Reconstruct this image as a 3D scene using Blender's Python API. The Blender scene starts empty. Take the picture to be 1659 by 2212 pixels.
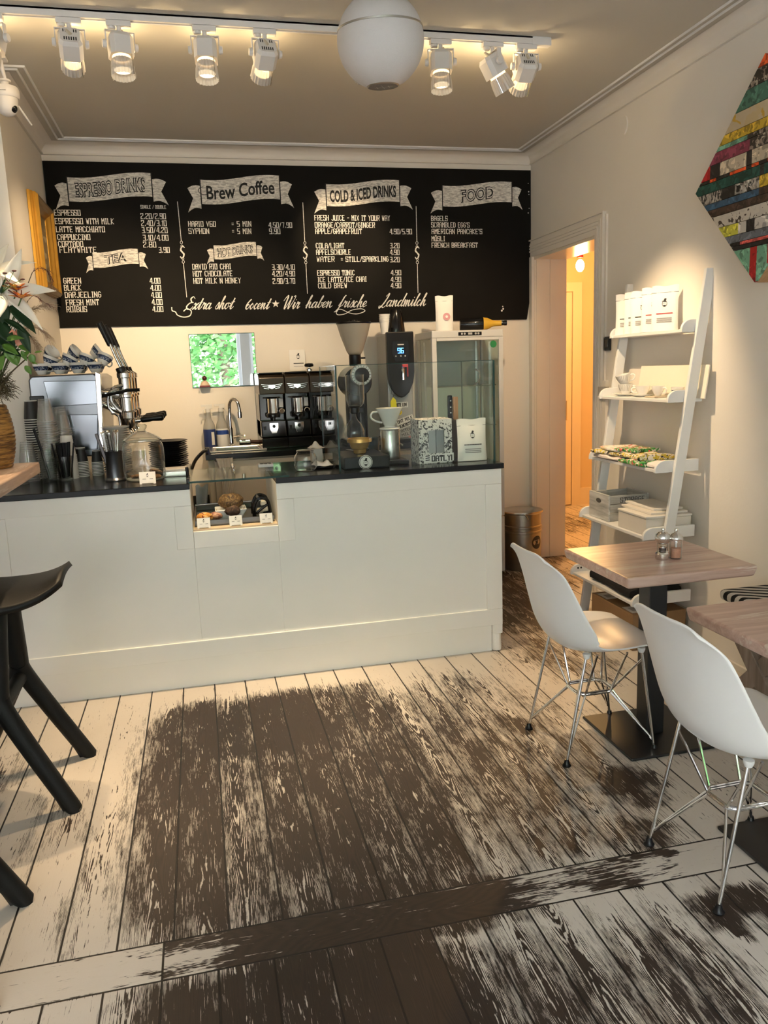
import bpy, bmesh, math, random
from mathutils import Vector, Matrix
random.seed(7)
S = bpy.context.scene
COL = S.collection
PI = math.pi
# ---------------------------------------------------------------- camera, world, lights, exposure
FPX, CW, CH = 1704.5, 1659.0, 2212.0
EYE = Vector((0, 0, 1.53))
_p, _r, _y = math.radians(10.354), math.radians(-2.0995), math.radians(12.8426)
def _m(rows): return Matrix(rows)
ROT = (_m(((math.cos(_r), -math.sin(_r), 0), (math.sin(_r), math.cos(_r), 0), (0, 0, 1)))
       @ _m(((1, 0, 0), (0, math.cos(_p), -math.sin(_p)), (0, math.sin(_p), math.cos(_p))))
       @ _m(((math.cos(_y), 0, -math.sin(_y)), (0, 1, 0), (math.sin(_y), 0, math.cos(_y))))
       @ _m(((1, 0, 0), (0, 0, -1), (0, 1, 0))))
cam_data = bpy.data.cameras.new('camera')
cam = bpy.data.objects.new('camera', cam_data); COL.objects.link(cam)
cam_data.sensor_fit = 'VERTICAL'; cam_data.sensor_height = 32.0
cam_data.lens = FPX / CH * 32.0
cam_data.clip_start = 0.05; cam_data.clip_end = 200
cam.matrix_world = Matrix.Translation(EYE) @ Matrix((ROT[0], -ROT[1], -ROT[2])).transposed().to_4x4()
S.camera = cam
def at(px, py, ax, val):
    """the point of the plane (axis = val) that the photograph shows at a pixel: a measuring helper"""
    d = ROT.transposed() @ Vector(((px - CW/2)/FPX, (py - CH/2)/FPX, 1))
    return EYE + d*((val - EYE[ax])/d[ax])

SKY_STRENGTH = 1.32
SPOT_W = 56.0
LEAK_W = 0.7
BULB_W = 36.0
EXPOSURE = 1.32
vs = S.view_settings
S.display_settings.display_device = 'sRGB'
vs.view_transform = 'Standard'; vs.look = 'None'; vs.gamma = 1.0; vs.use_curve_mapping = False
vs.exposure = EXPOSURE
S.cycles.use_denoising = True
S.cycles.max_bounces = 10; S.cycles.diffuse_bounces = 5; S.cycles.transparent_max_bounces = 24
S.cycles.caustics_reflective = False; S.cycles.caustics_refractive = False
S.cycles.sample_clamp_indirect = 6.0
W = bpy.data.worlds.new('World'); S.world = W; W.use_nodes = True
_n = W.node_tree.nodes; _l = W.node_tree.links
_bg = _n['Background']
_sky = _n.new('ShaderNodeTexSky'); _sky.sky_type = 'NISHITA'; _sky.sun_disc = False
_sky.sun_elevation = math.radians(48); _sky.sun_rotation = math.radians(20); _sky.dust_density = 2.5; _sky.air_density = 1.0
_mix = _n.new('ShaderNodeMix'); _mix.data_type = 'RGBA'; _mix.inputs[0].default_value = 0.62
_l.new(_sky.outputs[0], _mix.inputs[6]); _mix.inputs[7].default_value = (4.5, 5.1, 6.0, 1)
_l.new(_mix.outputs[2], _bg.inputs[0]); _bg.inputs[1].default_value = SKY_STRENGTH
def add_light(name, kind, loc, energy, color, parent=None, direction=None, **kw):
    d = bpy.data.lights.new(name, kind); d.energy = energy; d.color = color
    for k, v in kw.items(): setattr(d, k, v)
    o = bpy.data.objects.new(name, d); COL.objects.link(o)
    if direction is not None: o.rotation_euler = Vector(direction).to_track_quat('-Z', 'Y').to_euler()
    o.location = loc
    if parent is not None: o.parent = parent
    return o
add_light('sun', 'SUN', (0, 0, 9), 2.2, (1, .95, .88), direction=(-.25, -.75, -.62), angle=math.radians(1))
FRONT_Y = -2.3
WINDOWS = ((-2.75, -1.0), (-.86, .76), (.92, 1.64))
for wx0, wx1 in WINDOWS:
    add_light('window_daylight', 'AREA', ((wx0+wx1)/2, FRONT_Y-.13, 1.62), 1, (1, 1, 1), direction=(0, 1, 0), shape='RECTANGLE', size=wx1-wx0, size_y=2.3).data.cycles.is_portal = True

# ---------------------------------------------------------------- helpers
class B:
    def __init__(s): s.bm = bmesh.new()
    def _add(s, verts, faces):
        vs_ = [s.bm.verts.new(v) for v in verts]
        for f in faces:
            try: s.bm.faces.new([vs_[i] for i in f])
            except ValueError: pass
        return s
    def box(s, x0, x1, y0, y1, z0, z1, M=None):
        v = [Vector((x, y, z)) for x in (x0, x1) for y in (y0, y1) for z in (z0, z1)]
        if M is not None: v = [M @ q for q in v]
        return s._add(v, ((0,1,3,2),(4,6,7,5),(0,4,5,1),(2,3,7,6),(0,2,6,4),(1,5,7,3)))
    def lathe(s, prof, c=(0,0,0), seg=24, M=None, caps=True, sx=1, sy=1):
        M = M or Matrix.Identity(3); c = Vector(c); rings = []; vv = []; ff = []
        for r, z in prof:
            rings.append(len(vv))
            for k in range(seg):
                a = 2*PI*k/seg
                vv.append(c + M @ Vector((r*sx*math.cos(a), r*sy*math.sin(a), z)))
        for i in range(len(prof)-1):
            a, b = rings[i], rings[i+1]
            for k in range(seg):
                k2 = (k+1) % seg
                ff.append((a+k, a+k2, b+k2, b+k))
        if caps:
            if prof[0][0] > 1e-6: ff.append(tuple(range(rings[0]+seg-1, rings[0]-1, -1)))
            if prof[-1][0] > 1e-6: ff.append(tuple(range(rings[-1], rings[-1]+seg)))
        return s._add(vv, ff)
    def cyl(s, p0, p1, r0, r1=None, seg=16, caps=True):
        p0, p1 = Vector(p0), Vector(p1); d = p1-p0
        M = d.to_track_quat('Z', 'Y').to_matrix()
        return s.lathe([(r0, 0), (r0 if r1 is None else r1, d.length)], p0, seg, M, caps)
    def ball(s, c, r, seg=16, rings=10, sc=(1,1,1), M=None):
        D = Matrix.Diagonal(sc)
        pr = [(max(1e-5, r*math.sin(PI*i/rings)), -r*math.cos(PI*i/rings)) for i in range(rings+1)]
        return s.lathe(pr, c, seg, (M @ D) if M is not None else D, False)
    def tube(s, pts, r, seg=8, closed=False, radii=None, caps=True):
        pts = [Vector(p) for p in pts]; n = len(pts); vv = []; ff = []; up = None
        for i, p in enumerate(pts):
            if closed: t = pts[(i+1) % n]-pts[i-1]
            else: t = pts[min(i+1, n-1)]-pts[max(i-1, 0)]
            t.normalize()
            if up is None: up = t.orthogonal().normalized()
            else:
                up = up - t*up.dot(t)
                up = up.normalized() if up.length > 1e-6 else t.orthogonal().normalized()
            w = t.cross(up); rr = radii[i] if radii else r
            for k in range(seg):
                a = 2*PI*k/seg; vv.append(p + (up*math.cos(a)+w*math.sin(a))*rr)
        for i in range(n if closed else n-1):
            a, b = i*seg, ((i+1) % n)*seg
            for k in range(seg): ff.append((a+k, a+(k+1) % seg, b+(k+1) % seg, b+k))
        if caps and not closed: ff += [tuple(range(seg-1, -1, -1)), tuple(range((n-1)*seg, n*seg))]
        return s._add(vv, ff)
    def prism(s, poly, o, u, v, depth):
        """polygon in the plane (o, u, v) pushed along -(u x v)... towards u x v by depth"""
        o, u, v = Vector(o), Vector(u), Vector(v); n = u.cross(v).normalized()*depth; k = len(poly)
        a = [o+u*p[0]+v*p[1] for p in poly]
        return s._add(a+[q+n for q in a], [tuple(range(k-1, -1, -1)), tuple(range(k, 2*k))] + [(i, (i+1) % k, k+(i+1) % k, k+i) for i in range(k)])
    def poly(s, pts): return s._add([Vector(p) for p in pts], [tuple(range(len(pts)))])
    def grid(s, f, nu, nv, wrap=False):
        vv = [Vector(f(i/nu, j/nv)) for i in range(nu+1) for j in range(nv+1)]
        return s._add(vv, [(i*(nv+1)+j, (i+1)*(nv+1)+j, (i+1)*(nv+1)+j+1, i*(nv+1)+j+1) for i in range(nu) for j in range(nv)])
    def build(s, name, m, parent=None, smooth=True, bevel=0, solid=0, sub=0, label=None, local=False, seg=2, norm=True):
        bm = s.bm
        if norm: bmesh.ops.recalc_face_normals(bm, faces=bm.faces)
        for f in bm.faces: f.smooth = smooth
        if smooth:
            for e in bm.edges:
                if len(e.link_faces) == 2 and e.calc_face_angle(0) > math.radians(38): e.smooth = False
        org = Vector((0,0,0))
        if parent is not None: org = ORG.get(parent.name, org) if not local else org
        elif not local and len(bm.verts):
            xs = [v.co for v in bm.verts]
            org = Vector(((min(q.x for q in xs)+max(q.x for q in xs))/2, (min(q.y for q in xs)+max(q.y for q in xs))/2, min(q.z for q in xs)))
        if org.length > 0: bmesh.ops.translate(bm, verts=bm.verts, vec=-org)
        me = bpy.data.meshes.new(name); bm.to_mesh(me); bm.free()
        me.materials.append(m)
        o = bpy.data.objects.new(name, me); COL.objects.link(o)
        if parent is not None: o.parent = parent
        else: o.location = org
        ORG[o.name] = org
        if solid:
            md = o.modifiers.new('solid', 'SOLIDIFY'); md.thickness = solid; md.offset = 0
        if bevel:
            md = o.modifiers.new('bevel', 'BEVEL'); md.width = bevel; md.segments = seg; md.limit_method = 'ANGLE'; md.angle_limit = math.radians(40)
        if sub:
            md = o.modifiers.new('sub', 'SUBSURF'); md.levels = sub; md.render_levels = sub
        if label: o['label'] = label
        return o
ORG = {}
def thing(name, label, cat, loc=(0,0,0), group=None):
    o = bpy.data.objects.new(name, None); COL.objects.link(o)
    o.location = loc; o.empty_display_size = .05
    ORG[o.name] = Vector(loc)
    return tag(o, label, cat, group)
def tag(o, label, cat, group=None, kind=None):
    o['label'] = label; o['category'] = cat
    if group: o['group'] = group
    if kind: o['kind'] = kind
    return o
def struct(b, name, m, **kw):
    o = b.build(name, m, None, kw.pop('smooth', False), local=True, **kw); o['kind'] = 'structure'; return o
def dup(root, loc=None, rot=None, label=None, group=None):
    r = root.copy(); COL.objects.link(r)
    if loc is not None: r.location = loc
    if rot is not None: r.rotation_euler = rot
    if label: r['label'] = label
    if group: r['group'] = group
    ORG[r.name] = Vector(r.location)
    for ch in [c for c in root.children]:
        c = ch.copy(); COL.objects.link(c); c.parent = r
        for g in [q for q in ch.children]:
            d = g.copy(); COL.objects.link(d); d.parent = c
    return r
def RZ(a): return Matrix.Rotation(a, 3, 'Z')
def catmull(pts, n=6):
    pts = [Vector(p) for p in pts]; out = []
    for i in range(len(pts)-1):
        p0, p1, p2, p3 = pts[max(i-1, 0)], pts[i], pts[i+1], pts[min(i+2, len(pts)-1)]
        for k in range(n):
            t = k/n
            out.append(.5*((2*p1)+(p2-p0)*t+(2*p0-5*p1+4*p2-p3)*t*t+(3*p1-p0-3*p2+p3)*t**3))
    return out+[pts[-1]]
# ---------------------------------------------------------------- materials
MAT = {}
class G:
    """small wrapper to write node maths"""
    def __init__(s, nt): s.nt = nt
    def _in(s, sock, v):
        if v is None: return
        if isinstance(v, (int, float)): sock.default_value = v
        elif isinstance(v, tuple): sock.default_value = v
        else: s.nt.links.new(v, sock)
    def m(s, op, a, b=None, c=None, clamp=False):
        n = s.nt.nodes.new('ShaderNodeMath'); n.operation = op; n.use_clamp = clamp
        for i, v in enumerate((a, b, c)): s._in(n.inputs[i], v)
        return n.outputs[0]
    def add(s, a, b): return s.m('ADD', a, b)
    def sub(s, a, b): return s.m('SUBTRACT', a, b)
    def mul(s, a, b): return s.m('MULTIPLY', a, b)
    def maxi(s, a, b): return s.m('MAXIMUM', a, b)
    def sm(s, v, a, b):
        n = s.nt.nodes.new('ShaderNodeMapRange'); n.interpolation_type = 'SMOOTHSTEP'
        s._in(n.inputs[0], v); s._in(n.inputs[1], a); s._in(n.inputs[2], b); return n.outputs[0]
    def xyz(s, x, y, z):
        n = s.nt.nodes.new('ShaderNodeCombineXYZ')
        for i, v in enumerate((x, y, z)): s._in(n.inputs[i], v)
        return n.outputs[0]
    def noise(s, vec, scale, detail=3, rough=.55, dist=0):
        n = s.nt.nodes.new('ShaderNodeTexNoise'); s.nt.links.new(vec, n.inputs['Vector'])
        n.inputs['Scale'].default_value = scale; n.inputs['Detail'].default_value = detail
        n.inputs['Roughness'].default_value = rough; n.inputs['Distortion'].default_value = dist
        return n.outputs[0]
    def mix(s, f, a, b):
        n = s.nt.nodes.new('ShaderNodeMix'); n.data_type = 'RGBA'
        s._in(n.inputs[0], f); s._in(n.inputs[6], a); s._in(n.inputs[7], b); return n.outputs[2]
    def coord(s, which='Object'):
        return s.nt.nodes.new('ShaderNodeTexCoord').outputs[which]
    def pos(s):
        g = s.nt.nodes.new('ShaderNodeNewGeometry'); q = s.nt.nodes.new('ShaderNodeSeparateXYZ')
        s.nt.links.new(g.outputs['Position'], q.inputs[0]); return q.outputs[0], q.outputs[1], q.outputs[2]
    def bump(s, h, strength=.3, dist=.01):
        n = s.nt.nodes.new('ShaderNodeBump'); n.inputs['Strength'].default_value = strength; n.inputs['Distance'].default_value = dist
        s.nt.links.new(h, n.inputs['Height']); return n.outputs[0]
def c4(c): return (c[0], c[1], c[2], 1)
def srgb(h):
    v = [int(h[i:i+2], 16)/255 for i in (0, 2, 4)]
    return tuple(x/12.92 if x <= .04045 else ((x+.055)/1.055)**2.4 for x in v)
def mat(name, color, rough=.5, metal=0, var=.06, scale=18, bump=0, spec=.5, emit=None, estr=0, coat=0, trans=0, sss=0, bscale=None):
    if name in MAT: return MAT[name]
    m = bpy.data.materials.new(name); m.use_nodes = True; g = G(m.node_tree); bs = m.node_tree.nodes['Principled BSDF']
    co = g.coord(); n = g.noise(co, scale, 3)
    d = tuple(max(0, x*(1-var)) for x in color); l = tuple(min(1, x*(1+var)) for x in color)
    m.node_tree.links.new(g.mix(n, c4(d), c4(l)), bs.inputs['Base Color'])
    bs.inputs['Roughness'].default_value = rough; bs.inputs['Metallic'].default_value = metal
    bs.inputs['Specular IOR Level'].default_value = spec
    bs.inputs['Coat Weight'].default_value = coat
    bs.inputs['Transmission Weight'].default_value = trans
    if bump: m.node_tree.links.new(g.bump(g.noise(co, bscale or scale*3, 4), bump, .004), bs.inputs['Normal'])
    if emit: bs.inputs['Emission Color'].default_value = c4(emit); bs.inputs['Emission Strength'].default_value = estr
    MAT[name] = m; return m
def glass(name, tint=(.95,.98,.97), refl=1.0, rough=0.0, haze=0.0, hazecol=(.9,.9,.9), edge=.55, rim=0.0):
    """thin clear glass: sees through, with a mirror-like skin that grows at grazing angles"""
    m = bpy.data.materials.new(name); m.use_nodes = True; nt = m.node_tree; nt.nodes.remove(nt.nodes['Principled BSDF'])
    out = nt.nodes['Material Output']; g = G(nt)
    t = nt.nodes.new('ShaderNodeBsdfTransparent')
    gl = nt.nodes.new('ShaderNodeBsdfGlossy'); gl.inputs['Roughness'].default_value = rough
    lw = nt.nodes.new('ShaderNodeLayerWeight'); lw.inputs[0].default_value = .5
    fr = g.m('MULTIPLY_ADD', g.m('POWER', lw.outputs[1], 4.0), .85, .045)
    g._in(t.inputs[0], g.mix(g.m('POWER', lw.outputs[1], 2.5), c4(tint), tuple(q*edge for q in tint)+(1,)))
    no = g.noise(g.coord(), 9, 2); f = g.m('MULTIPLY', fr, g.m('MULTIPLY_ADD', no, .15, refl), clamp=True)
    mx = nt.nodes.new('ShaderNodeMixShader'); nt.links.new(f, mx.inputs[0]); nt.links.new(t.outputs[0], mx.inputs[1]); nt.links.new(gl.outputs[0], mx.inputs[2])
    res = mx.outputs[0]
    if rim:  # pale diffuse colour painted towards the outline, standing in for bright edge reflections
        dr = nt.nodes.new('ShaderNodeBsdfDiffuse'); dr.inputs[0].default_value = (.85, .88, .87, 1)
        m3 = nt.nodes.new('ShaderNodeMixShader'); nt.links.new(g.mul(g.m('POWER', lw.outputs[1], 4.0), rim), m3.inputs[0])
        nt.links.new(res, m3.inputs[1]); nt.links.new(dr.outputs[0], m3.inputs[2]); res = m3.outputs[0]
    if haze:
        df = nt.nodes.new('ShaderNodeBsdfDiffuse'); df.inputs[0].default_value = c4(hazecol)
        m2 = nt.nodes.new('ShaderNodeMixShader'); m2.inputs[0].default_value = haze
        nt.links.new(res, m2.inputs[1]); nt.links.new(df.outputs[0], m2.inputs[2]); res = m2.outputs[0]
    nt.links.new(res, out.inputs[0]); MAT[name] = m; return m
def wood(name, dark, light, axis=0, rough=.5, scale=30, bump=.25, worn=None):
    """grain running along an axis (0 x, 1 y, 2 z) of the object"""
    m = bpy.data.materials.new(name); m.use_nodes = True; nt = m.node_tree; g = G(nt); bs = nt.nodes['Principled BSDF']
    co = g.coord(); mp = nt.nodes.new('ShaderNodeMapping'); nt.links.new(co, mp.inputs[0])
    sc = [1, 1, 1]; sc[axis] = .09; mp.inputs['Scale'].default_value = sc
    n = g.noise(mp.outputs[0], scale, 5, .65, .6); n2 = g.noise(mp.outputs[0], scale*.25, 3, .5, 1.2)
    f = g.sm(g.m('MULTIPLY_ADD', n2, .5, g.mul(n, .6)), .36, .72)
    c = g.mix(f, c4(dark), c4(light))
    if worn: c = g.mix(g.sm(g.noise(mp.outputs[0], scale*.6, 6, .75, .3), .56, .63), c, c4(worn))
    nt.links.new(c, bs.inputs['Base Color']); bs.inputs['Roughness'].default_value = rough
    nt.links.new(g.bump(n, bump, .003), bs.inputs['Normal'])
    MAT[name] = m; return m
def speckle(name, cols, scale=20, rough=.7, rot=0, hard=.02, stretch=(1,1,1)):
    """blotches of several colours, as on a printed or painted surface"""
    m = bpy.data.materials.new(name); m.use_nodes = True; nt = m.node_tree; g = G(nt); bs = nt.nodes['Principled BSDF']
    mp = nt.nodes.new('ShaderNodeMapping'); nt.links.new(g.coord(), mp.inputs[0]); mp.inputs['Scale'].default_value = stretch
    c = c4(cols[0])
    for i, q in enumerate(cols[1:]):
        mp2 = nt.nodes.new('ShaderNodeMapping'); nt.links.new(mp.outputs[0], mp2.inputs[0]); mp2.inputs['Location'].default_value = (3.7*i+1, 1.3*i, 2.9*i)
        c = g.mix(g.sm(g.noise(mp2.outputs[0], scale*(1+.25*i), 2, .5, 1.0), .56-hard, .56+hard), c, c4(q))
    nt.links.new(c, bs.inputs['Base Color']); bs.inputs['Roughness'].default_value = rough
    MAT[name] = m; return m
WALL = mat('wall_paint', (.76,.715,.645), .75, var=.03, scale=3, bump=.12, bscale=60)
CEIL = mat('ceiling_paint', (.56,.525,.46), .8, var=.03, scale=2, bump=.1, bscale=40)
TRIM = mat('trim_paint', (.76,.71,.64), .45, var=.03, scale=6, bump=.08)
CREAM = mat('cream_counter_paint', (.86,.85,.805), .42, var=.025, scale=4, bump=.05)
WHITE = mat('white_lacquer', (.78,.78,.77), .35, var=.02)
SHELL = mat('white_plastic_shell', (.84,.84,.84), .33, var=.015)
CERAM = mat('white_ceramic', (.80,.78,.74), .15, var=.02)
PAPER = mat('white_paper', (.82,.80,.76), .6, var=.02)
BLACKTOP = mat('black_laminate', (.008,.009,.011), .20, var=.2, scale=40, spec=.28)
BLACK = mat('black_metal', (.012,.012,.013), .42, var=.2)
BLKPL = mat('black_plastic', (.007,.007,.008), .3, var=.2, spec=.3)
GLOSSBLK = mat('gloss_black', (.006,.006,.007), .12, var=.2, spec=.4)
CHROME = mat('chrome', (.78,.77,.75), .08, 1, var=.03)
STEEL = mat('brushed_steel', (.58,.57,.55), .27, 1, var=.06, scale=40)
DSTEEL = mat('dull_steel', (.40,.38,.35), .34, 1, var=.08, scale=30)
GREYP = mat('grey_panel', (.36,.36,.36), .4, .3, var=.05)
WPLAST = mat('white_lamp_plastic', (.74,.71,.68), .4, var=.02)
CHALK = None
GLS = glass('clear_glass', (.975,.985,.98), 1.5, edge=.4, rim=.55)
PANE = glass('pane_glass', (.95,.98,.97), .38, edge=.92)
EDGE = mat('glass_edge', (.01,.045,.038), .1, var=.1)
CUPCLR = glass('clear_plastic', (.985,.985,.98), 1.0, .08, .085, edge=.8)
FROST = glass('smoky_hopper', (.86,.82,.76), .8, .15, .42, (.74,.69,.61))
# ---------------------------------------------------------------- floor of worn painted boards
def floor_material():
    m = bpy.data.materials.new('worn_painted_boards'); m.use_nodes = True; nt = m.node_tree; g = G(nt); bs = nt.nodes['Principled BSDF']
    X, Y, Z = g.pos()
    far = g.m('GREATER_THAN', Y, 2.02); near = g.m('LESS_THAN', Y, 1.876); mid = g.sub(g.sub(1.0, far), near)
    uf = g.m('DIVIDE', g.add(X, .629), .1506); un = g.m('DIVIDE', g.add(X, .490), .1435)
    um = g.m('DIVIDE', g.add(X, 3.203), 3.0)
    u = g.add(g.add(g.mul(uf, far), g.mul(un, near)), g.mul(um, mid))
    pid = g.add(g.m('FLOOR', u), g.add(g.mul(near, 37.0), g.mul(mid, 71.0)))
    wn = nt.nodes.new('ShaderNodeTexWhiteNoise'); wn.noise_dimensions = '1D'; g._in(wn.inputs['W'], pid); rnd = wn.outputs[0]
    fr = g.m('FRACT', u)
    wdt = g.add(.15, g.mul(mid, 2.85))
    edge = g.mul(g.m('MINIMUM', fr, g.sub(1.0, fr)), wdt)
    e2 = g.m('MINIMUM', g.m('ABSOLUTE', g.sub(Y, 2.02)), g.m('ABSOLUTE', g.sub(Y, 1.876)))
    edge = g.m('MINIMUM', edge, e2)
    gap = g.sub(1.0, g.sm(edge, .0020, .0038))
    # grain space: across, along
    ac = g.add(g.mul(X, g.sub(1.0, mid)), g.mul(Y, mid)); al = g.add(g.mul(Y, g.sub(1.0, mid)), g.mul(X, mid))
    v1 = g.xyz(g.add(ac, g.mul(rnd, 7.0)), g.add(g.mul(al, .06), g.mul(rnd, 13.0)), g.mul(rnd, 5.0))
    v2 = g.xyz(g.add(ac, g.mul(rnd, 3.0)), g.add(g.mul(al, .22), g.mul(rnd, 9.0)), 0.0)
    fine = g.noise(v1, 215, 5, .62, .35); patch = g.noise(v2, 19, 5, .68, .3)
    vw = g.xyz(X, Y, 0.0); big = g.noise(vw, 2.6, 3, .6, .4)
    flake = g.noise(g.xyz(ac, g.mul(al, .45), rnd), 75, 4, .6, .8)
    # cathedral grain lines
    fx = g.m('SUBTRACT', fr, g.add(.35, g.mul(rnd, .3)))
    ringv = g.add(g.add(g.mul(g.mul(fx, fx), 9.0), g.mul(al, g.m('MULTIPLY_ADD', rnd, 1.6, -.8))), g.mul(g.noise(v2, 9, 2, .5), 1.1))
    ring = g.m('MULTIPLY_ADD', g.m('SINE', g.mul(ringv, 62.0)), .5, .5)
    jx = g.mul(g.sub(big, .5), .22); jy = g.mul(g.sub(g.noise(vw, 5.0, 3, .6), .5), .30)
    PX, PY = g.add(X, jx), g.add(Y, jy)
    def blob(x0, y0, rx, ry, amp, soft=.45, sq=False, jit=True):
        dx = g.m('ABSOLUTE', g.m('DIVIDE', g.sub(PX if jit else X, x0), rx)); dy = g.m('ABSOLUTE', g.m('DIVIDE', g.sub(PY, y0), ry))
        p = 4.0 if sq else 2.0
        d = g.m('POWER', g.add(g.m('POWER', dx, p), g.m('POWER', dy, p)), 1/p)
        return g.mul(g.sm(d, 1+soft*.5, 1-soft), amp)
    blobs = [(.24, 2.80, .65, .98, .75, .26, True, False), (.16, 3.30, .48, .42, .95, .55, True), (.30, 2.55, .60, .66, .76, .6), (1.0, 2.75, .60, .98, .62, .65),
             (1.15, 3.42, .24, .22, .60, .8), (1.24, 2.95, .15, .17, .80, .7), (1.42, 2.42, .16, .2, .84, .7), (1.27, 2.09, .2, .13, .74, .7), (1.05, 2.2, .35, .25, .56, .7),
             (2.05, 5.05, .75, .45, .76, .6), (1.85, 4.45, .34, .55, .76, .6), (1.75, 3.7, .35, .5, .52, .8), (3.2, 6.9, .75, .6, .58, .6), (2.6, 5.9, .5, .5, .66, .7),
             (.13, 1.12, .55, .84, .97, .18, True), (.75, 1.35, .5, .56, .70, .6), (1.08, 1.55, .22, .3, .66, .8), (1.38, 1.72, .16, .12, .80, .6), (1.6, 1.3, .3, .4, .46, .7),
             (.38, 1.95, .62, .14, .82, .5, True), (1.05, 1.95, .3, .10, .56, .7), (-.15, 1.9, .18, .12, .50, .8), (-.62, 2.75, .16, .35, .34, .8), (-.45, 2.3, .06, .5, .42, .8), (-.95, 3.1, .2, .3, .55, .8), (-.52, 1.3, .3, .5, .40, .8)]
    w = g.m('MULTIPLY_ADD', big, .16, .02)
    for b in blobs: w = g.maxi(w, blob(*b))
    w = g.add(w, g.mul(g.mul(g.sub(rnd, .5), .22), g.sm(w, .25, .5)))
    w = g.mul(w, g.sub(1.0, g.mul(g.sm(Y, 3.60, 3.78), g.m('LESS_THAN', X, 1.4))))
    w = g.maxi(w, g.mul(g.sub(1.0, g.sm(edge, .002, .012)), .30))
    val = g.add(g.add(g.mul(fine, .45), g.mul(patch, .41)), g.mul(flake, .14))
    val = g.add(val, g.mul(g.mul(g.sub(ring, .5), .12), g.sub(1.0, g.mul(mid, .8))))
    val = g.m('MULTIPLY_ADD', g.sub(val, .5), 3.3, .52)
    paint = g.sm(g.sub(val, w), -.05, .07)
    wd = g.mix(rnd, (.025, .0148, .0102, 1), (.043, .0262, .0178, 1))
    wd = g.mix(g.m('MULTIPLY', ring, .6), wd, (.017, .011, .008, 1))
    wd = g.mix(g.mul(g.sm(fine, .5, .75), .35), wd, (.085, .055, .036, 1))
    pc = g.mix(big, (.57, .51, .44, 1), (.67, .62, .55, 1))
    pc = g.mix(g.mul(g.sm(flake, .60, .72), .4), pc, (.50, .42, .33, 1))
    col = g.mix(paint, wd, pc)
    col = g.mix(gap, col, (.006, .004, .003, 1))
    nt.links.new(col, bs.inputs['Base Color'])
    nt.links.new(g.m('MULTIPLY_ADD', paint, -.04, g.m('MULTIPLY_ADD', fine, .2, .42)), bs.inputs['Roughness'])
    h = g.add(g.mul(paint, .35), g.add(g.mul(fine, .25), g.mul(gap, -1.6)))
    nt.links.new(g.bump(h, .45, .003), bs.inputs['Normal'])
    return m
CZ = 3.02; BY = 5.74; LX = -.86; RX = 2.51; PY_ = 4.56; WX = -3.0
struct(B().box(WX-.2, 5.2, FRONT_Y-.2, 8.4, -.1, 0), 'floor', floor_material())
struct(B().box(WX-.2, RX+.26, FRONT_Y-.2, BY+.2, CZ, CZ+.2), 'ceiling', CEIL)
struct(B().box(LX-.2, RX+.26, BY, BY+.2, 0, CZ), 'wall_back', WALL)
struct(B().box(LX-.2, LX, PY_, BY, 0, CZ), 'wall_left', WALL)
struct(B().box(WX, LX-.2, PY_, PY_+.2, 0, CZ), 'wall_left_pier', WALL)
struct(B().box(WX-.2, WX, FRONT_Y, PY_+.2, 0, CZ), 'wall_left_front', WALL)
DY0, DY1, DZ = 4.74, 5.68, 2.30
b = B().box(RX, RX+.26, FRONT_Y, DY0, 0, CZ).box(RX, RX+.26, DY0, BY, DZ, CZ).box(RX, RX+.26, DY1+.02, BY, 0, DZ)
struct(b, 'wall_right', WALL)
b = B().box(WX-.2, RX+.26, FRONT_Y-.2, FRONT_Y, 0, .5).box(WX-.2, RX+.26, FRONT_Y-.2, FRONT_Y, 2.8, CZ)
xs = [WX-.2] + [q for w in WINDOWS for q in w] + [RX+.26]
for i in range(0, len(xs), 2): b.box(xs[i], xs[i+1], FRONT_Y-.2, FRONT_Y, .5, 2.8)
struct(b, 'wall_front', WHITE)
for i, (a, c) in enumerate(WINDOWS):
    f = B()
    for x in (a, c-.05): f.box(x, x+.05, FRONT_Y-.14, FRONT_Y-.08, .5, 2.8)
    for z in (.5, 2.75): f.box(a, c, FRONT_Y-.14, FRONT_Y-.08, z, z+.05)
    struct(f, 'window_%d' % (i+1), WHITE)
# coved cornice, picture rail and the double bead on the ceiling
def sweep(name, prof, path, m, smooth=True):
    """profile (distance from wall, z) swept along wall corners given as (x, y, inward x, inward y)"""
    b = B(); n = len(prof); v = []; f = []
    for x, y, ix, iy in path:
        for d, z in prof: v.append((x+ix*d, y+iy*d, z))
    for i in range(len(path)-1):
        for k in range(n-1): f.append((i*n+k, i*n+k+1, (i+1)*n+k+1, (i+1)*n+k))
    b._add(v, f); return struct(b, name, m, smooth=smooth)
room = [(WX, PY_, 0, -1), (LX, PY_, 1, -1), (LX, BY, 1, -1), (RX, BY, -1, -1), (RX, FRONT_Y, -1, 1)]
cove = [(.001, 2.952), (.016, 2.953), (.016, 2.962), (.008, 2.964)] + [(.008+.075*(1-math.cos(a)), 2.964+.054*math.sin(a)) for a in [PI/2*k/8 for k in range(1, 9)]]
sweep('trim_1', cove, room, TRIM)
for i, d in enumerate((.125, .165)):
    sweep('trim_%d' % (i+2), [(d-.006, CZ+.001), (d-.005, CZ-.006), (d, CZ-.009), (d+.005, CZ-.006), (d+.006, CZ+.001)], room, WHITE)
# skirting
def skirt(name, path):
    sweep(name, [(0, .19), (.012, .19), (.016, .18), (.022, .165), (.022, .035), (.03, .03), (.03, 0)], path, TRIM, False)
skirt('baseboard_right', [(RX, FRONT_Y, -1, 1), (RX, DY0-.125, -1, 0)])
skirt('baseboard_left', [(WX, PY_, 1, -1), (LX, PY_, 1, -1)])
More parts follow.
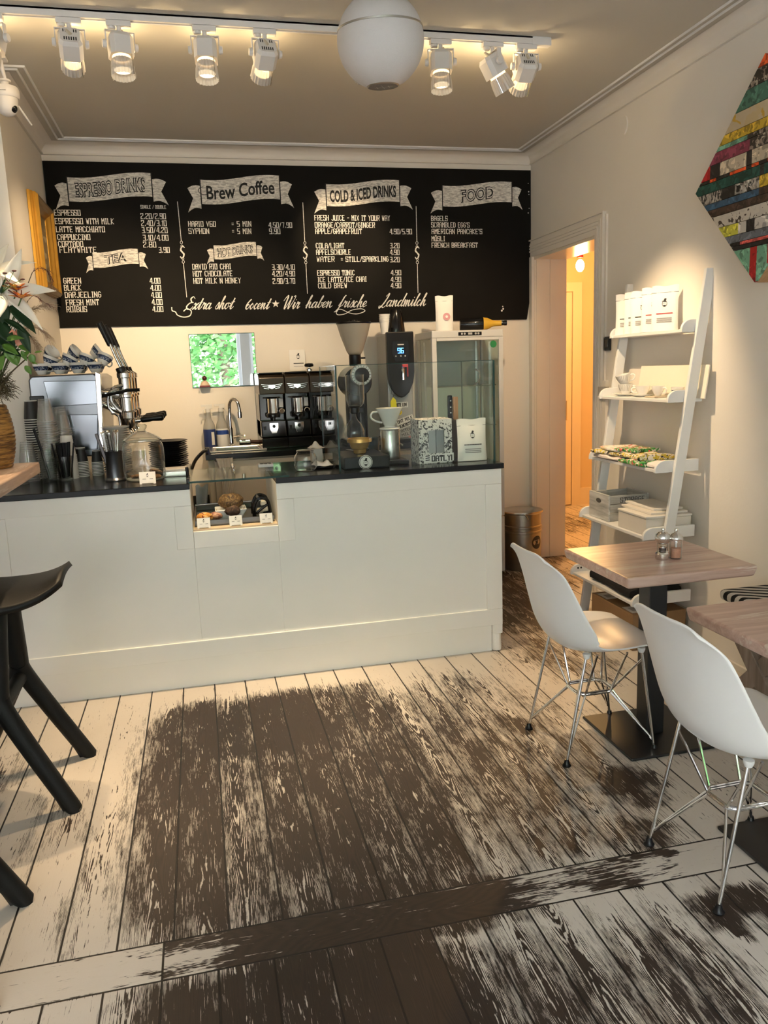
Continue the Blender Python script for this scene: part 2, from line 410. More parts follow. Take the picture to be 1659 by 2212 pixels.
# doorway: reveal boards, casing with grooves
b = B().box(RX, RX+.26, DY1, DY1+.02, 0, DZ).box(RX, RX+.26, DY0-.02, DY0, 0, DZ).box(RX, RX+.26, DY0, DY1, DZ-.02, DZ)
for x in (RX+.015, RX+.125): b.box(x, x+.10, DY1-.006, DY1, 0.004, DZ-.02)
struct(b, 'door_1_reveal', mat('door_gloss_paint', (.80,.72,.60), .22, var=.03, scale=5, bump=.15, bscale=9))
b = B()
cw = .115
steps = [(0, .012), (.035, .020), (.045, .014), (.055, .020), (.065, .014), (.075, .020), (.085, .016), (.10, .010)]
for d, t in steps:
    d2 = cw
    nx = [s_[0] for s_ in steps if s_[0] > d]
    d2 = nx[0] if nx else cw
    b.box(RX-t, RX, DY0-d2-.004, DY0-d-.004, 0, DZ+d2)
    b.box(RX-t, RX, DY0-d-.004, DY1+.052, DZ+d, DZ+d2)
b.box(RX-.024, RX, DY0-cw-.012, DY0-cw, 0, DZ+cw+.008).box(RX-.024, RX, DY0-cw, DY1+.052, DZ+cw, DZ+cw+.008)
b.box(RX-.02, RX, DY1+.004, DY1+.055, 0, DZ)
struct(b, 'trim_4', TRIM)
# conduit strip beside the casing and along the wall
struct(B().box(RX-.02, RX, 4.555, 4.60, 0.19, 1.40).box(RX-.012, RX, 4.588, 4.60, 1.40, 2.40), 'trim_5', TRIM)
# corridor beyond the doorway
CORR = mat('corridor_paint', (.72,.57,.36), .35, var=.03, scale=5, bump=.1)
struct(B().box(RX+.26, 5.2, 8.0, 8.2, 0, CZ), 'wall_corridor_end', CORR)
struct(B().box(4.9, 5.2, 3.0, 8.0, 0, CZ), 'wall_corridor_right', CORR)
struct(B().box(RX+.26, 4.9, 3.0, 3.2, 0, CZ), 'wall_corridor_near', CORR)
struct(B().box(RX+.06, RX+.26, BY+.2, 8.2, 0, CZ), 'wall_corridor_left', CORR)
struct(B().box(RX+.06, 5.2, 3.0, 8.2, CZ, CZ+.2), 'ceiling_corridor', CORR)
# ---------------------------------------------------------------- lettering
GL = {'A': '00 05 16 36 45 40|03 43', 'B': '00 06 36 45 44 33 03|33 42 41 30 00', 'C': '41 30 10 01 05 16 36 45', 'D': '00 06 36 45 41 30 00', 'E': '40 00 06 46|03 33', 'F': '00 06 46|03 33',
 'G': '45 36 16 05 01 10 30 41 43 23', 'H': '00 06|40 46|03 43', 'I': '00 20|10 16|06 26', 'J': '01 10 30 41 46', 'K': '00 06|46 03 40', 'L': '06 00 40', 'M': '00 06 23 46 40', 'N': '00 06 40 46',
 'O': '00 06 46 40 00', 'P': '00 06 46 43 03', 'Q': '00 06 46 40 00|31 50', 'R': '00 06 46 43 03|23 40', 'S': '01 00 40 43 03 06 46 45', 'T': '20 26|05 06 46 45', 'U': '06 00 40 46', 'V': '06 20 46', 'W': '06 10 24 30 46',
 'X': '00 46|06 40', 'Y': '06 23 46|23 20', 'Z': '06 46 00 40', 'Ü': '05 00 40 45|16 17|36 37', '0': '00 06 46 40 00', '1': '05 16 10', '2': '05 06 46 44 02 00 40', '3': '06 46 40 00|13 43', '4': '40 46|36 02 42',
 '5': '46 06 03 43 40 00', '6': '46 06 00 40 43 03', '7': '06 46 20', '8': '00 06 46 40 00|03 43', '9': '00 40 46 06 03 43', ',': '11 00', '.': '00 10', '/': '00 36', '=': '02 32|04 34', '-': '03 33', "'": '06 05',
 '&': '40 04 05 16 26 35 02 01 10 20 42', '!': '06 02|00 01', ' ': ''}
GWID = {'I': 2, '1': 1.3, ',': 1, '.': 1, "'": .3, ' ': 2.2, '/': 3, '=': 3, '-': 3, '!': .3}
JIT = [0]
def quad_strip(b, P, a, c, t):
    """a flat stroke from a to c of thickness t; P maps (x, y) to 3D"""
    a, c = Vector(a).to_2d(), Vector(c).to_2d(); d = c-a
    if d.length < 1e-6: return
    JIT[0] = (JIT[0]+1) % 97
    d.normalize(); n = Vector((-d.y, d.x))*t/2; e = d*t*.42
    b.poly([P(*(a-e+n)), P(*(a-e-n)), P(*(c+e-n)), P(*(c+e+n))])
def text_width(s): return sum(GWID.get(ch, 4)+1.5 for ch in s)-1.5
def strokes(b, s, P, width, h, t=.12, wave=None, gap=2.2):
    tw = sum(GWID.get(ch, 4)+gap for ch in s)-gap; sx = width/tw; sy = h/6.0; x = 0
    for ch in s:
        for st in GL[ch].split('|'):
            pts = [(int(q[0]), int(q[1])) for q in st.split()]
            for k in range(len(pts)-1):
                qa = [((x+p[0])*sx, p[1]*sy) for p in (pts[k], pts[k+1])]
                if wave: qa = [(p[0], p[1]+wave(p[0]/width)) for p in qa]
                quad_strip(b, P, qa[0], qa[1], t*h*(1.0 if pts[k][0] == pts[k+1][0] else .72))
        x += GWID.get(ch, 4)+gap
    return b
def font_poly(b, s, P, width=None, h=None, wave=None, bold=0.0, shear=0.0):
    """Blender's built-in letters flattened into polygons and mapped by P"""
    cu = bpy.data.curves.new('lettering', 'FONT'); cu.body = s; cu.offset = bold; cu.shear = shear; cu.resolution_u = 3; cu.size = 1
    ob = bpy.data.objects.new('lettering', cu); me = bpy.data.meshes.new_from_object(ob)
    xs = [v.co.x for v in me.vertices]; x0, x1 = min(xs), max(xs); hh = .72
    k = h/hh; kx = width/(x1-x0) if width else k
    def q(v):
        x = (v.x-x0)*kx; y = v.y*k
        if wave: y += wave(x/(width or (x1-x0)*kx))
        return P(x, y)
    b._add([q(v.co) for v in me.vertices], [tuple(p.vertices) for p in me.polygons])
    bpy.data.objects.remove(ob); bpy.data.curves.remove(cu); bpy.data.meshes.remove(me)
    return b
SCR = {'e': ([(0, .25), (.3, .45), (.5, .75), (.38, 1), (.15, .85), (.05, .4), (.25, .02), (.65, .3)], .62), 'x': ([(0, .8), (.15, 1), (.3, .8), (.35, .2), (.5, 0), (.7, .25)], .7, [(.65, 1), (.3, .5), (0, 0)]),
 't': ([(0, .3), (.3, 1.1), (.45, 1.75), (.3, .8), (.25, .1), (.4, 0), (.65, .35)], .6, [(.08, 1.1), (.62, 1.18)]), 'r': ([(0, .3), (.22, 1.05), (.28, .85), (.55, .95), (.45, .4), (.5, .05), (.8, .3)], .72),
 'a': ([(.6, .85), (.35, 1), (.08, .6), (.1, .1), (.35, .05), (.6, .6), (.65, .95), (.58, .3), (.7, 0), (.95, .3)], .9), 's': ([(0, .25), (.35, 1.1), (.45, .55), (.4, .1), (.15, 0), (.05, .15)], .55),
 'h': ([(0, .3), (.45, 1.6), (.5, 2.1), (.35, 1.9), (.15, 0), (.35, .8), (.55, .95), (.55, .3), (.7, 0), (.95, .3)], .9), 'o': ([(.45, .98), (.15, .85), (.05, .3), (.3, 0), (.55, .4), (.45, .95), (.8, .85)], .75),
 '6': ([(.55, 1.7), (.15, 1), (.08, .3), (.35, 0), (.6, .4), (.4, .85), (.1, .5)], .75), '0': ([(.3, 1), (.05, .5), (.3, 0), (.55, .5), (.3, 1)], .75), 'c': ([(.5, .85), (.3, 1), (.05, .45), (.25, 0), (.6, .3)], .6),
 'n': ([(0, .75), (.15, 1), (.15, 0), (.35, .8), (.55, .95), (.55, .3), (.7, 0), (.95, .3)], .92), 'i': ([(0, .3), (.2, 1), (.18, .25), (.3, 0), (.55, .3)], .5, [(.27, 1.4), (.3, 1.5)]),
 'b': ([(0, .3), (.4, 1.6), (.42, 2), (.3, 1.8), (.12, .3), (.3, 0), (.55, .35), (.45, .85), (.75, .75)], .7), 'f': ([(0, .3), (.4, 1.5), (.65, 2.05), (.45, 1.7), (.2, .2), (0, -.8), (-.1, -.5), (.3, .1), (.6, .35)], .6),
 'd': ([(.6, .85), (.35, 1), (.08, .6), (.1, .1), (.35, .05), (.6, .6), (.85, 2.1), (.6, .4), (.72, 0), (.98, .3)], .92), 'm': ([(0, .75), (.12, 1), (.12, 0), (.3, .85), (.45, .9), (.45, 0), (.62, .85), (.8, .92), (.8, .3), (.95, 0), (1.2, .3)], 1.15),
 'l': ([(0, .3), (.42, 1.6), (.5, 2.05), (.35, 1.85), (.18, .3), (.3, 0), (.55, .3)], .5),
 'E': ([(.95, 1.75), (.6, 2.1), (.3, 1.75), (.6, 1.2), (.8, 1.15), (.3, 1), (.02, .45), (.35, 0), (.8, .1), (1.0, .5)], 1.1), 'W': ([(-.3, 1.3), (0, 2), (.25, 2), (.2, .6), (.3, 0), (.75, 1.2), (.9, 2), (.85, .7), (.95, 0), (1.4, 1.2), (1.55, 2.05), (1.3, 2)], 1.55),
 'L': ([(.5, 1.7), (.85, 2.15), (.8, 1.5), (.45, .4), (0, -.3), (-.1, .05), (.3, 0), (.6, -.2), (1.0, .2)], 1.0)}
def script_text(b, s, P, width, xh, slant=.42, t=.17):
    tot = sum(SCR[c][1] if c != ' ' else .6 for c in s); k = width/tot; x = 0
    for c in s:
        if c == ' ': x += .6; continue
        gdef = SCR[c]
        for pts in [gdef[0]] + list(gdef[2:]):
            cv = catmull([(p[0], p[1], 0) for p in pts], 5)
            for i in range(len(cv)-1):
                q = [((x+p.x)*k+p.y*xh*slant, p.y*xh) for p in (cv[i], cv[i+1])]
                d = Vector(q[1])-Vector(q[0])
                tt = xh*t*(.55+.75*max(0, -d.y/max(d.length, 1e-6)))
                quad_strip(b, P, q[0], q[1], tt)
        x += gdef[1]
    return b
def chalk(name, col, lo):
    m = bpy.data.materials.new(name); m.use_nodes = True; nt = m.node_tree; g = G(nt); bs = nt.nodes['Principled BSDF']
    mp = nt.nodes.new('ShaderNodeMapping'); nt.links.new(g.coord(), mp.inputs[0]); mp.inputs['Scale'].default_value = (.5, 1, 1.8)
    n = g.noise(mp.outputs[0], 55, 4, .7, .5)
    nt.links.new(g.mix(g.sm(n, .38, .60), c4(lo), c4(col)), bs.inputs['Base Color']); bs.inputs['Roughness'].default_value = .9; bs.inputs['Specular IOR Level'].default_value = .1
    return m
CHALKW = chalk('chalk_lettering', (.86,.84,.80), (.66,.64,.60))
CHALKB = chalk('chalk_banner', (.80,.77,.71), (.42,.40,.37))
INK = mat('board_ink', (.012,.012,.012), .8)
# ---------------------------------------------------------------- the chalkboard menu
BRD = mat('chalkboard_black', (.0085,.0078,.0070), .7, var=.35, scale=4, spec=.10)
ZB = BY-.012
menu = thing('menu_board', 'wide black chalkboard menu with hand lettered white coffee prices on back wall', 'menu board', (.82, ZB, 1.86))
bx0, bz1 = at(92, 347, 1, ZB)[0], at(92, 347, 1, ZB)[2]; bx1 = at(1148, 368, 1, ZB)[0]
bx1b = at(1138, 690, 1, ZB)[0]; bzl = at(126, 708, 1, ZB)[2]; bzr = at(1138, 690, 1, ZB)[2]
bzr1 = at(1148, 368, 1, ZB)[2]
B().prism([(LX+.004, bzl), (bx1b, bzr), (RX-.006, bzr+.2), (RX-.006, bzr1), (LX+.004, bz1)], (0, BY-.0006, 0), (1, 0, 0), (0, 0, 1), .0114).build('board', BRD, menu, False)
def PB(px, py, off=.0012):
    o = at(px, py, 1, ZB); 
    return lambda x, y: (o.x+x, ZB-off-JIT[0]*4e-6, o.z+y)
def bdist(x0, x1, y): return at(x1, y, 1, ZB).x-at(x0, y, 1, ZB).x
MPX = .00345
B_ = B
def lines(name, items, h, label=None, t=.15):
    for s, x0, y, x1 in items: strokes(B_(), s, PB(x0, y), bdist(x0, x1, y), h*MPX*.92, t).build(name, CHALKW, menu, False, label=label)
lines('menu_lettering', [('ESPRESSO', 118.2, 465.3, 173.6), ('ESPRESSO WITH MILK', 119.8, 483.5, 245.8), ('LATTE MACCHIATO', 122.2, 501, 226.3), ('CAPPUCCINO', 125, 518, 194.8), ('CORTADO', 127, 533, 179.5), ('FLATWHITE', 129.8, 545.6, 208.4)], 10.6, 'white hand lettering naming the espresso drinks')
lines('menu_lettering', [('2,20/2,90', 304.9, 472.6, 357.9), ('2,40/3,10', 306.2, 487.9, 359.6), ('3,50/4,20', 307.2, 503, 361.6), ('3,10/4,00', 309.5, 519.4, 363.5), ('2,80', 310.5, 534, 337), ('3,90', 343.7, 545.6, 366.2)], 10.6, 'white hand lettered espresso prices')
lines('menu_lettering', [('SINGLE / DOUBLE', 304.2, 450.4, 358.6)], 6.5, 'small grey lettering above the espresso prices')
lines('menu_lettering', [('GREEN', 138.1, 612.5, 174.9), ('BLACK', 139.7, 627.5, 175.5), ('DARJEELING', 141.4, 643, 218.3), ('FRESH MINT', 143.7, 659.6, 213.7), ('ROIBUS', 145, 674.2, 187.8)] + [('4,00', 324.1+1.5*i, 612.5+15.3*i, 346+1.6*i) for i in range(5)], 10.8, 'white hand lettered tea list')
lines('menu_lettering', [('HARIO V60', 407.6, 489.2, 465.7), ('SYPHON', 408.3, 504.5, 451.4), ('= 5 MIN', 501.1, 489, 542.3), ('= 5 MIN', 502.1, 504.8, 542.3), ('4,50/7,90', 580.7, 491.5, 630.5), ('9,90', 582.4, 505, 605)], 10.2, 'white hand lettered brew coffee list')
lines('menu_lettering', [('DAVID RIO CHAI', 416.6, 581.7, 498.5), ('HOT CHOCOLATE', 417.6, 597, 501.8), ('HOT MILK N HONEY', 418.9, 612.5, 520), ('3,30/4,10', 588, 582.7, 636.4), ('4,20/4,90', 588.4, 597, 636.8), ('2,90/3,70', 590, 612.9, 637)], 10.6, 'white hand lettered hot drinks list')
lines('menu_lettering', [('FRESH JUICE - MIX IT YOUR WAY', 680, 475.7, 842), ('ORANGE/CARROT/GINGER', 680.7, 491.2, 809.3), ('APPLE/GRAPEFRUIT', 681.7, 504.7, 781.3), ('4,90/5,90', 842, 505.4, 889.3), ('COLA/LIGHT', 683, 536.1, 743.1), ('APFELSCHORLE', 683.7, 550, 757.3),
  ('WATER', 685, 565.2, 722), ('= STILL/SPARKLING', 737, 565.2, 838.6), ('3,20', 843, 536, 862.3), ('4,90', 842.6, 550.3, 862.3), ('3,20', 843, 566, 862.6), ('ESPRESSO TONIC', 686, 594.9, 765.4), ('ICE LATTE/ICE CHAI', 687, 609.4, 791.4), ('COLD BREW', 687.8, 622.5, 749.2), ('4,90', 844.4, 594.2, 866), ('4,90', 844.4, 609, 866), ('4,90', 844.4, 622.2, 866)], 10.4, 'white hand lettered cold drinks list')
lines('menu_lettering', [('BAGELS', 931.8, 477, 966.2), ("SCRAMBLED EGG'S", 932, 490.9, 1013.5), ("AMERICAN PANCAKE'S", 933, 505, 1041), ('MÜSLI', 933, 520.6, 960.5), ('FRENCH BREAKFAST', 933, 534.8, 1031.4)], 10.2, 'white hand lettered food list')
def banner(xl, xr, ymid, hpx, tl, tr, title, style, label, tw=.84):
    o = at(xl, ymid, 1, ZB); e = at(xr, ymid, 1, ZB); wd = e.x-o.x; H = hpx*MPX
    wv = lambda u: H*.13*math.sin((u-.5)*PI*1.35)
    P = lambda x, y, f=.0010: (o.x+x, ZB-f, o.z+y)
    b = B(); n = 24
    for k in range(n):
        u0, u1 = k/n, (k+1)/n
        b.poly([P(u0*wd, -H/2+wv(u0)), P(u1*wd, -H/2+wv(u1)), P(u1*wd, H/2+wv(u1)), P(u0*wd, H/2+wv(u0))])
    tlw = o.x-at(tl, ymid, 1, ZB).x; trw = at(tr, ymid, 1, ZB).x-e.x
    for sgn, x0, tw_, dz in ((-1, 0, tlw, wv(0)), (1, wd, trw, wv(1))):
        yb = dz-H*.22
        top = [(x0-sgn*.006+sgn*tw_*u+sgn*.008*(1-u), yb+H*.46+H*.12*math.sin(u*PI)*.6-H*.10*u) for u in [k/6 for k in range(7)]]
        bot = [(x0+sgn*.003+sgn*tw_*u*.98, yb-H*.48+H*.10*math.sin(u*PI)-H*.16*u) for u in [k/6 for k in range(7)]]
        notch = (x0+sgn*tw_*.58, yb-H*.05)
        for k in range(6):
            if k < 3: b.poly([P(*bot[k]), P(*bot[k+1]), P(*top[k+1]), P(*top[k])])
            else:
                u0, u1 = (k-3)/3, (k-2)/3
                m0 = (top[3][0]*(1-u0)+notch[0]*u0, 0)
                mid_ = lambda k_: (top[k_][0]+bot[k_][0])/2
                z0 = yb-H*.05
                def lim(k_, tb): return tb[k_]
                b.poly([P(*top[k]), P(*top[k+1]), P(*( (notch[0], z0) if k == 3 else notch))]) if k < 6 else None
                b.poly([P(*bot[k]), P(*bot[k+1]), P(*notch)])
        b.poly([P(*top[3]), P(*notch), P(*bot[3])])
    r = b.build('banner', CHALKB, menu, False, label=label)
    ink = B(); I = lambda x, y: P(x, y, .0020); I3 = lambda x, y: P(x, y, .0028)
    for sgn, x0 in ((-1, 0), (1, wd)):
        quad_strip(ink, I, (x0, -H/2+wv(0 if sgn < 0 else 1)), (x0, H/2+wv(0 if sgn < 0 else 1)), H*.05)
    w2 = wd*tw; xo = (wd-w2)/2; th = H*.56
    wt = lambda u: wv(xo/wd+u*tw)-th/2
    Q = lambda x, y: I(x+xo, y)
    Q3 = lambda x, y: I3(x+xo, y)
    if style == 'outline':
        font_poly(ink, title, Q, w2, th, wt, .055)
        hi = B(); font_poly(hi, title, Q3, w2, th, wt, -.006)
        ink.build('banner_title', INK, r, False, label='black outlined banner title')
        hi.build('banner_title', CHALKB, r, False, label='chalk filling of the outlined letters')
    elif style == 'font':
        font_poly(ink, title, Q, w2, th, wt, .02)
        cv = catmull([(-.02, .05), (-.05, .035), (-.045, .01), (-.01, 0), (.015, .012)], 5)
        for i in range(len(cv)-1): quad_strip(ink, lambda x, y: I(x+xo, y-th*.4), cv[i][:2], cv[i+1][:2], .004)
        ink.build('banner_title', INK, r, False, label='black banner title')
    else:
        font_poly(ink, title, Q, w2, th*.92, wt, .035); ink.build('banner_title', INK, r, False, label='black banner title')
banner(145.7, 328.4, 403, 43, 115.9, 361.2, 'ESPRESSO DRINKS', 'outline', 'chalk white ribbon banner above the espresso prices')
banner(433.2, 604.6, 408.6, 44.8, 403, 632.8, 'Brew Coffee', 'font', 'chalk white ribbon banner above the brew coffee prices', .86)
banner(704, 863.3, 416, 42, 677, 890.3, 'COLD & ICED DRINKS', 'block', 'chalk white ribbon banner above the cold drinks', .9)
banner(955.4, 1105.7, 418.3, 41, 929, 1128, 'FOOD', 'outline', 'chalk white ribbon banner above the food list', .48)
banner(200, 299.6, 558, 28, 183.8, 317.8, 'TEA', 'outline', 'small chalk white ribbon banner above the tea list', .5)
banner(461.4, 554.2, 541.6, 26.5, 445.4, 569, 'HOT DRINKS', 'outline', 'small chalk white ribbon banner above the hot drinks')
def divider(x0, y0, x1, y1, ya, yb_):
    b = B(); I = lambda p: PB(p[0], p[1])(0, 0)
    def line(p, q, t):
        a, c = at(*p, 1, ZB), at(*q, 1, ZB); quad_strip(b, lambda x, y: (x, ZB-.0012-JIT[0]*4e-6, y), (a.x, a.z), (c.x, c.z), t)
    fx = lambda y: x0+(x1-x0)*(y-y0)/(y1-y0)
    line((fx(y0), y0), (fx(ya), ya), .0045); line((fx(yb_), yb_), (fx(y1), y1), .0045)
    for yy, r in ((ya+3, 2.6), (ya+11, 2.2), (yb_-10, 2.2), (yb_-3, 2.6)):
        pts = [(fx(yy)+r*math.cos(a), yy+r*1.2*math.sin(a)) for a in [2*PI*k/10 for k in range(11)]]
        for k in range(10): line(pts[k], pts[k+1], .003)
    ym = (ya+yb_)/2
    for s_ in (-1, 1):
        cv = catmull([(fx(ym)+s_*4, ym-10*s_, 0), (fx(ym)+s_*1, ym-13*s_, 0), (fx(ym)-s_*3.5, ym-8*s_, 0), (fx(ym)-s_*1, ym-2*s_, 0), (fx(ym)+s_*4, ym+4*s_, 0), (fx(ym)+s_*2, ym+9*s_, 0)], 4)
        for k in range(len(cv)-1): line(cv[k][:2], cv[k+1][:2], .0065)
    return b.build('divider', CHALKW, menu, False)
divider(383.4, 436, 403.3, 641.7, 520.7, 568.8); divider(654, 437.9, 664, 633.7, 522, 570); divider(898.7, 446, 902.8, 632, 522, 570)
b = B()
for s, x0, y, x1, xh in (('Extra', 401, 668.5, 455, 11.5), ('shot', 464, 667.5, 502, 11.5), ('60cent', 529, 668, 580, 11), ('Wir', 611, 667, 645, 12), ('haben', 659, 665, 716, 11.5), ('frische', 730, 664, 790, 11.5), ('Landmilch', 820, 662, 918, 12)):
    script_text(b, s, PB(x0, y), bdist(x0, x1, y), xh*MPX)
def curve_px(b, pts, t):
    cv = catmull([(at(p[0], p[1], 1, ZB).x, at(p[0], p[1], 1, ZB).z, 0) for p in pts], 6)
    for k in range(len(cv)-1): quad_strip(b, lambda x, y: (x, ZB-.0012-JIT[0]*4e-6, y), cv[k][:2], cv[k+1][:2], t)
curve_px(b, [(371, 664), (372, 671), (379, 674), (384, 681), (397, 685), (410, 682), (413, 672), (404, 667), (397, 672)], .0065)
curve_px(b, [(722, 674), (735, 668), (755, 676), (772, 678), (788, 672), (780, 667), (760, 670), (745, 678), (730, 680), (726, 675)], .005)
st = [(at(595.5+8.5*(1 if k % 2 == 0 else .42)*math.sin(PI*k/5), 656.5-8.5*(1 if k % 2 == 0 else .42)*math.cos(PI*k/5), 1, ZB-.0012)) for k in range(10)]
cc = at(595.5, 656.5, 1, ZB-.0012)
for k in range(10): b.poly([cc, st[k], st[(k+1) % 10]])
b.build('script_lettering', CHALKW, menu, False, label='white cursive chalk line along the bottom of the board')
b = B()
for (px, py, r) in ((1142, 414, 1.6), (1142.5, 420, 1.2), (1141, 396, 1), (1086, 662, 1.6), (1087, 667, 2.2), (1084, 671, 2.4), (1143, 450, 1), (1141, 460, 1.4), (401, 706, 1)):
    o = at(px, py, 1, ZB-.0012); q = r*MPX
    b.poly([(o.x+q*math.cos(a), o.y, o.z+q*math.sin(a)) for a in (.3, 1.6, 2.9, 4.1, 5.3)])
b.build('paint_chip', CHALKW, menu, False)
# ---------------------------------------------------------------- corridor door and bulb
DOORP = mat('corridor_door_paint', (.76,.66,.52), .3, var=.03, scale=5, bump=.1)
dr = thing('door_2', 'cream panelled door with steel lock plate at the end of corridor', 'door', (3.35, 7.70, 0)); dr['kind'] = 'structure'
b = B().box(2.9, 3.82, 7.70, 7.735, .01, 2.22)
for z0, z1 in ((.15, .95), (1.1, 2.05)): b.box(3.0, 3.70, 7.69, 7.70, z0, z1)
b.build('door_leaf', DOORP, dr, False, bevel=.004)
B().box(3.715, 3.765, 7.694, 7.70, .92, 1.12).build('lock_plate', STEEL, dr, False, bevel=.002, label='steel lock plate with keyhole')
b = B().box(3.83, 3.93, 7.70, 7.735, 0, 2.32).box(2.8, 3.8299, 7.70, 7.735, 2.23, 2.32); struct(b, 'trim_6', DOORP)
struct(B().box(RX+.26, 4.9, 7.735, 7.9, 0, CZ), 'wall_corridor_back', CORR)
struct(B().box(3.93, 4.9, 7.71, 7.735, 0, .18), 'baseboard_corridor', DOORP)
bl = at(1253, 570, 0, 3.3)
bt = thing('pendant_bulb', 'glowing bare bulb on a red socket seen through the doorway', 'lamp', (bl.x, bl.y, bl.z-.08))
B().tube([(bl.x, bl.y, bl.z+.09), (bl.x, bl.y, CZ)], .004).build('cord', mat('red_cord', (.45,.02,.02), .5), bt)
B().cyl((bl.x, bl.y, bl.z+.05), (bl.x, bl.y, bl.z+.11), .028, .024).build('socket', mat('red_socket', (.55,.02,.02), .4), bt, bevel=.004)
B().ball((bl.x, bl.y, bl.z-.015), .036, sc=(1, 1, 1.45)).build('bulb', mat('lit_bulb', (1,.8,.5), .3, emit=(1,.72,.36), estr=22), bt)
add_light('corridor_bulb_light', 'POINT', (0, -.02, -.02), BULB_W, (1, .56, .20), bt, shadow_soft_size=.05)
# ---------------------------------------------------------------- serving counter
ZC = 1.024
ct = thing('serving_counter', 'long cream painted shop counter with framed panels and a display notch', 'counter', (.3, 4.1, 0))
NX0, NX1, CX1 = -.07, .338, 1.505
b = B().box(-1.5, NX0, 3.8365, 4.66, .15, .996).box(NX1, CX1, 3.836, 4.45, .15, .996).box(NX0, NX1, 3.836, 4.40, .15, .788)
b.box(-1.5, -.40, 4.66, 5.72, .15, .996)
b.build('carcass', CREAM, ct, False, bevel=.002)
b = B()
def fr(x0, x1, z0, z1): b.box(x0, x1, 3.826, 3.837, z0, z1)
fr(-1.5, NX0, .916, .996); fr(NX1, CX1, .916, .996); fr(-1.5, CX1, .15, .24); fr(1.418, CX1, .2405, .9155)
fr(-.15, NX0, .706, .9155); fr(NX1, .42, .706, .9155); fr(NX0+.0005, NX1-.0005, .706, .788); fr(-1.05, -.895, .2405, .9155)
b.build('face_frame', CREAM, ct, False, bevel=.0025)
B().box(-1.5, 1.45, 3.85, 4.44, 0, .152).build('kick_plate', CREAM, ct, False)
b = B().box(1.452, CX1, 3.828, 4.45, .10, .152).lathe([(.026, 0), (.027, .02), (.024, .10), (.02, .11)], (1.478, 3.853, .004), 16)
b.build('corner_post', CREAM, ct, True, bevel=.003)
B().box(1.497, 1.509, 3.90, 3.96, .24, .33).build('hinge', mat('old_brass', (.20,.14,.10), .5, .6), ct, False, label='dull brass hinge on the end panel')
b = B().box(NX0+.002, NX1-.002, 3.835, 4.40, .789, .795)
b.build('display_floor', mat('pale_birch', (.62,.50,.36), .5), ct, False)
tp = B()
tp.box(-1.5, NX0, 3.812, 4.70, .996, ZC).box(NX1, 1.515, 3.812, 4.48, .996, ZC).box(-1.5, -.38, 4.70, 5.73, .996, ZC)
tag(tp.build('worktop', BLACKTOP, None, False, bevel=.003), 'black worktop running along the cream counter, broken at the notch', 'worktop')
gl_ = thing('glass_cover', 'clear glass plate laid over the display notch of the counter', 'glass plate', (.15, 4.1, ZC))
B().box(NX0-.004, .405, 3.826, 4.33, ZC+.0015, ZC+.0075).build('pane', PANE, gl_, False)
B().box(NX0-.003, .405, 3.8225, 3.8262, ZC-.001, ZC+.0085).build('front_edge', EDGE, gl_, False, label='dark green polished glass edge')
B().box(NX0-.012, NX0+.002, 3.823, 3.86, ZC+.001, ZC+.022).build('clip', BLKPL, gl_, False, bevel=.003, label='black plastic clip at the left corner')
kn = B().tube(catmull([(.150, 4.27, ZC+.0075), (.150, 4.27, ZC+.03), (.150, 4.20, ZC+.036), (.150, 4.05, ZC+.03), (.150, 4.05, ZC+.0075)], 5), .006)
kn.build('handle', CHROME, gl_)
# display contents
tray = thing('display_tray', 'long shallow steel tray on the floor of the counter display', 'tray', (.13, 4.1, .797))
b = B().box(NX0+.01, NX1-.01, 3.90, 4.36, .797, .801)
for q in ((NX0+.01, NX1-.01, 3.90, 3.907), (NX0+.01, NX1-.01, 4.353, 4.36), (NX0+.01, NX0+.017, 3.907, 4.353), (NX1-.017, NX1-.01, 3.907, 4.353)): b.box(*q, .801, .826)
b.build('pan', mat('dark_tray_steel', (.16,.155,.15), .35, 1, var=.1), tray, False, bevel=.002)
B().tube([(NX0+.012, 4.365, .83), (NX1-.012, 4.365, .83)], .006).build('rim', CHROME, tray)
dish = thing('serving_dish', 'white square tapered dish holding a loaf cake', 'dish', (.12, 4.07, .802))
b = B()
for s0, s1, z0, z1 in ((.045, .062, 0, .05),):
    o = Vector((.12, 4.07, .802)); c0 = [o+Vector((x*s0*1.15, y*s0, z0)) for x, y in ((-1,-1), (1,-1), (1,1), (-1,1))]; c1 = [o+Vector((x*s1*1.25, y*s1, z1)) for x, y in ((-1,-1), (1,-1), (1,1), (-1,1))]
    b._add(c0+c1, [(0,1,2,3)]+[(i, (i+1) % 4, 4+(i+1) % 4, 4+i) for i in range(4)])
b.build('dish_body', CERAM, dish, False, solid=.006, bevel=.002)
def lump(name, c, r, sc, m, label, cat, amp=.12, seed=1, lab=None):
    random.seed(seed); ph = [random.random()*6 for _ in range(6)]
    b = B()
    def f(u, v):
        a, t = u*2*PI, v*PI; n = Vector((math.sin(t)*math.cos(a), math.sin(t)*math.sin(a), -math.cos(t)))
        k = 1+amp*(math.sin(5*n.x+ph[0])*math.sin(4*n.y+ph[1])+.6*math.sin(9*n.z+ph[2])*math.sin(8*n.x+ph[3])+.3*math.sin(17*n.y+ph[4])*math.sin(15*n.z+ph[5]))*.7
        return (c[0]+n.x*r*sc[0]*k, c[1]+n.y*r*sc[1]*k, c[2]+n.z*r*sc[2]*k)
    b.grid(f, 36, 20); bmesh.ops.remove_doubles(b.bm, verts=b.bm.verts, dist=1e-5)
    o = b.build(name, m, None); return tag(o, label, cat)
CRUST = speckle('fruit_cake_crust', [(.13,.072,.028), (.05,.025,.014), (.24,.15,.06)], 60, .7)
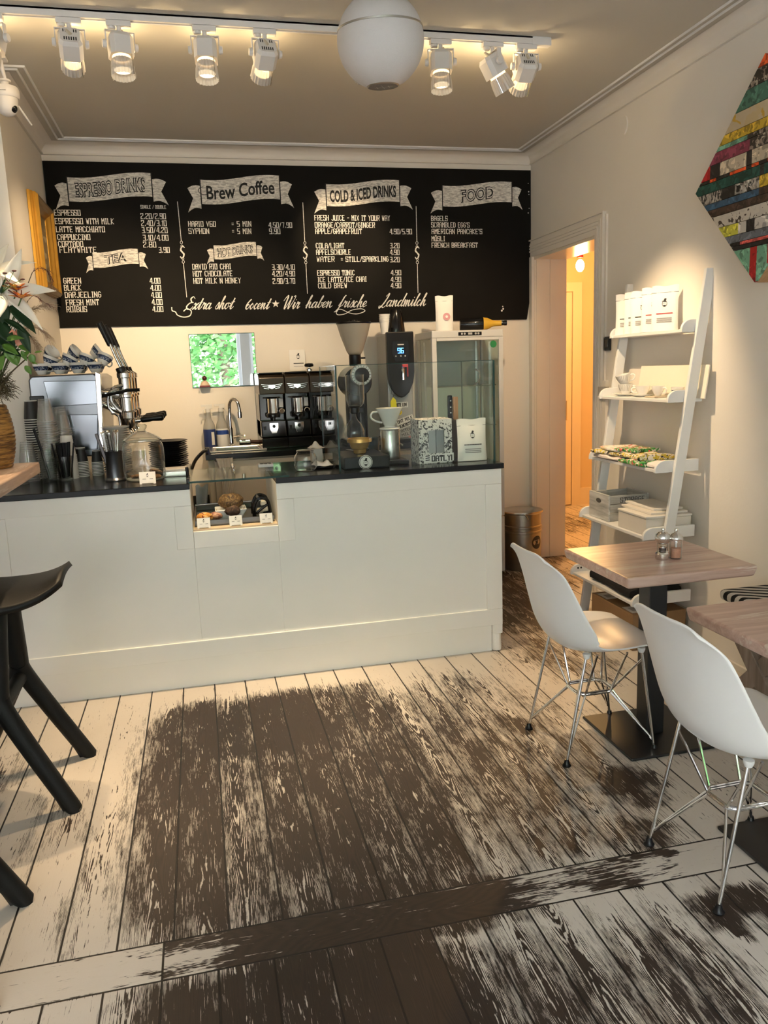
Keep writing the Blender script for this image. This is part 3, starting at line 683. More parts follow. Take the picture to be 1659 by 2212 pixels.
lump('fruit_cake', (.125, 4.09, .882), .058, (1.12, .85, .72), CRUST, 'round brown fruit cake sitting in the white dish', 'cake', .10, 3)
lump('cake_slice', (.13, 4.008, .845), .03, (1.3, .5, .9), speckle('dark_cake', [(.05,.025,.015), (.12,.06,.03)], 50), 'dark cut cake slice in front of the fruit cake', 'cake', .12, 5)
PASTRY = speckle('glazed_pastry', [(.55,.24,.05), (.16,.02,.015), (.72,.45,.18)], 22, .25)
lump('berry_pastry', (-.012, 3.99, .826), .036, (1.15, .9, .7), PASTRY, 'glazed pastry with red berries at left of the display', 'pastry', .10, 8)
lump('bread_roll', (.044, 4.02, .824), .03, (1.1, .9, .72), speckle('pale_roll', [(.55,.30,.18), (.30,.12,.08)], 20, .4), 'pale pink bread roll beside the berry pastry', 'pastry', .06, 9)
def arc_band(c, r, a0, a1, y0, y1, z):
    pass
tg = thing('wire_cake_stand', 'black curved stand holding cut cake pieces at right of display', 'stand', (.285, 4.05, .802))
b = B()
for yy in (4.0, 4.11):
    b.tube(catmull([(.235, yy, .806), (.238, yy, .86), (.262, yy, .90), (.30, yy, .893), (.312, yy, .86), (.318, yy, .806)], 6), .009)
b.tube([(.262, 3.99, .90), (.262, 4.12, .90)], .008).tube([(.31, 4.0, .87), (.25, 4.0, .83)], .007).tube([(.245, 3.99, .806), (.32, 3.99, .806), (.32, 4.12, .806), (.245, 4.12, .806)], .006, closed=True)
b.build('frame', GLOSSBLK, tg)
for i, (x, z) in enumerate(((.268, .829), (.297, .835), (.288, .868))):
    o = B().prism([(-.016, -.011), (.016, -.008), (.012, .015), (-.012, .012)], (x, 4.03, z), (1, 0, 0), (0, 0, 1), -.04).build('cake_piece', mat('pale_sponge', (.66,.60,.50), .7, var=.12), None, False, bevel=.004)
    tag(o, 'small pale cake piece held in the black curved stand', 'cake', 'cake pieces in the curved stand')
def hat_logo(b, P, s):
    """round bearded face with a top hat, drawn in strokes"""
    for r in (1.0,):
        pts = [(r*s*math.cos(a)*.9, r*s*math.sin(a)*1.15) for a in [2*PI*k/20 for k in range(21)]]
        for k in range(20): quad_strip(b, P, pts[k], pts[k+1], s*.14)
    b.poly([P(-.55*s, 1.0*s), P(.35*s, .8*s), P(.75*s, 2.0*s), P(-.05*s, 2.2*s)])
    quad_strip(b, P, (-.95*s, 1.05*s), (.75*s, .72*s), s*.22)
    quad_strip(b, P, (-.4*s, .15*s), (-.1*s, .15*s), s*.12); quad_strip(b, P, (.1*s, .15*s), (.4*s, .15*s), s*.12)
    b.poly([P(-.6*s, -.55*s), P(.6*s, -.55*s), P(.3*s, -1.1*s), P(-.3*s, -1.1*s)])
PRINT = mat('dark_print', (.02,.02,.02), .7); PGREY = mat('grey_print', (.30,.29,.28), .7); PRED = mat('red_print', (.45,.03,.03), .7)
def price_card(c, label, w=.062, h=.05, tilt=.22):
    t = thing('price_card', label, 'card', c, 'white price cards')
    x, y, z = c; u = Vector((1, 0, 0)); v = Vector((0, math.sin(tilt), math.cos(tilt))); n = u.cross(v)
    o = Vector((x-w/2, y, z+.001))
    B().prism([(0, 0), (w, 0), (w, h), (0, h)], o, u, v, .0016).build('card', PAPER, t, False)
    b = B(); P = lambda a, d: o+u*a+v*d+n*.0023
    hat_logo(b, lambda a, d: P(w/2+a, h*.70+d), h*.085)
    quad_strip(b, P, (w*.2, h*.42), (w*.38, h*.42), h*.035); quad_strip(b, P, (w*.64, h*.42), (w*.82, h*.42), h*.035)
    b.build('print', PRINT, t, False)
    B().tube([o+u*(w*.15)+n*.006+v*.002, o+u*(w*.85)+n*.006+v*.002], .0022).build('foot', STEEL, t)
price_card((-.018, 3.853, .796), 'white price card in front of the berry pastry'); price_card((.135, 3.853, .796), 'white price card in front of the fruit cake')
price_card((.283, 3.853, .796), 'white price card in front of the curved black stand'); price_card((-.262, 3.885, ZC+.001), 'white price card leaning before the big cookie jar', .075, .058)
# ---------------------------------------------------------------- back counter and what hangs on it
bc = thing('back_counter', 'cream cabinet with black top along the back wall under the sink', 'cabinet', (.8, 5.45, 0))
BC = mat('back_cabinet_paint', (.66,.56,.44), .5, var=.03)
b = B().box(.035, 1.57, 5.19, BY-.005, .08, .86).box(.035, .07, 5.19, BY-.005, .86, .985).box(.40, 1.57, 5.19, BY-.005, .86, .985).box(.07, .40, 5.19, 5.262, .86, .985).box(.07, .40, 5.578, BY-.005, .86, .985).box(.035, .065, 5.165, 5.19, .08, .985)
b.build('carcass', BC, bc, False)
for x0, x1 in ((.072, .60), (.606, 1.13), (1.136, 1.565)):
    d = B().box(x0, x1, 5.165, 5.187, .09, .975).build('door', BC, bc, False, bevel=.002)
B().box(.04, 1.57, 5.22, 5.7, 0, .08).build('plinth', BLACK, bc, False)
b = B().box(.02, 1.578, 5.135, 5.27, .99, ZC).box(.02, .075, 5.27, BY-.005, .99, ZC).box(.395, 1.578, 5.27, BY-.005, .99, ZC).box(.075, .395, 5.57, BY-.005, .99, ZC)
tag(b.build('worktop', BLACKTOP, None, False, bevel=.002), 'black worktop on the back cabinet holding grinders and sink', 'worktop')
sk = thing('sink', 'small stainless steel inset sink below the tap', 'sink', (.235, 5.42, .9))
b = B().box(.076, .394, 5.271, 5.29, .89, 1.03).box(.076, .394, 5.55, 5.569, .89, 1.03).box(.076, .095, 5.29, 5.55, .89, 1.03).box(.375, .394, 5.29, 5.55, .89, 1.03).box(.09, .38, 5.28, 5.56, .886, .892)
b.build('basin', STEEL, sk, False, bevel=.006)
b = B().box(.05, .42, 5.245, 5.272, ZC+.0005, ZC+.01).box(.05, .42, 5.568, 5.595, ZC+.0005, ZC+.01).box(.05, .078, 5.272, 5.568, ZC+.0005, ZC+.01).box(.392, .42, 5.272, 5.568, ZC+.0005, ZC+.01)
b.build('rim', STEEL, sk, False, bevel=.004)
fc = thing('tap', 'tall curved chrome swan neck tap over the sink', 'tap', (.205, 5.63, ZC))
B().lathe([(.028, 0), (.028, .012), (.017, .02), (.017, .13), (.014, .135)], (.205, 5.63, ZC), 20).build('base', CHROME, fc)
B().tube(catmull([(.205, 5.63, ZC+.12), (.207, 5.63, ZC+.25), (.212, 5.62, ZC+.305), (.235, 5.60, ZC+.33), (.262, 5.575, ZC+.31), (.272, 5.565, ZC+.26), (.272, 5.563, ZC+.235)], 6), .0115, 12).build('spout', CHROME, fc)
B().cyl((.272, 5.563, ZC+.245), (.272, 5.563, ZC+.20), .015).build('aerator', CHROME, fc, bevel=.003)
B().tube([(.222, 5.62, ZC+.065), (.262, 5.60, ZC+.075), (.305, 5.59, ZC+.075)], .009).build('lever', CHROME, fc)
kt = thing('portafilter', 'chrome and wood portafilter lying beside the sink', 'portafilter', (.34, 5.60, ZC))
B().cyl((.26, 5.64, ZC+.03), (.34, 5.64, ZC+.03), .022).build('basket', CHROME, kt, bevel=.004)
B().cyl((.34, 5.64, ZC+.026), (.41, 5.62, ZC+.022), .012, .015).build('handle', mat('dark_handle', (.05,.02,.012), .35), kt, bevel=.004)
def spray(c, blue, label):
    t = thing('spray_bottle', label, 'bottle', c, 'spray bottles by the sink')
    x, y, z = c; HZ = glass('milky_bottle', (.86,.85,.82), .8, .2, .42, (.60,.60,.58)) if 'milky_bottle' not in MAT else MAT['milky_bottle']
    B().lathe([(.040, 0), (.042, .01), (.042, .135), (.038, .16), (.020, .20), (.015, .235), (.015, .25)], c, 20).build('bottle_body', HZ, t)
    B().lathe([(.0405, .004), (.0427, .012), (.0427, .128), (.0405, .13)], c, 20, caps=False).build('label', mat('blue_label', (.02,.04,.16), .5) if blue else PAPER, t)
    b = B()
    if blue:
        b.lathe([(.0432, .02), (.0432, .11)], c, 24, caps=False)
        for v in list(b.bm.verts):
            if v.co.y > y-.024 or v.co.x < x+.004: b.bm.verts.remove(v)
        b.build('label_panel', PAPER, t, label='white text panel')
    else:
        b.lathe([(.0432, .088), (.0432, .118)], c, 24, caps=False); b.build('label_band', mat('blue_band', (.02,.06,.28), .5), t, label='blue band')
    b = B().cyl((x, y, z+.245), (x, y, z+.27), .018).box(x-.012, x+.03, y-.012, y+.012, z+.27, z+.30).box(x-.045, x-.012, y-.007, y+.007, z+.284, z+.30)
    b.tube([(x+.012, y, z+.272), (x+.03, y, z+.255), (x+.036, y, z+.235)], .004) if not blue else b.tube([(x-.014, y, z+.28), (x-.03, y, z+.26), (x-.034, y, z+.238)], .004)
    b.build('trigger_head', mat('white_sprayer', (.70,.68,.64), .4), t, False, bevel=.003)
spray((.062, 5.655, ZC), True, 'spray bottle with a dark blue label, left of the pair')
spray((.150, 5.665, ZC), False, 'spray bottle with white label and blue band, beside the tap')
tw = B()
def twf(u, v):
    z = 1.0-.32*v; w = .105*(1-.55*v); fold = .010*math.sin(u*PI*5+v*2)
    return (.135+(u-.5)*w+.045*v*0+.012*math.sin(v*4), 5.128-.006*math.sin(u*PI)-abs(fold)-.012*v, z)
tw.grid(twf, 24, 18)
tt_ = thing('tea_towel', 'cream cotton towel hanging from the back worktop edge', 'towel', (.135, 5.12, .68))
tw.build('towel_cloth', mat('cream_cotton', (.66,.58,.50), .9, bump=.2), tt_, solid=.004)
B().box(.083, .187, 5.129, 5.165, ZC+.001, ZC+.006).build('folded_end', MAT['cream_cotton'], tt_, False, bevel=.002)
hs = B().tube(catmull([(.03, 5.30, 1.04), (-.0, 5.20, 1.035), (-.05, 5.10, .99), (-.085, 5.05, .90), (-.10, 5.02, .78), (-.10, 5.1, .3), (-.1, 5.15, .0)], 8), .011)
tag(hs.build('hose', BLKPL, None), 'black rubber hose curving down left of the sink cabinet', 'hose')
lb = thing('low_shelf', 'low black shelf unit left of the sink cabinet', 'shelf', (-.16, 5.4, 0))
b = B().box(-.34, .028, 5.2, 5.6, .60, .63).box(-.34, .028, 5.2, 5.6, .06, .09).box(-.34, -.32, 5.2, 5.6, 0, .60).box(.008, .028, 5.2, 5.6, 0, .60)
b.box(-.34, .028, 5.59, 5.605, 0.09, .70).build('frame', BLACK, lb, False)
cl = B()
cl.grid(lambda u, v: (-.06+.085*u*(1-.3*v), 5.36+.05*math.sin(u*5)*v-.06*v, .80-.165*v+.01*math.sin(u*9)), 12, 10)
tag(cl.build('cleaning_cloth', mat('pale_blue_cloth', (.50,.62,.76), .9), None, solid=.004), 'pale blue cleaning cloth draped on the low black shelf', 'cloth')
# ---------------------------------------------------------------- grinders
def grinder(x0, w, label, badge=True):
    t = thing('espresso_grinder', label, 'grinder', (x0+w/2, 5.45, ZC), 'row of black espresso grinders')
    x1 = x0+w; y0, y1 = 5.30, 5.68; xm = (x0+x1)/2
    b = B().box(x0, x1, y0+.10, y1, ZC+.075, ZC+.50).box(x0, x1, y0+.02, y1, ZC+.075, ZC+.185)
    b.build('body', GLOSSBLK, t, False, bevel=.006)
    b = B().box(x0-.002, x1+.002, y0-.01, y1+.01, ZC, ZC+.072); b.build('knock_drawer', GLOSSBLK, t, False, bevel=.005)
    hd = B().prism([(y0, ZC+.36), (y1, ZC+.36), (y1, ZC+.49), (y0+.06, ZC+.495), (y0+.012, ZC+.47)], (x0-.001, 0, 0), (0, 1, 0), (0, 0, 1), w+.002).build('hood', mat('bronze_black_hood', (.035,.026,.018), .2, .3), t, False, bevel=.006)
    B().box(x0+.004, x1-.004, y0+.03, y0+.2, ZC+.497, ZC+.502).build('top_plate', BLKPL, t, False)
    b = B(); P = lambda a, d: (xm+a, y0-.0018+.10*max(0, (d-.05))*0, ZC+.41+d)
    for s_ in (-1, 1):
        for k in range(3): quad_strip(b, P, (s_*.022, .010-.012*k), (s_*(.068-.008*k), .016-.012*k), .0025)
    b.poly([P(-.024, -.005), P(0, -.016), P(.024, -.005), P(.02, .012), P(-.02, .012)])
    b.build('wing_emblem', CHROME, hd, False, label='chrome winged emblem')
    B().lathe([(.036, 0), (.036, .105), (.032, .11)], (xm+.003, y0+.055, ZC+.225), 24).build('doser', CHROME, t)
    b = B().lathe([(.045, 0), (.048, .02), (.044, .03)], (xm+.003, y0+.055, ZC+.205), 24).cyl((xm+.003, y0+.05, ZC+.205), (xm+.003, y0+.045, ZC+.165), .014, .010)
    b.build('doser_base', GLOSSBLK, t)
    B().box(xm-.006, xm+.012, y0+.0155, y0+.022, ZC+.235, ZC+.33).build('window', mat('pale_window', (.40,.46,.5), .15), t, False)
    b = B().box(xm+.045, xm+.075, y0+.06, y0+.1, ZC+.27, ZC+.33); b.build('dosing_lever', GREYP, t, False, bevel=.003)
    B().cyl((xm+.06, y0+.085, ZC+.25), (xm+.06, y0+.03, ZC+.245), .02).build('knob', CHROME, t, bevel=.004)
    B().tube([(xm-.055, y0+.07, ZC+.335), (xm+.055, y0+.07, ZC+.335)], .004).build('fork', CHROME, t)
    b = B().prism([(-.03, .0), (-.016, -.035), (.016, -.035), (.03, 0), (.03, .035), (-.03, .035)], (xm, y0+.02, ZC+.135), (1, 0, 0), (0, 0, 1), .004)
    bd = b.build('badge', CHROME, t, False, bevel=.002, label='chrome shield badge')
    B().cyl((xm, y0+.016, ZC+.148), (xm, y0+.0145, ZC+.148), .011).build('badge_centre', BLKPL, bd)
    B().box(x0+.015, x0+.032, y0+.0165, y0+.0205, ZC+.125, ZC+.15).build('switch', BLKPL, t, False, bevel=.002)
    return t
grinder(.398, .166, 'black espresso grinder nearest the tap, first of the row of three')
grinder(.570, .160, 'black espresso grinder in the middle of the row of three')
grinder(.736, .155, 'black espresso grinder farthest from the tap, half behind the glass case')
tm = thing('tamper', 'black coffee tamper standing on top of the grinders', 'tamper', (.755, 5.45, ZC+.503))
B().lathe([(.022, 0), (.022, .012), (.006, .018), (.006, .025)], (.755, 5.45, ZC+.503), 20).build('stem', CHROME, tm)
B().lathe([(.008, .025), (.030, .03), (.032, .04), (.026, .05), (.0, .053)], (.755, 5.45, ZC+.503), 20).build('handle', BLKPL, tm)
sn = thing('sign_card', 'white card sign with a hatted face logo behind the grinders', 'sign', (.67, 5.70, ZC+.50))
a_ = at(624, 756, 1, 5.70); c_ = at(661, 804, 1, 5.70)
B().box(a_.x, c_.x, 5.70, 5.706, 1.53, a_.z).build('card', PAPER, sn, False)
b = B(); P = lambda x, y: (a_.x+x, 5.6985, a_.z+y)
hat_logo(b, lambda x, y: P(.063+x, -.05+y), .012); quad_strip(b, P, (.03, -.095), (.098, -.095), .005); quad_strip(b, P, (.03, -.115), (.095, -.115), .002)
b.build('print', PRINT, sn, False)
# ---------------------------------------------------------------- wall mirror with a small decal
mr = thing('wall_mirror', 'small frameless rectangular mirror reflecting green trees', 'mirror', (.2, BY, 1.44))
MIRR = mat('mirror_silver', (.92,.94,.93), .0, 1, var=.01)
B().box(-.027, .418, BY-.006, BY-.0005, 1.441, 1.804).build('mirror_plate', MIRR, mr, False)
b = B()
for q in ((-.029, .420, 1.802, 1.806), (-.029, .420, 1.439, 1.443), (-.029, -.026, 1.443, 1.802), (.417, .420, 1.443, 1.802)): b.box(q[0], q[1], BY-.0066, BY-.001, q[2], q[3])
b.build('bevel_edge', EDGE, mr, False)
fg = thing('stamp', 'little wooden stamp with a dark round knob on mirror edge', 'stamp', (.055, BY-.03, 1.441))
x, y, z = .055, BY-.032, 1.441
B().box(x-.038, x+.038, y-.025, y+.0255, z, z+.013).build('base', mat('dark_red_base', (.14,.01,.015), .4), fg, False, bevel=.003)
B().lathe([(.034, .013), (.030, .022), (.026, .028), (.022, .036), (.012, .044), (.006, .048)], (x, y, z), 20, sy=.7).build('body', wood('pale_stamp_wood', (.50,.36,.26), (.66,.52,.42), 0), fg)
B().ball((x, y, z+.062), .017).build('knob', mat('dark_red_knob', (.06,.008,.01), .25), fg)
# ---------------------------------------------------------------- tall hopper grinder, water boiler, fridge
ek = thing('hopper_grinder', 'tall black grinder with a big smoky cone hopper', 'grinder', (1.04, 5.25, ZC))
X0, Y0 = 1.04, 5.25
b = B().box(X0-.10, X0+.10, Y0-.12, Y0+.14, ZC, ZC+.04).box(X0-.06, X0+.065, Y0-.02, Y0+.12, ZC+.04, ZC+.40)
b.build('body', GLOSSBLK, ek, False, bevel=.012)
B().cyl((X0, Y0+.14, ZC+.42), (X0, Y0-.06, ZC+.42), .105, .095, 32).build('burr_housing', GLOSSBLK, ek, bevel=.008)
d = B().lathe([(.072, 0), (.072, .012), (.066, .02)], (X0+.02, Y0-.06, ZC+.465), 32, Matrix.Rotation(PI/2, 3, 'X')).build('grind_dial', mat('silver_dial', (.62,.62,.60), .3, .5), ek)
B().lathe([(.048, .0), (.048, .03), (.03, .036)], (X0+.02, Y0-.078, ZC+.465), 24, Matrix.Rotation(PI/2, 3, 'X')).build('dial_knob', BLKPL, d)
b = B()
for k in range(20):
    a = 2*PI*k/20; c, s_ = math.cos(a), math.sin(a)
    quad_strip(b, lambda x, y: (X0+.02+x, Y0-.0812, ZC+.465+y), (.054*c, .054*s_), (.064*c, .064*s_), .003)
b.build('dial_marks', PRINT, d, False)
B().lathe([(.036, 0), (.040, .01), (.040, .07), (.034, .075)], (X0-.003, Y0, ZC+.525), 24).build('neck', BLKPL, ek, bevel=.002)
B().cyl((X0+.037, Y0-.01, ZC+.575), (X0+.065, Y0-.01, ZC+.575), .006).build('stop_screw', BLKPL, ek)
B().lathe([(.038, .598), (.052, .62), (.088, .72), (.108, .79), (.112, .80)], (X0-.003, Y0, ZC), 32, caps=False).build('hopper', FROST, ek, solid=.003)
B().lathe([(.113, .796), (.117, .802), (.115, .81), (.03, .814), (.028, .822), (0, .823)], (X0-.003, Y0, ZC), 32).build('hopper_lid', BLKPL, ek)
bo = thing('water_boiler', 'tall grey hot water boiler with black display panel and stickers', 'water boiler', (1.365, 5.45, ZC))
b = B().box(1.272, 1.455, 5.33, 5.62, ZC+.012, ZC+.735); b.build('body', GREYP, bo, False, bevel=.012)
B().box(1.262, 1.465, 5.25, 5.62, ZC, ZC+.02).build('drip_base', BLKPL, bo, False, bevel=.004)
cx = 1.362
pl = [(-.095, .742), (-.095, .47), (-.085, .40), (-.055, .335), (-.02, .305), (0, .30), (.02, .305), (.055, .335), (.085, .40), (.095, .47), (.095, .742)]
B().prism(pl, (cx, 5.332, ZC), (1, 0, 0), (0, 0, 1), .045).build('front_panel', mat('matte_black_panel', (.010,.010,.011), .35, spec=.2), bo, False, bevel=.008)
sc = B().prism([(-.055, .68), (-.06, .60), (-.04, .545), (.045, .545), (.06, .60), (.055, .68)], (cx, 5.2865, ZC), (1, 0, 0), (0, 0, 1), .002).build('screen_bezel', GLOSSBLK, bo, False)
b = B(); strokes(b, '96', lambda x, y: (cx-.02+x, 5.2838, ZC+.60+y), .038, .032, .14)
b.build('digits', mat('blue_digits', (.05,.2,1), .5, emit=(.03,.16,1), estr=7), sc, False, label='glowing blue 96')
b = B(); quad_strip(b, lambda x, y: (cx+x, 5.2838, ZC+.656+y), (-.018, 0), (.02, 0), .007)
for x in (-.035, 0, .03): b.poly([(cx+x+.005*math.cos(a), 5.2838, ZC+.58+.005*math.sin(a)) for a in [k*PI/4 for k in range(8)]])
b.build('print', mat('pale_print', (.5,.5,.5), .6), sc, False)
B().tube(catmull([(cx, 5.29, ZC+.50), (cx, 5.25, ZC+.50), (cx, 5.235, ZC+.47), (cx, 5.235, ZC+.42)], 5), .010).build('spout', CHROME, bo)
b = B().box(cx+.005, cx+.045, 5.268, 5.287, ZC+.505, ZC+.525).box(cx+.038, cx+.045, 5.268, 5.287, ZC+.44, ZC+.505).box(cx+.012, cx+.019, 5.268, 5.287, ZC+.44, ZC+.505)
b.build('tap_handle', mat('red_lever', (.50,.02,.02), .35), bo, False, bevel=.003, label='red tap handle')
def sticker(parent, rect, col, text=None, rot=0, tcol=PRINT, th=.6, y=5.3285):
    x0, x1, z0, z1 = rect; cx_, cz_ = (x0+x1)/2, (z0+z1)/2; c, s_ = math.cos(rot), math.sin(rot)
    P = lambda a, d, off=0: (cx_+a*c-d*s_, y-off, ZC+cz_+a*s_+d*c)
    w, h = (x1-x0)/2, (z1-z0)/2
    st_ = B().poly([P(-w, -h), P(w, -h), P(w, h), P(-w, h)]).build('sticker', mat('sticker_%d%d%d' % tuple(int(q*99) for q in col), col, .4), parent, False)
    if text:
        b = B(); n = len(text)
        for i, s in enumerate(text):
            hh = 2*h/n*th; strokes(b, s, lambda x, yy: P(-w*.88+x, h-(i+1)*2*h/n+(2*h/n-hh)/2+yy, .0008), w*1.76, hh, .22)
        b.build('sticker_print', tcol, st_, False)
sticker(bo, (1.318, 1.412, .232, .268), (.75,.75,.72), ['LATTE LOVE'])
sticker(bo, (1.33, 1.455, .095, .165), (.78,.77,.74), ['OAT MILK', 'GENERATION'], .30)
sticker(bo, (1.355, 1.44, .035, .09), (.42,.42,.42), ['DITCH', 'MILK'], .22)
sticker(bo, (1.41, 1.45, -.0, .03), (.65,.12,.12), ['Q'], 0, PAPER)
s_ = B().lathe([(.017, 0), (0, .0004)], (1.352, 5.3285, ZC+.198), 20, Matrix.Rotation(PI/2, 3, 'X')).build('smiley_sticker', mat('yellow_sticker', (.80,.62,.02), .5), bo)
b = B()
for x in (-.006, .006): quad_strip(b, lambda u, v: (1.352+u, 5.3275, ZC+.198+v), (x, .003), (x, .006), .003)
for k in range(5): quad_strip(b, lambda u, v: (1.352+u, 5.3275, ZC+.198+v), (.010*math.cos(PI+k*PI/5), .010*math.sin(PI+k*PI/5)), (.010*math.cos(PI+(k+1)*PI/5), .010*math.sin(PI+(k+1)*PI/5)), .002)
b.build('smiley_print', PRINT, s_, False)
tag_ = thing('paper_tag', 'yellow paper tag hanging beside the water boiler', 'tag', (1.305, 5.29, ZC+.2))
B().prism([(0, .02), (.03, 0), (.045, .05), (.04, .10), (.02, .12), (0, .09)], (1.285, 5.31, ZC+.185), (1, .2, 0), (0, 0, 1), .0015).build('tag_paper', mat('yellow_paper', (.75,.72,.04), .6), tag_, False)
B().tube([(1.305, 5.315, ZC+.30), (1.315, 5.325, ZC+.34)], .0015).build('string', BLKPL, tag_)
tag(B().prism([(0, .03), (.05, 0), (.065, .03), (.015, .07)], (1.29, 5.315, ZC+.30), (1, 0, 0), (0, 0, 1), .01).build('cable_clip', mat('ribbed_grey', (.14,.14,.14), .5, var=.4, scale=90), None, False), 'grey ribbed clip stuck to the left edge of the boiler', 'clip')
vs_ = B().lathe([(.062, 0), (.064, .02), (.050, .11), (.040, .155), (.036, .165), (.032, .16), (.040, .10)], (1.375, 5.45, ZC+.736), 28)
tag(vs_.build('black_jug', GLOSSBLK, None), 'black tapered jug standing on top of the water boiler', 'jug')
# white cups stacked on the boiler
def paper_cup(name, m, rt=.040, rb=.029, h=.09, rim=.0035, ribbed=False):
    pr = [(0, .004), (rb, .004), (rb+.001, 0), (rt-.001, h-.004), (rt+rim*.6, h-.003), (rt+rim*.6, h), (rt-.002, h), (rt-.003, h-.006), (rb-.002, .008), (0, .008)]
    return B().lathe(pr, (0, 0, 0), 24).build(name, m, None, local=True)
pc = paper_cup('paper_cup', PAPER, .038, .027, .085)
tag(pc, 'white paper cup in the short stack on the water boiler', 'cup', 'cups on the water boiler'); pc.location = (1.300, 5.46, ZC+.736)
for k in range(1, 5): q = dup(pc, (1.300, 5.46, ZC+.736+.012*k))
# fridge
FX0, FX1, FY0, FY1, FZ = 1.585, 2.105, 5.29, 5.72, 1.765
fg = thing('display_fridge', 'tall glass sided display fridge with white frame beside doorway', 'fridge', (1.85, 5.5, 0))
FR = mat('fridge_white', (.62,.61,.59), .35, var=.02)
b = B().box(FX0, FX1, FY0, FY1, .03, .44).box(FX0, FX1, FY0, FY1, 1.715, FZ).box(FX0, FX1, FY0, FY1, .445, .50)
for x in (FX0, FX1-.022):
    b.box(x, x+.022, FY0+.0185, FY0+.035, .50, 1.715).box(x, x+.022, FY1-.035, FY1, .50, 1.715)
b.build('frame', FR, fg, False, bevel=.006)
B().box(FX0+.035, FX1-.035, FY1-.02, FY1-.004, .50, 1.715).build('back_panel', mat('fridge_back', (.50,.55,.52), .4, var=.03), fg, False)
FGL = glass('fridge_glass', (.90,.95,.94), .8, edge=.9)
B().box(FX0+.004, FX0+.008, FY0+.035, FY1-.035, .50, 1.715).build('side_pane', FGL, fg, False)
B().box(FX1-.008, FX1-.004, FY0+.035, FY1-.035, .50, 1.715).build('side_pane', FGL, fg, False)
dr_ = B()
for q in ((FX0, FX0+.034, .50, 1.715), (FX1-.034, FX1, .50, 1.715), (FX0+.034, FX1-.034, 1.695, 1.715), (FX0+.034, FX1-.034, .50, .53)): dr_.box(q[0], q[1], FY0+.002, FY0+.018, q[2], q[3])
dd = dr_.build('door', FR, fg, False, bevel=.003)
B().box(FX0+.034, FX1-.034, FY0+.008, FY0+.012, .53, 1.695).build('door_pane', FGL, dd, False)
B().tube(catmull([(FX0+.31, FY0-.002, 1.50), (FX0+.335, FY0-.012, 1.47), (FX0+.33, FY0-.012, 1.42), (FX0+.30, FY0-.002, 1.39)], 5), .006).build('door_handle', CHROME, dd)
B().lathe([(.024, 0), (0, .0006)], (FX1-.075, FY0-.0005, 1.665), 24, Matrix.Rotation(PI/2, 3, 'X')).build('round_sticker', mat('green_sticker', (.02,.22,.07), .5), dd, label='round green sticker')
for z in (.80, 1.10, 1.38):
    s_ = B().box(FX0+.04, FX1-.04, FY0+.05, FY1-.03, z, z+.006).build('shelf', PANE, fg, False)
    B().tube([(FX0+.04, FY0+.05, z+.003), (FX1-.04, FY0+.05, z+.003)], .004).build('shelf_rail', CHROME, s_)
for x in (FX0+.06, FX1-.06):
    b = B().box(x-.008, x+.008, FY1-.035, FY1-.024, .52, 1.70)
    b.build('shelf_rack', STEEL, fg, False)
cp = B().box(FX0+.19, FX0+.36, FY0-.004, FY0+.001, 1.728, 1.752).build('control_strip', BLKPL, fg, False, bevel=.004)
b = B()
for x in (.215, .235, .315, .335): b.cyl((FX0+x, FY0-.004, 1.740), (FX0+x, FY0-.0065, 1.740), .007, seg=12)
b.box(FX0+.26, FX0+.29, FY0-.006, FY0-.003, 1.733, 1.747).build('buttons', mat('pale_buttons', (.5,.5,.5), .4), cp, False)
# coffee bags
def coffee_bag(name, label, w=.135, h=.22, d=.06, group=None, mark='hat', ink=PRINT, m=PAPER, seal=.035):
    t = thing(name, label, 'coffee bag', (0,0,0), group)
    b = B(); NU, NV = 14, 16
    def side(sg):
        def f(u, v):
            x = (u-.5)*w*(1-.04*math.sin(v*PI)); z = h*v
            bulge = (math.sin(min(1, u*1.0)*PI)**.6)*(d/2)*max(0, 1-v/(1-seal/h))**.55*(1 if v < 1 else 0)
            if v > 1-seal/h: bulge = 0
            return (x, sg*(.0016*min(1, 30*u*(1-u))*(v < 1)+bulge), z+.003*math.sin(u*9)*v)
        return f
    b.grid(side(-1), NU, NV); b.grid(side(1), NU, NV)
    bmesh.ops.remove_doubles(b.bm, verts=b.bm.verts, dist=1e-5)
    body = b.build('pouch', m, t, local=True)
    P = lambda x, y: (x, -(.0035+(math.sin((x/w+.5)*PI)**.6)*(d/2)*max(0, 1-(y/h)/(1-seal/h))**.55), y)
    b = B()
    quad_strip(b, lambda x, y: (x, -.0032, y), (-w/2, h-seal), (w/2, h-seal), .002)
    if mark == 'hat':
        hat_logo(b, lambda x, y: P(x, h*.60+y), h*.055)
        pl_ = B()
        for k in range(3):
            for j in range(10): quad_strip(pl_, P, (w*(-.26+.052*j), h*(.28-.04*k)), (w*(-.26+.052*(j+1)), h*(.28-.04*k)), h*.022)
        pl_.build('small_print', PGREY, t, False, local=True)
        t2 = B(); 
        for k in range(7): quad_strip(t2, P, (-w*.28+k*w*.085, h*.385), (-w*.28+k*w*.085+w*.055, h*.385), h*.022)
        t2.build('name_line', ink, t, False, local=True)
    else:
        r = h*.11
        for rr, m_ in ((1.0, mat('pink_print', (.62,.30,.33), .6)), (.35, PAPER)):
            c = B(); c.poly([P(.012+rr*r*math.cos(a), h*.40+rr*r*math.sin(a))[:1]+(P(.012+rr*r*math.cos(a), h*.40+rr*r*math.sin(a))[1]-.001*(1.5-rr)-.004,)+P(0, h*.40+rr*r*math.sin(a))[2:] for a in [2*PI*k/20 for k in range(20)]])
            c.build('ring_mark', m_, t, False, local=True)
    b.build('logo', PRINT if mark == 'hat' else PGREY, t, False, local=True)
    return t
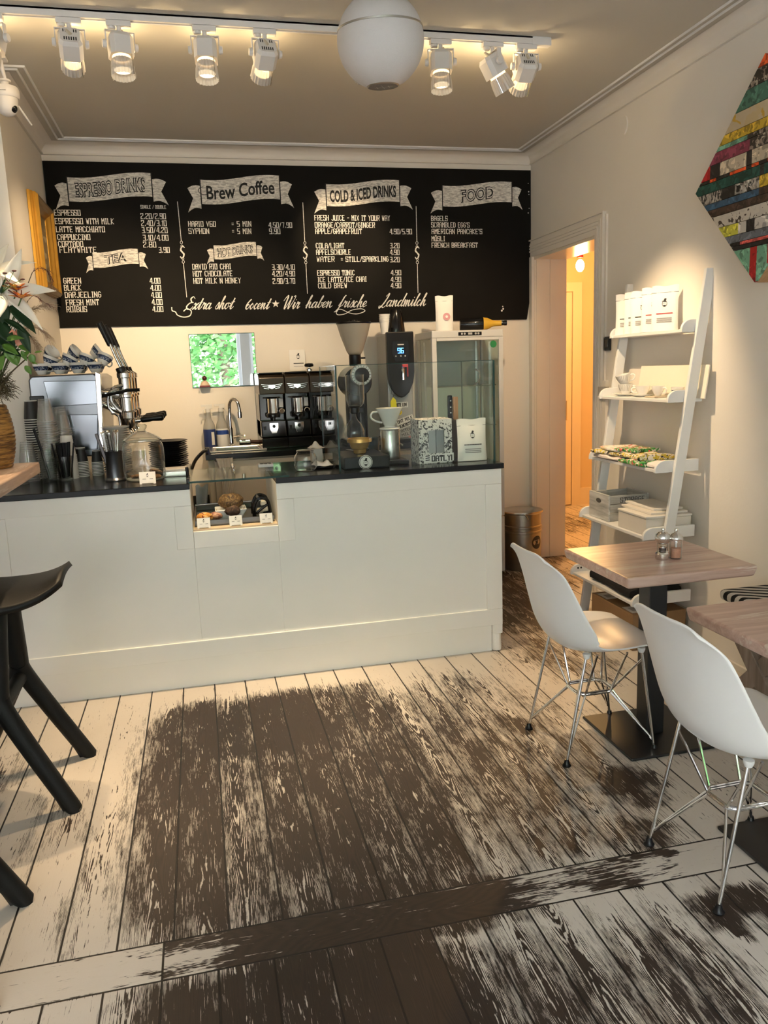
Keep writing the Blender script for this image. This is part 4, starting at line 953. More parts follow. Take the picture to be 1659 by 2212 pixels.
bg = coffee_bag('coffee_bag', 'white coffee bag with a pink ring mark on the fridge', .125, .235, .06, mark='ring'); bg.location = (1.70, 5.36, FZ+.001); bg.rotation_euler = (0, 0, -.15)
bt = thing('wine_bottle', 'dark bottle with yellow neck label lying on the fridge', 'bottle', (1.93, 5.5, FZ))
M_ = Matrix.Rotation(PI/2, 3, 'Y') @ Matrix.Rotation(.0, 3, 'X')
B().lathe([(.0, .0), (.036, .0), (.042, .01), (.042, .16), (.034, .20), (.017, .235), (.016, .31), (.018, .315), (.018, .33), (0, .331)], (1.83, 5.42, FZ+.0435), 24, RZ(-.25) @ M_).build('bottle_glass', GLOSSBLK, bt)
B().lathe([(.0445, .165), (.0400, .195), (.0250, .225), (.0205, .24), (.0190, .28), (.0190, .292)], (1.83, 5.42, FZ+.0435), 24, RZ(-.25) @ M_, caps=False).build('neck_label', mat('yellow_label', (.62,.36,.03), .5), bt)
# ---------------------------------------------------------------- glass case on the counter and its contents
gc = thing('glass_case', 'open glass screen box standing on the counter right end', 'glass case', (1.09, 4.1, ZC))
GX0, GX1, GY0, GY1, GH = .668, 1.502, 3.905, 4.42, .525
def pane(x0, x1, y0, y1):
    p = B().box(x0, x1, y0, y1, ZC+.0005, ZC+GH).build('pane', PANE, gc, False)
    e = .0008
    B().box(x0-e, x1+e, y0-e, y1+e, ZC+GH-.0015, ZC+GH+.001).build('polished_edge', EDGE, p, False)
    return p
pane(GX0, GX1, GY0, GY0+.006); pane(GX0, GX0+.006, GY0+.0075, GY1); pane(GX1-.006, GX1, GY0+.0075, GY1)
b = B()
for x in (GX0, GX1-.006): b.box(x-.0015, x+.0075, GY0-.0015, GY0+.0075, ZC+.0005, ZC+GH)
b.box(GX0, GX0+.006, GY1, GY1+.001, ZC, ZC+GH).box(GX1-.006, GX1, GY1, GY1+.001, ZC, ZC+GH)
b.build('corner_edge', EDGE, gc, False, label='dark green vertical glass corners')
# siphon brewer on its heater
sx, sy = .845, 4.20
hb = thing('brew_scale', 'low black heater base with a round hat logo inside the glass case', 'heater', (.80, 4.05, ZC))
B().box(.70, .94, 3.94, 4.30, ZC+.001, ZC+.062).build('base', mat('dark_heater', (.014,.015,.016), .35, spec=.25), hb, False, bevel=.006)
lg = B().lathe([(.036, 0), (0, .001)], (.812, 3.9395, ZC+.034), 28, Matrix.Rotation(PI/2, 3, 'X')).build('logo_disc', PAPER, hb)
b = B(); hat_logo(b, lambda x, y: (.812+x, 3.9378, ZC+.030+y), .012)
for k in range(24):
    a0, a1 = 2*PI*k/24, 2*PI*(k+1)/24; quad_strip(b, lambda x, y: (.812+x, 3.9378, ZC+.034+y), (.032*math.cos(a0), .032*math.sin(a0)), (.032*math.cos(a1), .032*math.sin(a1)), .003)
b.build('logo_print', PRINT, lg, False)
GOLD = mat('brass_glass', (.62,.36,.10), .18, .6, var=.15, scale=40)
gd = thing('gold_dripper', 'amber gold dripper bowl on the heater under the siphon', 'dripper', (.815, 4.10, ZC+.063))
B().lathe([(.030, 0), (.034, .004), (.036, .024), (.044, .028), (.050, .042), (.056, .062), (.052, .062), (.045, .042), (.03, .028), (0, .024)], (.815, 4.10, ZC+.063), 28).build('bowl', GOLD, gd)
B().lathe([(.056, .060), (.067, .062), (.067, .080), (.062, .082), (.058, .064)], (.815, 4.10, ZC+.063), 28).build('collar', GOLD, gd)
sp = thing('siphon_brewer', 'glass siphon coffee brewer with round lower bulb and black stand', 'coffee brewer', (.845, 4.24, ZC+.063))
x, y = .812, 4.21
B().lathe([(.012, .275), (.014, .25), (.02, .235), (.042, .21), (.056, .175), (.054, .145), (.036, .118), (.0, .110)], (x, y, ZC), 28, caps=False).build('lower_bulb', GLS, sp)
B().lathe([(.016, .30), (.030, .305), (.044, .32), (.050, .345), (.050, .47), (.053, .475)], (x+.012, y, ZC), 28, caps=False).build('upper_chamber', GLS, sp)
B().lathe([(.020, .268), (.026, .275), (.026, .298), (.034, .306), (.03, .312)], (x+.006, y, ZC), 24).build('gasket', BLKPL, sp)
b = B().box(x+.035, x+.085, y+.03, y+.10, ZC+.063, ZC+.075).box(x+.052, x+.075, y+.055, y+.085, ZC+.075, ZC+.42).box(x+.01, x+.06, y+.02, y+.07, ZC+.27, ZC+.30)
b.build('stand', BLKPL, sp, False, bevel=.004)
B().tube([(x-.05, y+.01, ZC+.075), (x-.015, y, ZC+.07), (x+.02, y-.02, ZC+.07)], .0035).build('spoon', CHROME, sp)
rs = thing('rinse_cup', 'pale blue glass measuring cup behind the gold dripper', 'cup', (.935, 4.36, ZC))
B().lathe([(.028, 0), (.04, .01), (.048, .10), (.050, .12), (.046, .12), (.038, .012), (0, .01)], (.935, 4.36, ZC+.001), 24).build('glass_cup', glass('blue_glass', (.62,.72,.78), 1.1, 0, .1, (.35,.45,.5)), rs)
dp = thing('drip_stand', 'grey steel pour over server on a small black scale', 'server', (.985, 4.10, ZC))
sc_ = B().box(.925, 1.065, 4.02, 4.18, ZC+.001, ZC+.022).build('scale', BLKPL, dp, False, bevel=.005)
B().lathe([(.050, .023), (.052, .03), (.052, .175), (.049, .182), (.0, .182)], (.985, 4.11, ZC), 28).build('steel_tumbler', STEEL, dp)
B().tube([(1.036, 4.11, ZC+.10), (1.052, 4.11, ZC+.09)], .008).build('side_valve', CHROME, dp)
cd = thing('pour_over_dripper', 'white ceramic cone dripper with loop handle on a steel server', 'dripper', (.985, 4.11, ZC+.182))
z = ZC+.183
B().lathe([(.054, 0), (.056, .003), (.054, .008), (.030, .012), (.028, .018), (.034, .03), (.068, .105), (.072, .112), (.069, .113), (.062, .105), (.03, .03), (0, .026)], (.985, 4.11, z), 32).build('cone', CERAM, cd)
B().tube(catmull([(.925, 4.11, z+.095), (.895, 4.11, z+.092), (.884, 4.11, z+.075), (.893, 4.11, z+.055), (.925, 4.11, z+.04), (.945, 4.11, z+.036)], 6), .0055, 10).build('handle', CERAM, cd)
# oat milk carton box
ob = thing('carton_box', 'white cardboard drink box with black doodle print and OATLY! front', 'box', (1.19, 4.0, ZC))
OATP = speckle('doodle_print', [(.74,.72,.67), (.02,.02,.02), (.74,.72,.67), (.02,.02,.02), (.74,.72,.67)], 38, .6, hard=.003)
ox0, ox1, oy0, oy1, oh = 1.105, 1.285, 3.965, 4.13, .232
wx0, wx1, wz0, wz1 = ox0+.052, ox1-.042, .055, .175
b = B().box(ox0, ox0+.004, oy0, oy1, ZC+.001, ZC+oh).box(ox1-.004, ox1, oy0, oy1, ZC+.001, ZC+oh).box(ox0+.004, ox1-.004, oy1-.004, oy1, ZC+.001, ZC+oh).box(ox0+.004, ox1-.004, oy0+.004, oy1-.004, ZC+oh-.004, ZC+oh)
for q in ((ox0+.004, wx0, .001, oh), (wx1, ox1-.004, .001, oh), (wx0, wx1, .001, wz0), (wx0, wx1, wz1, oh)): b.box(q[0], q[1], oy0, oy0+.004, ZC+q[2], ZC+q[3])
box_ = b.build('box_sleeve', OATP, ob, False)
for i, xx in enumerate((wx0-.004, (wx0+wx1)/2-.002)):
    c_ = B().box(xx+.004, xx+.047, oy0+.012, oy0+.09, ZC+.01, ZC+.20).build('carton', mat('grey_carton_a' if i else 'grey_carton_b', (.30,.31,.31) if i else (.40,.41,.41), .5), ob, False, bevel=.002)
b = B().prism([(0, 0), (.165, .008), (.165, .050), (0, .044)], (ox0+.022, oy0-.002, ZC+.003), (1, 0, 0), (0, 0, 1), .0015).build('name_plate', PAPER, ob, False)
t = B(); strokes(t, 'OATLY!', lambda x, y: (ox0+.068+x, oy0-.0042, ZC+.015+y), .108, .026, .26)
for k in range(3): quad_strip(t, lambda x, y: (ox0+.034+x, oy0-.0042, ZC+.014+y), (0, .006+.011*k), (.018, .008+.011*k), .006)
t.build('name_print', PRINT, b, False)
t = B()
for (s, x, z, rot, h) in (('ANIMALS', .006, .07, .9, .014), ('ANIMALS', .146, .08, .8, .014)):
    c_, s2 = math.cos(rot), math.sin(rot); strokes(t, s, lambda u, v: (ox0+x+u*c_-v*s2, oy0-.0006, ZC+z+u*s2+v*c_), h*.62*len(s), h, .24)
t.build('doodle_words', PRINT, ob, False)
wb = coffee_bag('coffee_bag', 'white coffee bag with hatted logo at right end inside glass case', .165, .222, .055); wb.location = (1.405, 3.99, ZC+.001); wb.rotation_euler = (-.06, 0, 0)
kb = thing('knife_holder', 'dark wooden knife holder with black and tan handles behind bag', 'knife holder', (1.36, 4.2, ZC))
B().box(1.31, 1.42, 4.14, 4.24, ZC+.001, ZC+.21).build('block', mat('dark_walnut', (.03,.018,.012), .4), kb, False, bevel=.004)
kn = B().box(1.330, 1.356, 4.16, 4.178, ZC+.21, ZC+.345).build('knife_handle', BLKPL, kb, False, bevel=.005, label='black knife handle')
b = B()
for z in (.25, .28, .315): b.cyl((1.344, 4.16, ZC+z), (1.344, 4.1585, ZC+z), .004, seg=10)
b.build('rivet', STEEL, kn)
B().box(1.364, 1.392, 4.17, 4.19, ZC+.21, ZC+.335).build('knife_handle', wood('tan_handle', (.42,.20,.09), (.58,.32,.16), 2), kb, False, bevel=.004, label='tan wooden knife handle')
# ---------------------------------------------------------------- loose things between notch and glass case
tj = thing('tip_jar', 'squat ribbed clear glass jar beside the glass case', 'jar', (.515, 4.03, ZC))
pr = [(.042, .001), (.052, .008)]+[(.058+.0018*math.sin(k*1.9), .02+.01*k) for k in range(6)]+[(.050, .085), (.042, .093), (.044, .097), (.046, .104), (.043, .106)]
B().lathe(pr, (.515, 4.03, ZC), 32, caps=True).build('jar_glass', GLS, tj)
bt_ = B().lathe([(.0, .004), (.045, .004)], (.515, 4.03, ZC), 24, caps=False).build('base_disc', glass('thick_glass', (.8,.85,.83), 1.6), tj)
B().lathe([(.044, .103), (.047, .1045), (.044, .106)], (.515, 4.03, ZC), 32, caps=False).build('lip', CHROME, tj)
pt = thing('small_plate', 'dark oval tray holding crumpled napkins by the glass case', 'tray', (.63, 4.10, ZC))
B().lathe([(.0, .001), (.045, .001), (.066, .008), (.066, .011), (.044, .004), (0, .004)], (.615, 4.09, ZC), 28, sy=.9).build('plate', BLKPL, pt)
def crumple(name, c, sx_, sy_, h, m, label, cat, seed, group=None):
    random.seed(seed); pts = [(random.random(), random.random(), random.random()*h, .1+.15*random.random()) for _ in range(9)]
    b = B()
    def f(u, v):
        z = .55*sum(p[2]*math.exp(-((u-p[0])**2+(v-p[1])**2)/(p[3]+.06)**2) for p in pts)+.004*math.sin(9*u+4*v)
        e = min(u, 1-u, v, 1-v)*4
        return (c[0]+(u-.5)*sx_*(1+.15*math.sin(7*v+seed)), c[1]+(v-.5)*sy_*(1+.15*math.sin(6*u+seed)), c[2]+.002+z*min(1, .25+e))
    b.grid(f, 22, 22)
    return tag(b.build(name, m, None, False, solid=.0015), label, cat, group)
NAPK = mat('napkin_paper', (.78,.74,.70), .9, var=.04)
crumple('napkin', (.612, 4.10, ZC+.010), .10, .11, .045, NAPK, 'crumpled white napkin on the dark oval tray', 'napkin', 4)
nb = thing('napkin_box', 'low white box with a crumpled napkin behind the glass case', 'box', (.70, 4.44, ZC))
B().box(.595, .655, 4.36, 4.44, ZC+.001, ZC+.075).build('box_body', mat('off_white_box', (.62,.58,.52), .6), nb, False, bevel=.002)
crumple('napkin', (.625, 4.40, ZC+.076), .085, .10, .035, NAPK, 'crumpled napkin with a raised corner on the low white box', 'napkin', 11)
pm = thing('payment_pad', 'white card reader dish with black slots on the glass cover', 'card reader', (.33, 4.25, ZC+.008))
B().box(.285, .365, 4.20, 4.26, ZC+.0085, ZC+.026).build('dish', WHITE, pm, False, bevel=.004)
b = B()
for k in range(3): b.box(.296+.022*k, .310+.022*k, 4.205, 4.25, ZC+.0255, ZC+.0275)
b.box(.296, .354, 4.235, 4.25, ZC+.0257, ZC+.0277).build('slots', BLKPL, pm, False)
# ---------------------------------------------------------------- espresso machine
em = thing('espresso_machine', 'chrome lever espresso machine with steel side panel and black handles', 'espresso machine', (-.7, 5.2, ZC))
MX0, MX1, MY0, MY1 = -.925, -.545, 4.86, 5.62
SIDE = mat('polished_side', (.17,.18,.20), .28, 1, var=.03)
b = B().prism([(MX0+.0, .06), (MX1-.03, .06), (MX1-.015, .26), (MX1, .515), (MX1-.03, .535), (MX0+.02, .53), (MX0, .51)], (0, MY0, ZC), (1, 0, 0), (0, 0, 1), -(MY1-MY0))
b.build('body', SIDE, em, False, bevel=.008)
b = B().prism([(MX0+.10, .355), (MX1-.02, .36), (MX1-.012, .495), (MX0+.08, .50)], (0, MY0-.002, ZC), (1, 0, 0), (0, 0, 1), .006); b.build('side_panel', mat('mirror_steel', (.17,.185,.21), .2, 1, var=.04), em, False, bevel=.012)
b = B().prism([(MX0+.12, .10), (MX1-.045, .10), (MX1-.025, .30), (MX0+.10, .31)], (0, MY0-.002, ZC), (1, 0, 0), (0, 0, 1), .006); b.build('side_panel', MAT['mirror_steel'], em, False, bevel=.010)
B().box(MX0-.004, MX0+.075, MY0-.006, MY0+.05, ZC+.02, ZC+.42).build('side_post', BLKPL, em, False, bevel=.006)
B().prism([(MX1-.035, .05), (MX1-.012, .05), (MX1+.012, .53), (MX1-.018, .545)], (0, MY0-.012, ZC), (1, 0, 0), (0, 0, 1), -.03).build('front_edge', CHROME, em, False, bevel=.004)
for x in (MX0+.06, MX1-.06):
    for y in (MY0+.08, MY1-.08): B().cyl((x, y, ZC-.039), (x, y, ZC+.062), .022).build('foot', BLKPL, em, bevel=.004)
B().box(MX0+.03, MX1+.14, MY0+.02, MY1-.02, ZC+.062, ZC+.10).build('drip_tray', STEEL, em, False, bevel=.006)
def group_head(x, y):
    z = ZC
    g_ = B().lathe([(.036, .255), (.048, .265), (.050, .30), (.040, .31), (.040, .385), (.047, .39), (.047, .405), (.036, .41), (.036, .50), (.042, .505), (.042, .53), (.02, .545)], (x, y, z), 28).build('group_head', CHROME, em)
    b = B().cyl((x, y, z+.40), (MX1-.02, y, z+.42), .026).cyl((x, y, z+.29), (MX1-.02, y, z+.36), .02)
    b.tube(catmull([(x-.01, y-.03, z+.46), (x-.07, y-.035, z+.44), (x-.085, y-.03, z+.38), (x-.06, y-.03, z+.33), (x-.03, y-.02, z+.30)], 5), .011)
    b.tube(catmull([(x-.04, y-.045, z+.43), (x-.09, y-.05, z+.42), (x-.10, y-.045, z+.33), (x-.05, y-.04, z+.28)], 5), .007).build('group_pipe', CHROME, g_)
    B().cyl((x, y, z+.50), (x-.02, y, z+.565), .028).build('yoke', BLKPL, g_, bevel=.004)
    lv = B().tube([(x-.005, y-.014, z+.54), (x-.04, y-.012, z+.63), (x-.062, y-.008, z+.70)], .0075, 10).tube([(x-.005, y+.014, z+.54), (x-.04, y+.012, z+.63), (x-.062, y+.008, z+.70)], .0075, 10).build('lever', CHROME, em)
    B().cyl((x-.062, y, z+.69), (x-.112, y, z+.825), .0155, .019, 16).build('lever_grip', BLKPL, lv, bevel=.006)
    pf = B().lathe([(.030, .205), (.040, .225), (.044, .26), (.046, .268)], (x, y, z), 24).build('portafilter_basket', CHROME, em)
    B().cyl((x+.04, y, z+.245), (x+.09, y, z+.25), .011).build('neck', CHROME, pf)
    B().lathe([(.011, 0), (.017, .01), (.018, .05), (.015, .07), (.019, .10), (.021, .125), (.014, .135)], (x+.07, y, z+.25), 20, Matrix.Rotation(PI/2-.08, 3, 'Y')).build('portafilter_handle', BLKPL, pf)
    b = B().tube([(x, y, z+.21), (x+.012, y-.018, z+.185), (x+.02, y-.02, z+.17)], .008).tube([(x, y, z+.21), (x+.012, y+.018, z+.185), (x+.02, y+.02, z+.17)], .008)
    b.build('spout', CHROME, pf)
for i, y in enumerate((4.98, 5.22, 5.46)): group_head(-.415, y)
B().tube([(MX1-.01, 4.93, ZC+.40), (-.40, 4.92, ZC+.43), (-.33, 4.915, ZC+.43)], .010).build('steam_knob', BLKPL, em)
B().tube(catmull([(-.50, 4.90, ZC+.30), (-.46, 4.89, ZC+.28), (-.455, 4.885, ZC+.16), (-.445, 4.88, ZC+.11)], 6), .006).build('steam_wand', CHROME, em)
# the machine stands a little nearer and smaller than first measured
MS = .928
em.scale = (MS,)*3; em.location = EYE+MS*(Vector(em.location)-EYE)
# cups on the machine
BLUEP = speckle('blue_white_glaze', [(.74,.74,.72), (.03,.05,.12)], 26, .18, hard=.03, stretch=(.6, .6, 1.6))
def china_cup(name, label, cat, group, m, R=.047, H=.058, band=None):
    t = thing(name, label, cat, (0,0,0), group)
    pr = [(.022*R/.047, 0), (.024*R/.047, .004), (R*.72, H*.35), (R*.95, H*.75), (R, H), (R-.003, H), (R*.90, H*.72), (R*.66, H*.32), (0, .006)]
    B().lathe(pr, (0,0,0), 28).build('cup_body', m, t, local=True)
    B().tube(catmull([(R*.93, 0, H*.82), (R*1.35, 0, H*.80), (R*1.50, 0, H*.58), (R*1.25, 0, H*.30), (R*.72, 0, H*.28)], 5), .0042, 8).build('handle', m, t, local=True)
    if band: B().lathe([(R*.745, H*.37), (R*.955+.0006, H*.74)], (0,0,0.0004), 28, caps=False).build('glaze_band', band, t, local=True)
    return t
BAND = speckle('blue_band_glaze', [(.03,.05,.11), (.02,.03,.07), (.30,.34,.42)], 50, .18)
cc = china_cup('coffee_cup', '', 'cup', 'china cups on the espresso machine', CERAM, .046, .062, BAND); cc.scale = (MS,)*3
MZ = ZC+.538
names = ['leftmost', 'second', 'third', 'fourth']
first = True
def put(loc, rot, label):
    global first
    loc = EYE+MS*(Vector(loc)-EYE)
    if first: cc.location = loc; cc.rotation_euler = rot; cc['label'] = label; first = False
    else: dup(cc, loc, rot, label)
for j, y in enumerate((4.93, 5.06)):
    for i in range(4):
        put((-.862+.098*i, y, MZ), (0, 0, .5+.3*i), ('%s blue banded cup from the left in the front bottom row on espresso machine' if j == 0 else '%s blue banded cup from the left in the hidden second row on espresso machine') % names[i])
for i in range(4):
    put((-.845+.098*i+.02, 4.935, MZ+.045), (.15, .42+.1*(i % 2), .35+.2*i), '%s tilted cup from the left in the middle layer on espresso machine' % names[i])
for i in range(3):
    put((-.835+.125*i, 4.985, MZ+.098), (.85, .55, .6+.3*i), '%s cup from the left lying on top of the cup pile' % names[i])
# saucers beside the machine
def plate(name, m, R, h, label, cat, group):
    pr = [(R*.55, 0), (R*.6, .002), (R*.97, h-.002), (R, h), (R*.97, h), (R*.58, .006), (0, .006)]
    o = B().lathe(pr, (0,0,0), 36).build(name, m, None, local=True); return tag(o, label, cat, group)
sau = plate('saucer', CERAM, .074, .016, 'white saucer in the stack between cutlery tumbler and espresso machine', 'saucer', 'saucers by the espresso machine')
SX = at(250, 950, 1, 4.38).x
sau.location = (SX, 4.38, ZC+.002)
for k in range(1, 21): dup(sau, (SX+.002*math.sin(k*2), 4.38, ZC+.002+.0118*k))
PLB = mat('matte_black_plate', (.018,.018,.020), .45, var=.15)
bp_ = plate('plate', PLB, .105, .018, 'matte black plate in the stack left of the notch', 'plate', 'black plates on the counter')
bp_.location = (-.180, 4.53, ZC+.002)
for k in range(1, 13): dup(bp_, (-.180+.003*math.sin(k*1.7), 4.53+.003*math.cos(k*2.3), ZC+.002+.0112*k))
# clear cups
clr = thing('plastic_cup', '', 'cup')
B().lathe([(0, .003), (.028, .003), (.029, 0), (.046, .112)], (0,0,0), 24).build('wall', CUPCLR, clr, local=True)
B().lathe([(.046, .1125), (.0495, .1125), (.0495, .1165), (.045, .1165)], (0,0,0), 24, caps=False).build('rim', glass('rim_plastic', (.95,.95,.95), 1.5, .1, .30), clr, local=True)
def flip(loc): return loc, (PI, 0, 0)
tag(clr, 'clear plastic cup in the tallest upside down stack on the counter', 'cup', 'tall stack of clear cups')
sx_, sy_ = at(104, 940, 1, 4.345).x, 4.345
clr.location = (sx_, sy_, ZC+.118); clr.rotation_euler = (PI, 0, 0)
for k in range(1, 26): dup(clr, (sx_+.002*math.sin(k), sy_, ZC+.118+.0118*k), (PI, 0, k*.7))
QX = at(134, 930, 1, 4.45).x
s2 = dup(clr, (QX, 4.45, ZC+.118), (PI, 0, 0), 'clear plastic cup in the stack behind the tallest clear stack', 'second stack of clear cups')
for k in range(1, 22): dup(s2, (QX, 4.45, ZC+.118+.0118*k), (PI, 0, k*.6))
s3 = dup(clr, (-.868, 4.33, ZC+.118), (PI, 0, 0), 'clear plastic cup in the low stack behind the bar table corner', 'low stack of clear cups')
for k in range(1, 8): dup(s3, (-.868, 4.33, ZC+.118+.0118*k), (PI, 0, k*.6))
dome = B().lathe([(.048, 0), (.052, .002), (.052, .006), (.047, .008), (.036, .03), (.012, .036)], (0,0,0), 24).build('dome_lid', CUPCLR, None, local=True)
tag(dome, 'clear plastic lid stacked on counter at the left edge', 'lid', 'clear lids at the counter left end'); dome.location = (-.90, 4.20, ZC)
for k in range(1, 6): dup(dome, (-.90, 4.20, ZC+.009*k))
# black paper cups upside down with white rims
BCUP = mat('black_paper_cup', (.016,.016,.018), .5, var=.15)
def black_cup(R, H, label, group, loc, n, step):
    t = thing('paper_cup', label, 'cup', (0,0,0), group)
    B().lathe([(R*.70, 0), (R*.985, H-.006)], (0,0,0), 24, caps=False).lathe([(R*.70, .004), (0, .004)], (0,0,0), 24, caps=False).build('wall', BCUP, t, local=True)
    B().lathe([(R*.70, -.0005), (R*.735, -.0005), (R*.735, .004)], (0,0,0), 24, caps=False).build('base_ring', PAPER, t, local=True)
    B().lathe([(R*.985, H-.0042), (R*1.04, H-.004), (R*1.05, H-.002), (R*1.04, H), (R*.97, H)], (0,0,0), 24, caps=False).build('rolled_rim', PAPER, t, local=True, label='white rolled rim')
    x, y, z = loc; t.location = (x, y, z+H); t.rotation_euler = (PI, 0, 0)
    for k in range(1, n): dup(t, (x, y, z+H+step*k), (PI, 0, 0))
black_cup(.034, .078, 'black paper cup in the taller small stack left of the cutlery tumbler', 'taller stack of black paper cups', (-.622, 4.40, ZC), 10, .0083)
black_cup(.029, .064, 'black paper cup in the shorter small stack left of the cutlery tumbler', 'shorter stack of black paper cups', (-.545, 4.41, ZC), 10, .0075)
black_cup(.042, .10, 'black paper cup in the tall stack at the far left of counter', 'tall stack of black paper cups', (at(72, 920, 1, 4.445).x, 4.445, ZC), 26, .0122)
# white paper cups stack behind
wcup = B().lathe([(0, .004), (.027, .004), (.028, 0), (.041, .10), (.044, .10), (.044, .106), (.040, .106)], (0,0,0), 24).build('paper_cup', PAPER, None, local=True)
tag(wcup, 'white paper cup upside down in the stack before the machine side', 'cup', 'white paper cups before the machine')
WX2 = at(141, 930, 1, 4.335).x
wcup.location = (WX2, 4.335, ZC+.106); wcup.rotation_euler = (PI, 0, 0)
for k in range(1, 12): dup(wcup, (WX2, 4.335, ZC+.106+.0105*k), (PI, 0, 0))
# glass with crumpled film, glass with black straws
gt = thing('water_glass', 'clear tumbler holding crumpled clear film and a black stirrer', 'glass', (-.757, 4.232, ZC))
GLSD = glass('tumbler_glass', (.86,.88,.87), 1.3)
B().lathe([(.034, .001), (.036, .012), (.046, .16), (.043, .16), (.033, .014), (0, .014)], (-.757, 4.232, ZC), 28).build('glass_body', GLSD, gt)
random.seed(5)
crm = lump('film', (-.757, 4.232, ZC+.07), .035, (.85, .85, 1.5), CUPCLR, 'crumpled clear film inside the left tumbler', 'film', .35, 12)
st_ = B().tube([(-.757, 4.227, ZC+.02), (-.777, 4.222, ZC+.15), (-.802, 4.212, ZC+.27)], .007)
tag(st_.build('stirrer', BLKPL, None), 'black stirrer leaning left out of the left tumbler', 'stirrer')
g2 = thing('water_glass', 'clear tumbler packed with black straws', 'glass', (-.680, 4.235, ZC))
B().lathe([(.033, .001), (.035, .012), (.043, .125), (.040, .125), (.032, .014), (0, .014)], (-.680, 4.235, ZC), 28).build('glass_body', GLSD, g2)
random.seed(9)
str_ = B().cyl((0,0,0), (0,0,.175), .0042, seg=8).build('drinking_straw', BLKPL, None, local=True)
tag(str_, 'black drinking straw standing in the clear tumbler', 'straw', 'black straws in the tumbler')
for k in range(26):
    a = random.random()*2*PI; r = .026*math.sqrt(random.random()); tx, ty = (.16*math.cos(a)*r/.026, .16*math.sin(a)*r/.026)
    o = str_ if k == 0 else dup(str_)
    o.location = (-.680+r*math.cos(a), 4.235+r*math.sin(a), ZC+.017+.004*random.random()); o.rotation_euler = (-ty, tx, 0)
# cutlery tumbler
cu_ = thing('cutlery_tumbler', 'polished steel tumbler with a flared foot holding spoons', 'tumbler', (-.43, 4.12, ZC))
B().lathe([(.050, 0), (.051, .006), (.046, .012), (.042, .016), (.041, .145), (.043, .148), (.040, .148), (.039, .02), (0, .02)], (-.43, 4.12, ZC), 32).build('tumbler_body', SIDE, cu_)
sp_ = thing('teaspoon', 'steel spoon standing handle up in the steel tumbler', 'spoon', (0,0,0), 'spoons in the steel tumbler')
b = B()
def spf(u, v):
    z = .03+v*.20; w = .004+.0065*max(0, v-.45)**1*1.6
    return ((u-.5)*2*w, .002*math.sin(u*PI)+.004*v*v, z)
b.grid(spf, 6, 14); b.build('handle', STEEL, sp_, solid=.0022, local=True)
B().ball((0, 0, .02), .019, sc=(.7, .25, 1.1)).build('bowl', STEEL, sp_, local=True)
random.seed(3)
for k in range(9):
    a = k*2*PI/9+.3; r = .016+.008*(k % 2); o = sp_ if k == 0 else dup(sp_)
    o.location = (-.43+r*.7*math.cos(a), 4.12+r*.7*math.sin(a), ZC+.021); o.rotation_euler = (-math.sin(a)*(.10+.05*(k % 3)), math.cos(a)*(.10+.06*(k % 2)), a*1.7)
for i, (dx, h, tl) in enumerate(((-.018, .215, -.24), (.0, .20, -.05))):
    o = B().box(-.008, .008, -.004, .004, 0, h).build('knife', BLKPL if i else mat('dark_knife', (.05,.045,.045), .2, .8), None, False, bevel=.003, local=True)
    o.location = (-.43+dx, 4.105, ZC+.03); o.rotation_euler = (0, tl, 0); tag(o, ['dark knife handle leaning left in the steel tumbler', 'black knife handle upright in the steel tumbler'][i], 'knife')
# cookie jar
cj = thing('cookie_jar', 'big clear glass cookie jar with a domed knob lid', 'jar', (-.285, 4.09, ZC))
x, y = -.285, 4.10
B().lathe([(.090, .001), (.097, .010), (.100, .03), (.100, .155), (.095, .175), (.086, .188), (.086, .192)], (x, y, ZC), 40).build('jar_glass', GLS, cj)
B().lathe([(0, .006), (.092, .006)], (x, y, ZC), 40, caps=False).build('base_glass', GLS, cj)
ld = B().lathe([(.090, .192), (.092, .200), (.075, .212), (.048, .228), (.022, .240)], (x, y, ZC), 40, caps=False).build('lid', GLS, cj)
B().lathe([(.022, .238), (.018, .246), (.026, .256), (.028, .268), (.020, .275), (0, .276)], (x, y, ZC), 24).build('lid_knob', glass('knob_glass', (.9,.92,.9), 1.6), ld)
B().lathe([(.088, .190), (.094, .193), (.094, .199), (.088, .202)], (x, y, ZC), 40, caps=False).build('lid_ring', glass('rim_glass', (.85,.88,.86), 2.2), ld)
COOK = speckle('oat_cookie', [(.20,.11,.05), (.07,.035,.018), (.30,.18,.09)], 60, .8)
for i, (dx, dy, dz, tl) in enumerate(((.045, -.02, .008, .1), (.02, .04, .009, .05), (.05, .01, .028, .35), (-.04, .02, .009, .06))):
    o = B().lathe([(0, 0), (.030, .001), (.034, .007), (.028, .013), (0, .016)], (0,0,0), 22).build('cookie', COOK, None, local=True)
    o.location = (x+dx, y+dy, ZC+dz); o.rotation_euler = (tl, tl*.5, i)
    tag(o, 'brown cookie at the bottom of the big glass jar', 'cookie', 'cookies in the glass jar')
# napkin pile
nk = thing('napkin_holder', 'low steel napkin holder left of the glass cover', 'napkin holder', (-.14, 4.22, ZC))
b = B().box(-.20, -.085, 4.12, 4.26, ZC+.001, ZC+.005).box(-.20, -.085, 4.12, 4.124, ZC+.005, ZC+.026); b.build('tray', STEEL, nk, False, bevel=.0015)
b = B().cyl((-.082, 4.124, ZC), (-.082, 4.124, ZC+.045), .008); b.build('post', BLKPL, nk, bevel=.003)
random.seed(2)
nap = B().box(-.055, .055, -.062, .062, 0, .0035).build('napkin', NAPK, None, False, local=True)
tag(nap, 'white paper napkin in the low pile left of the glass cover', 'napkin', 'napkins in the steel holder')
for k in range(8):
    o = nap if k == 0 else dup(nap)
    o.location = (-.143+.004*math.sin(k*2), 4.192, ZC+.006+.0038*k); o.rotation_euler = (0, 0, .05*math.sin(k*1.3))
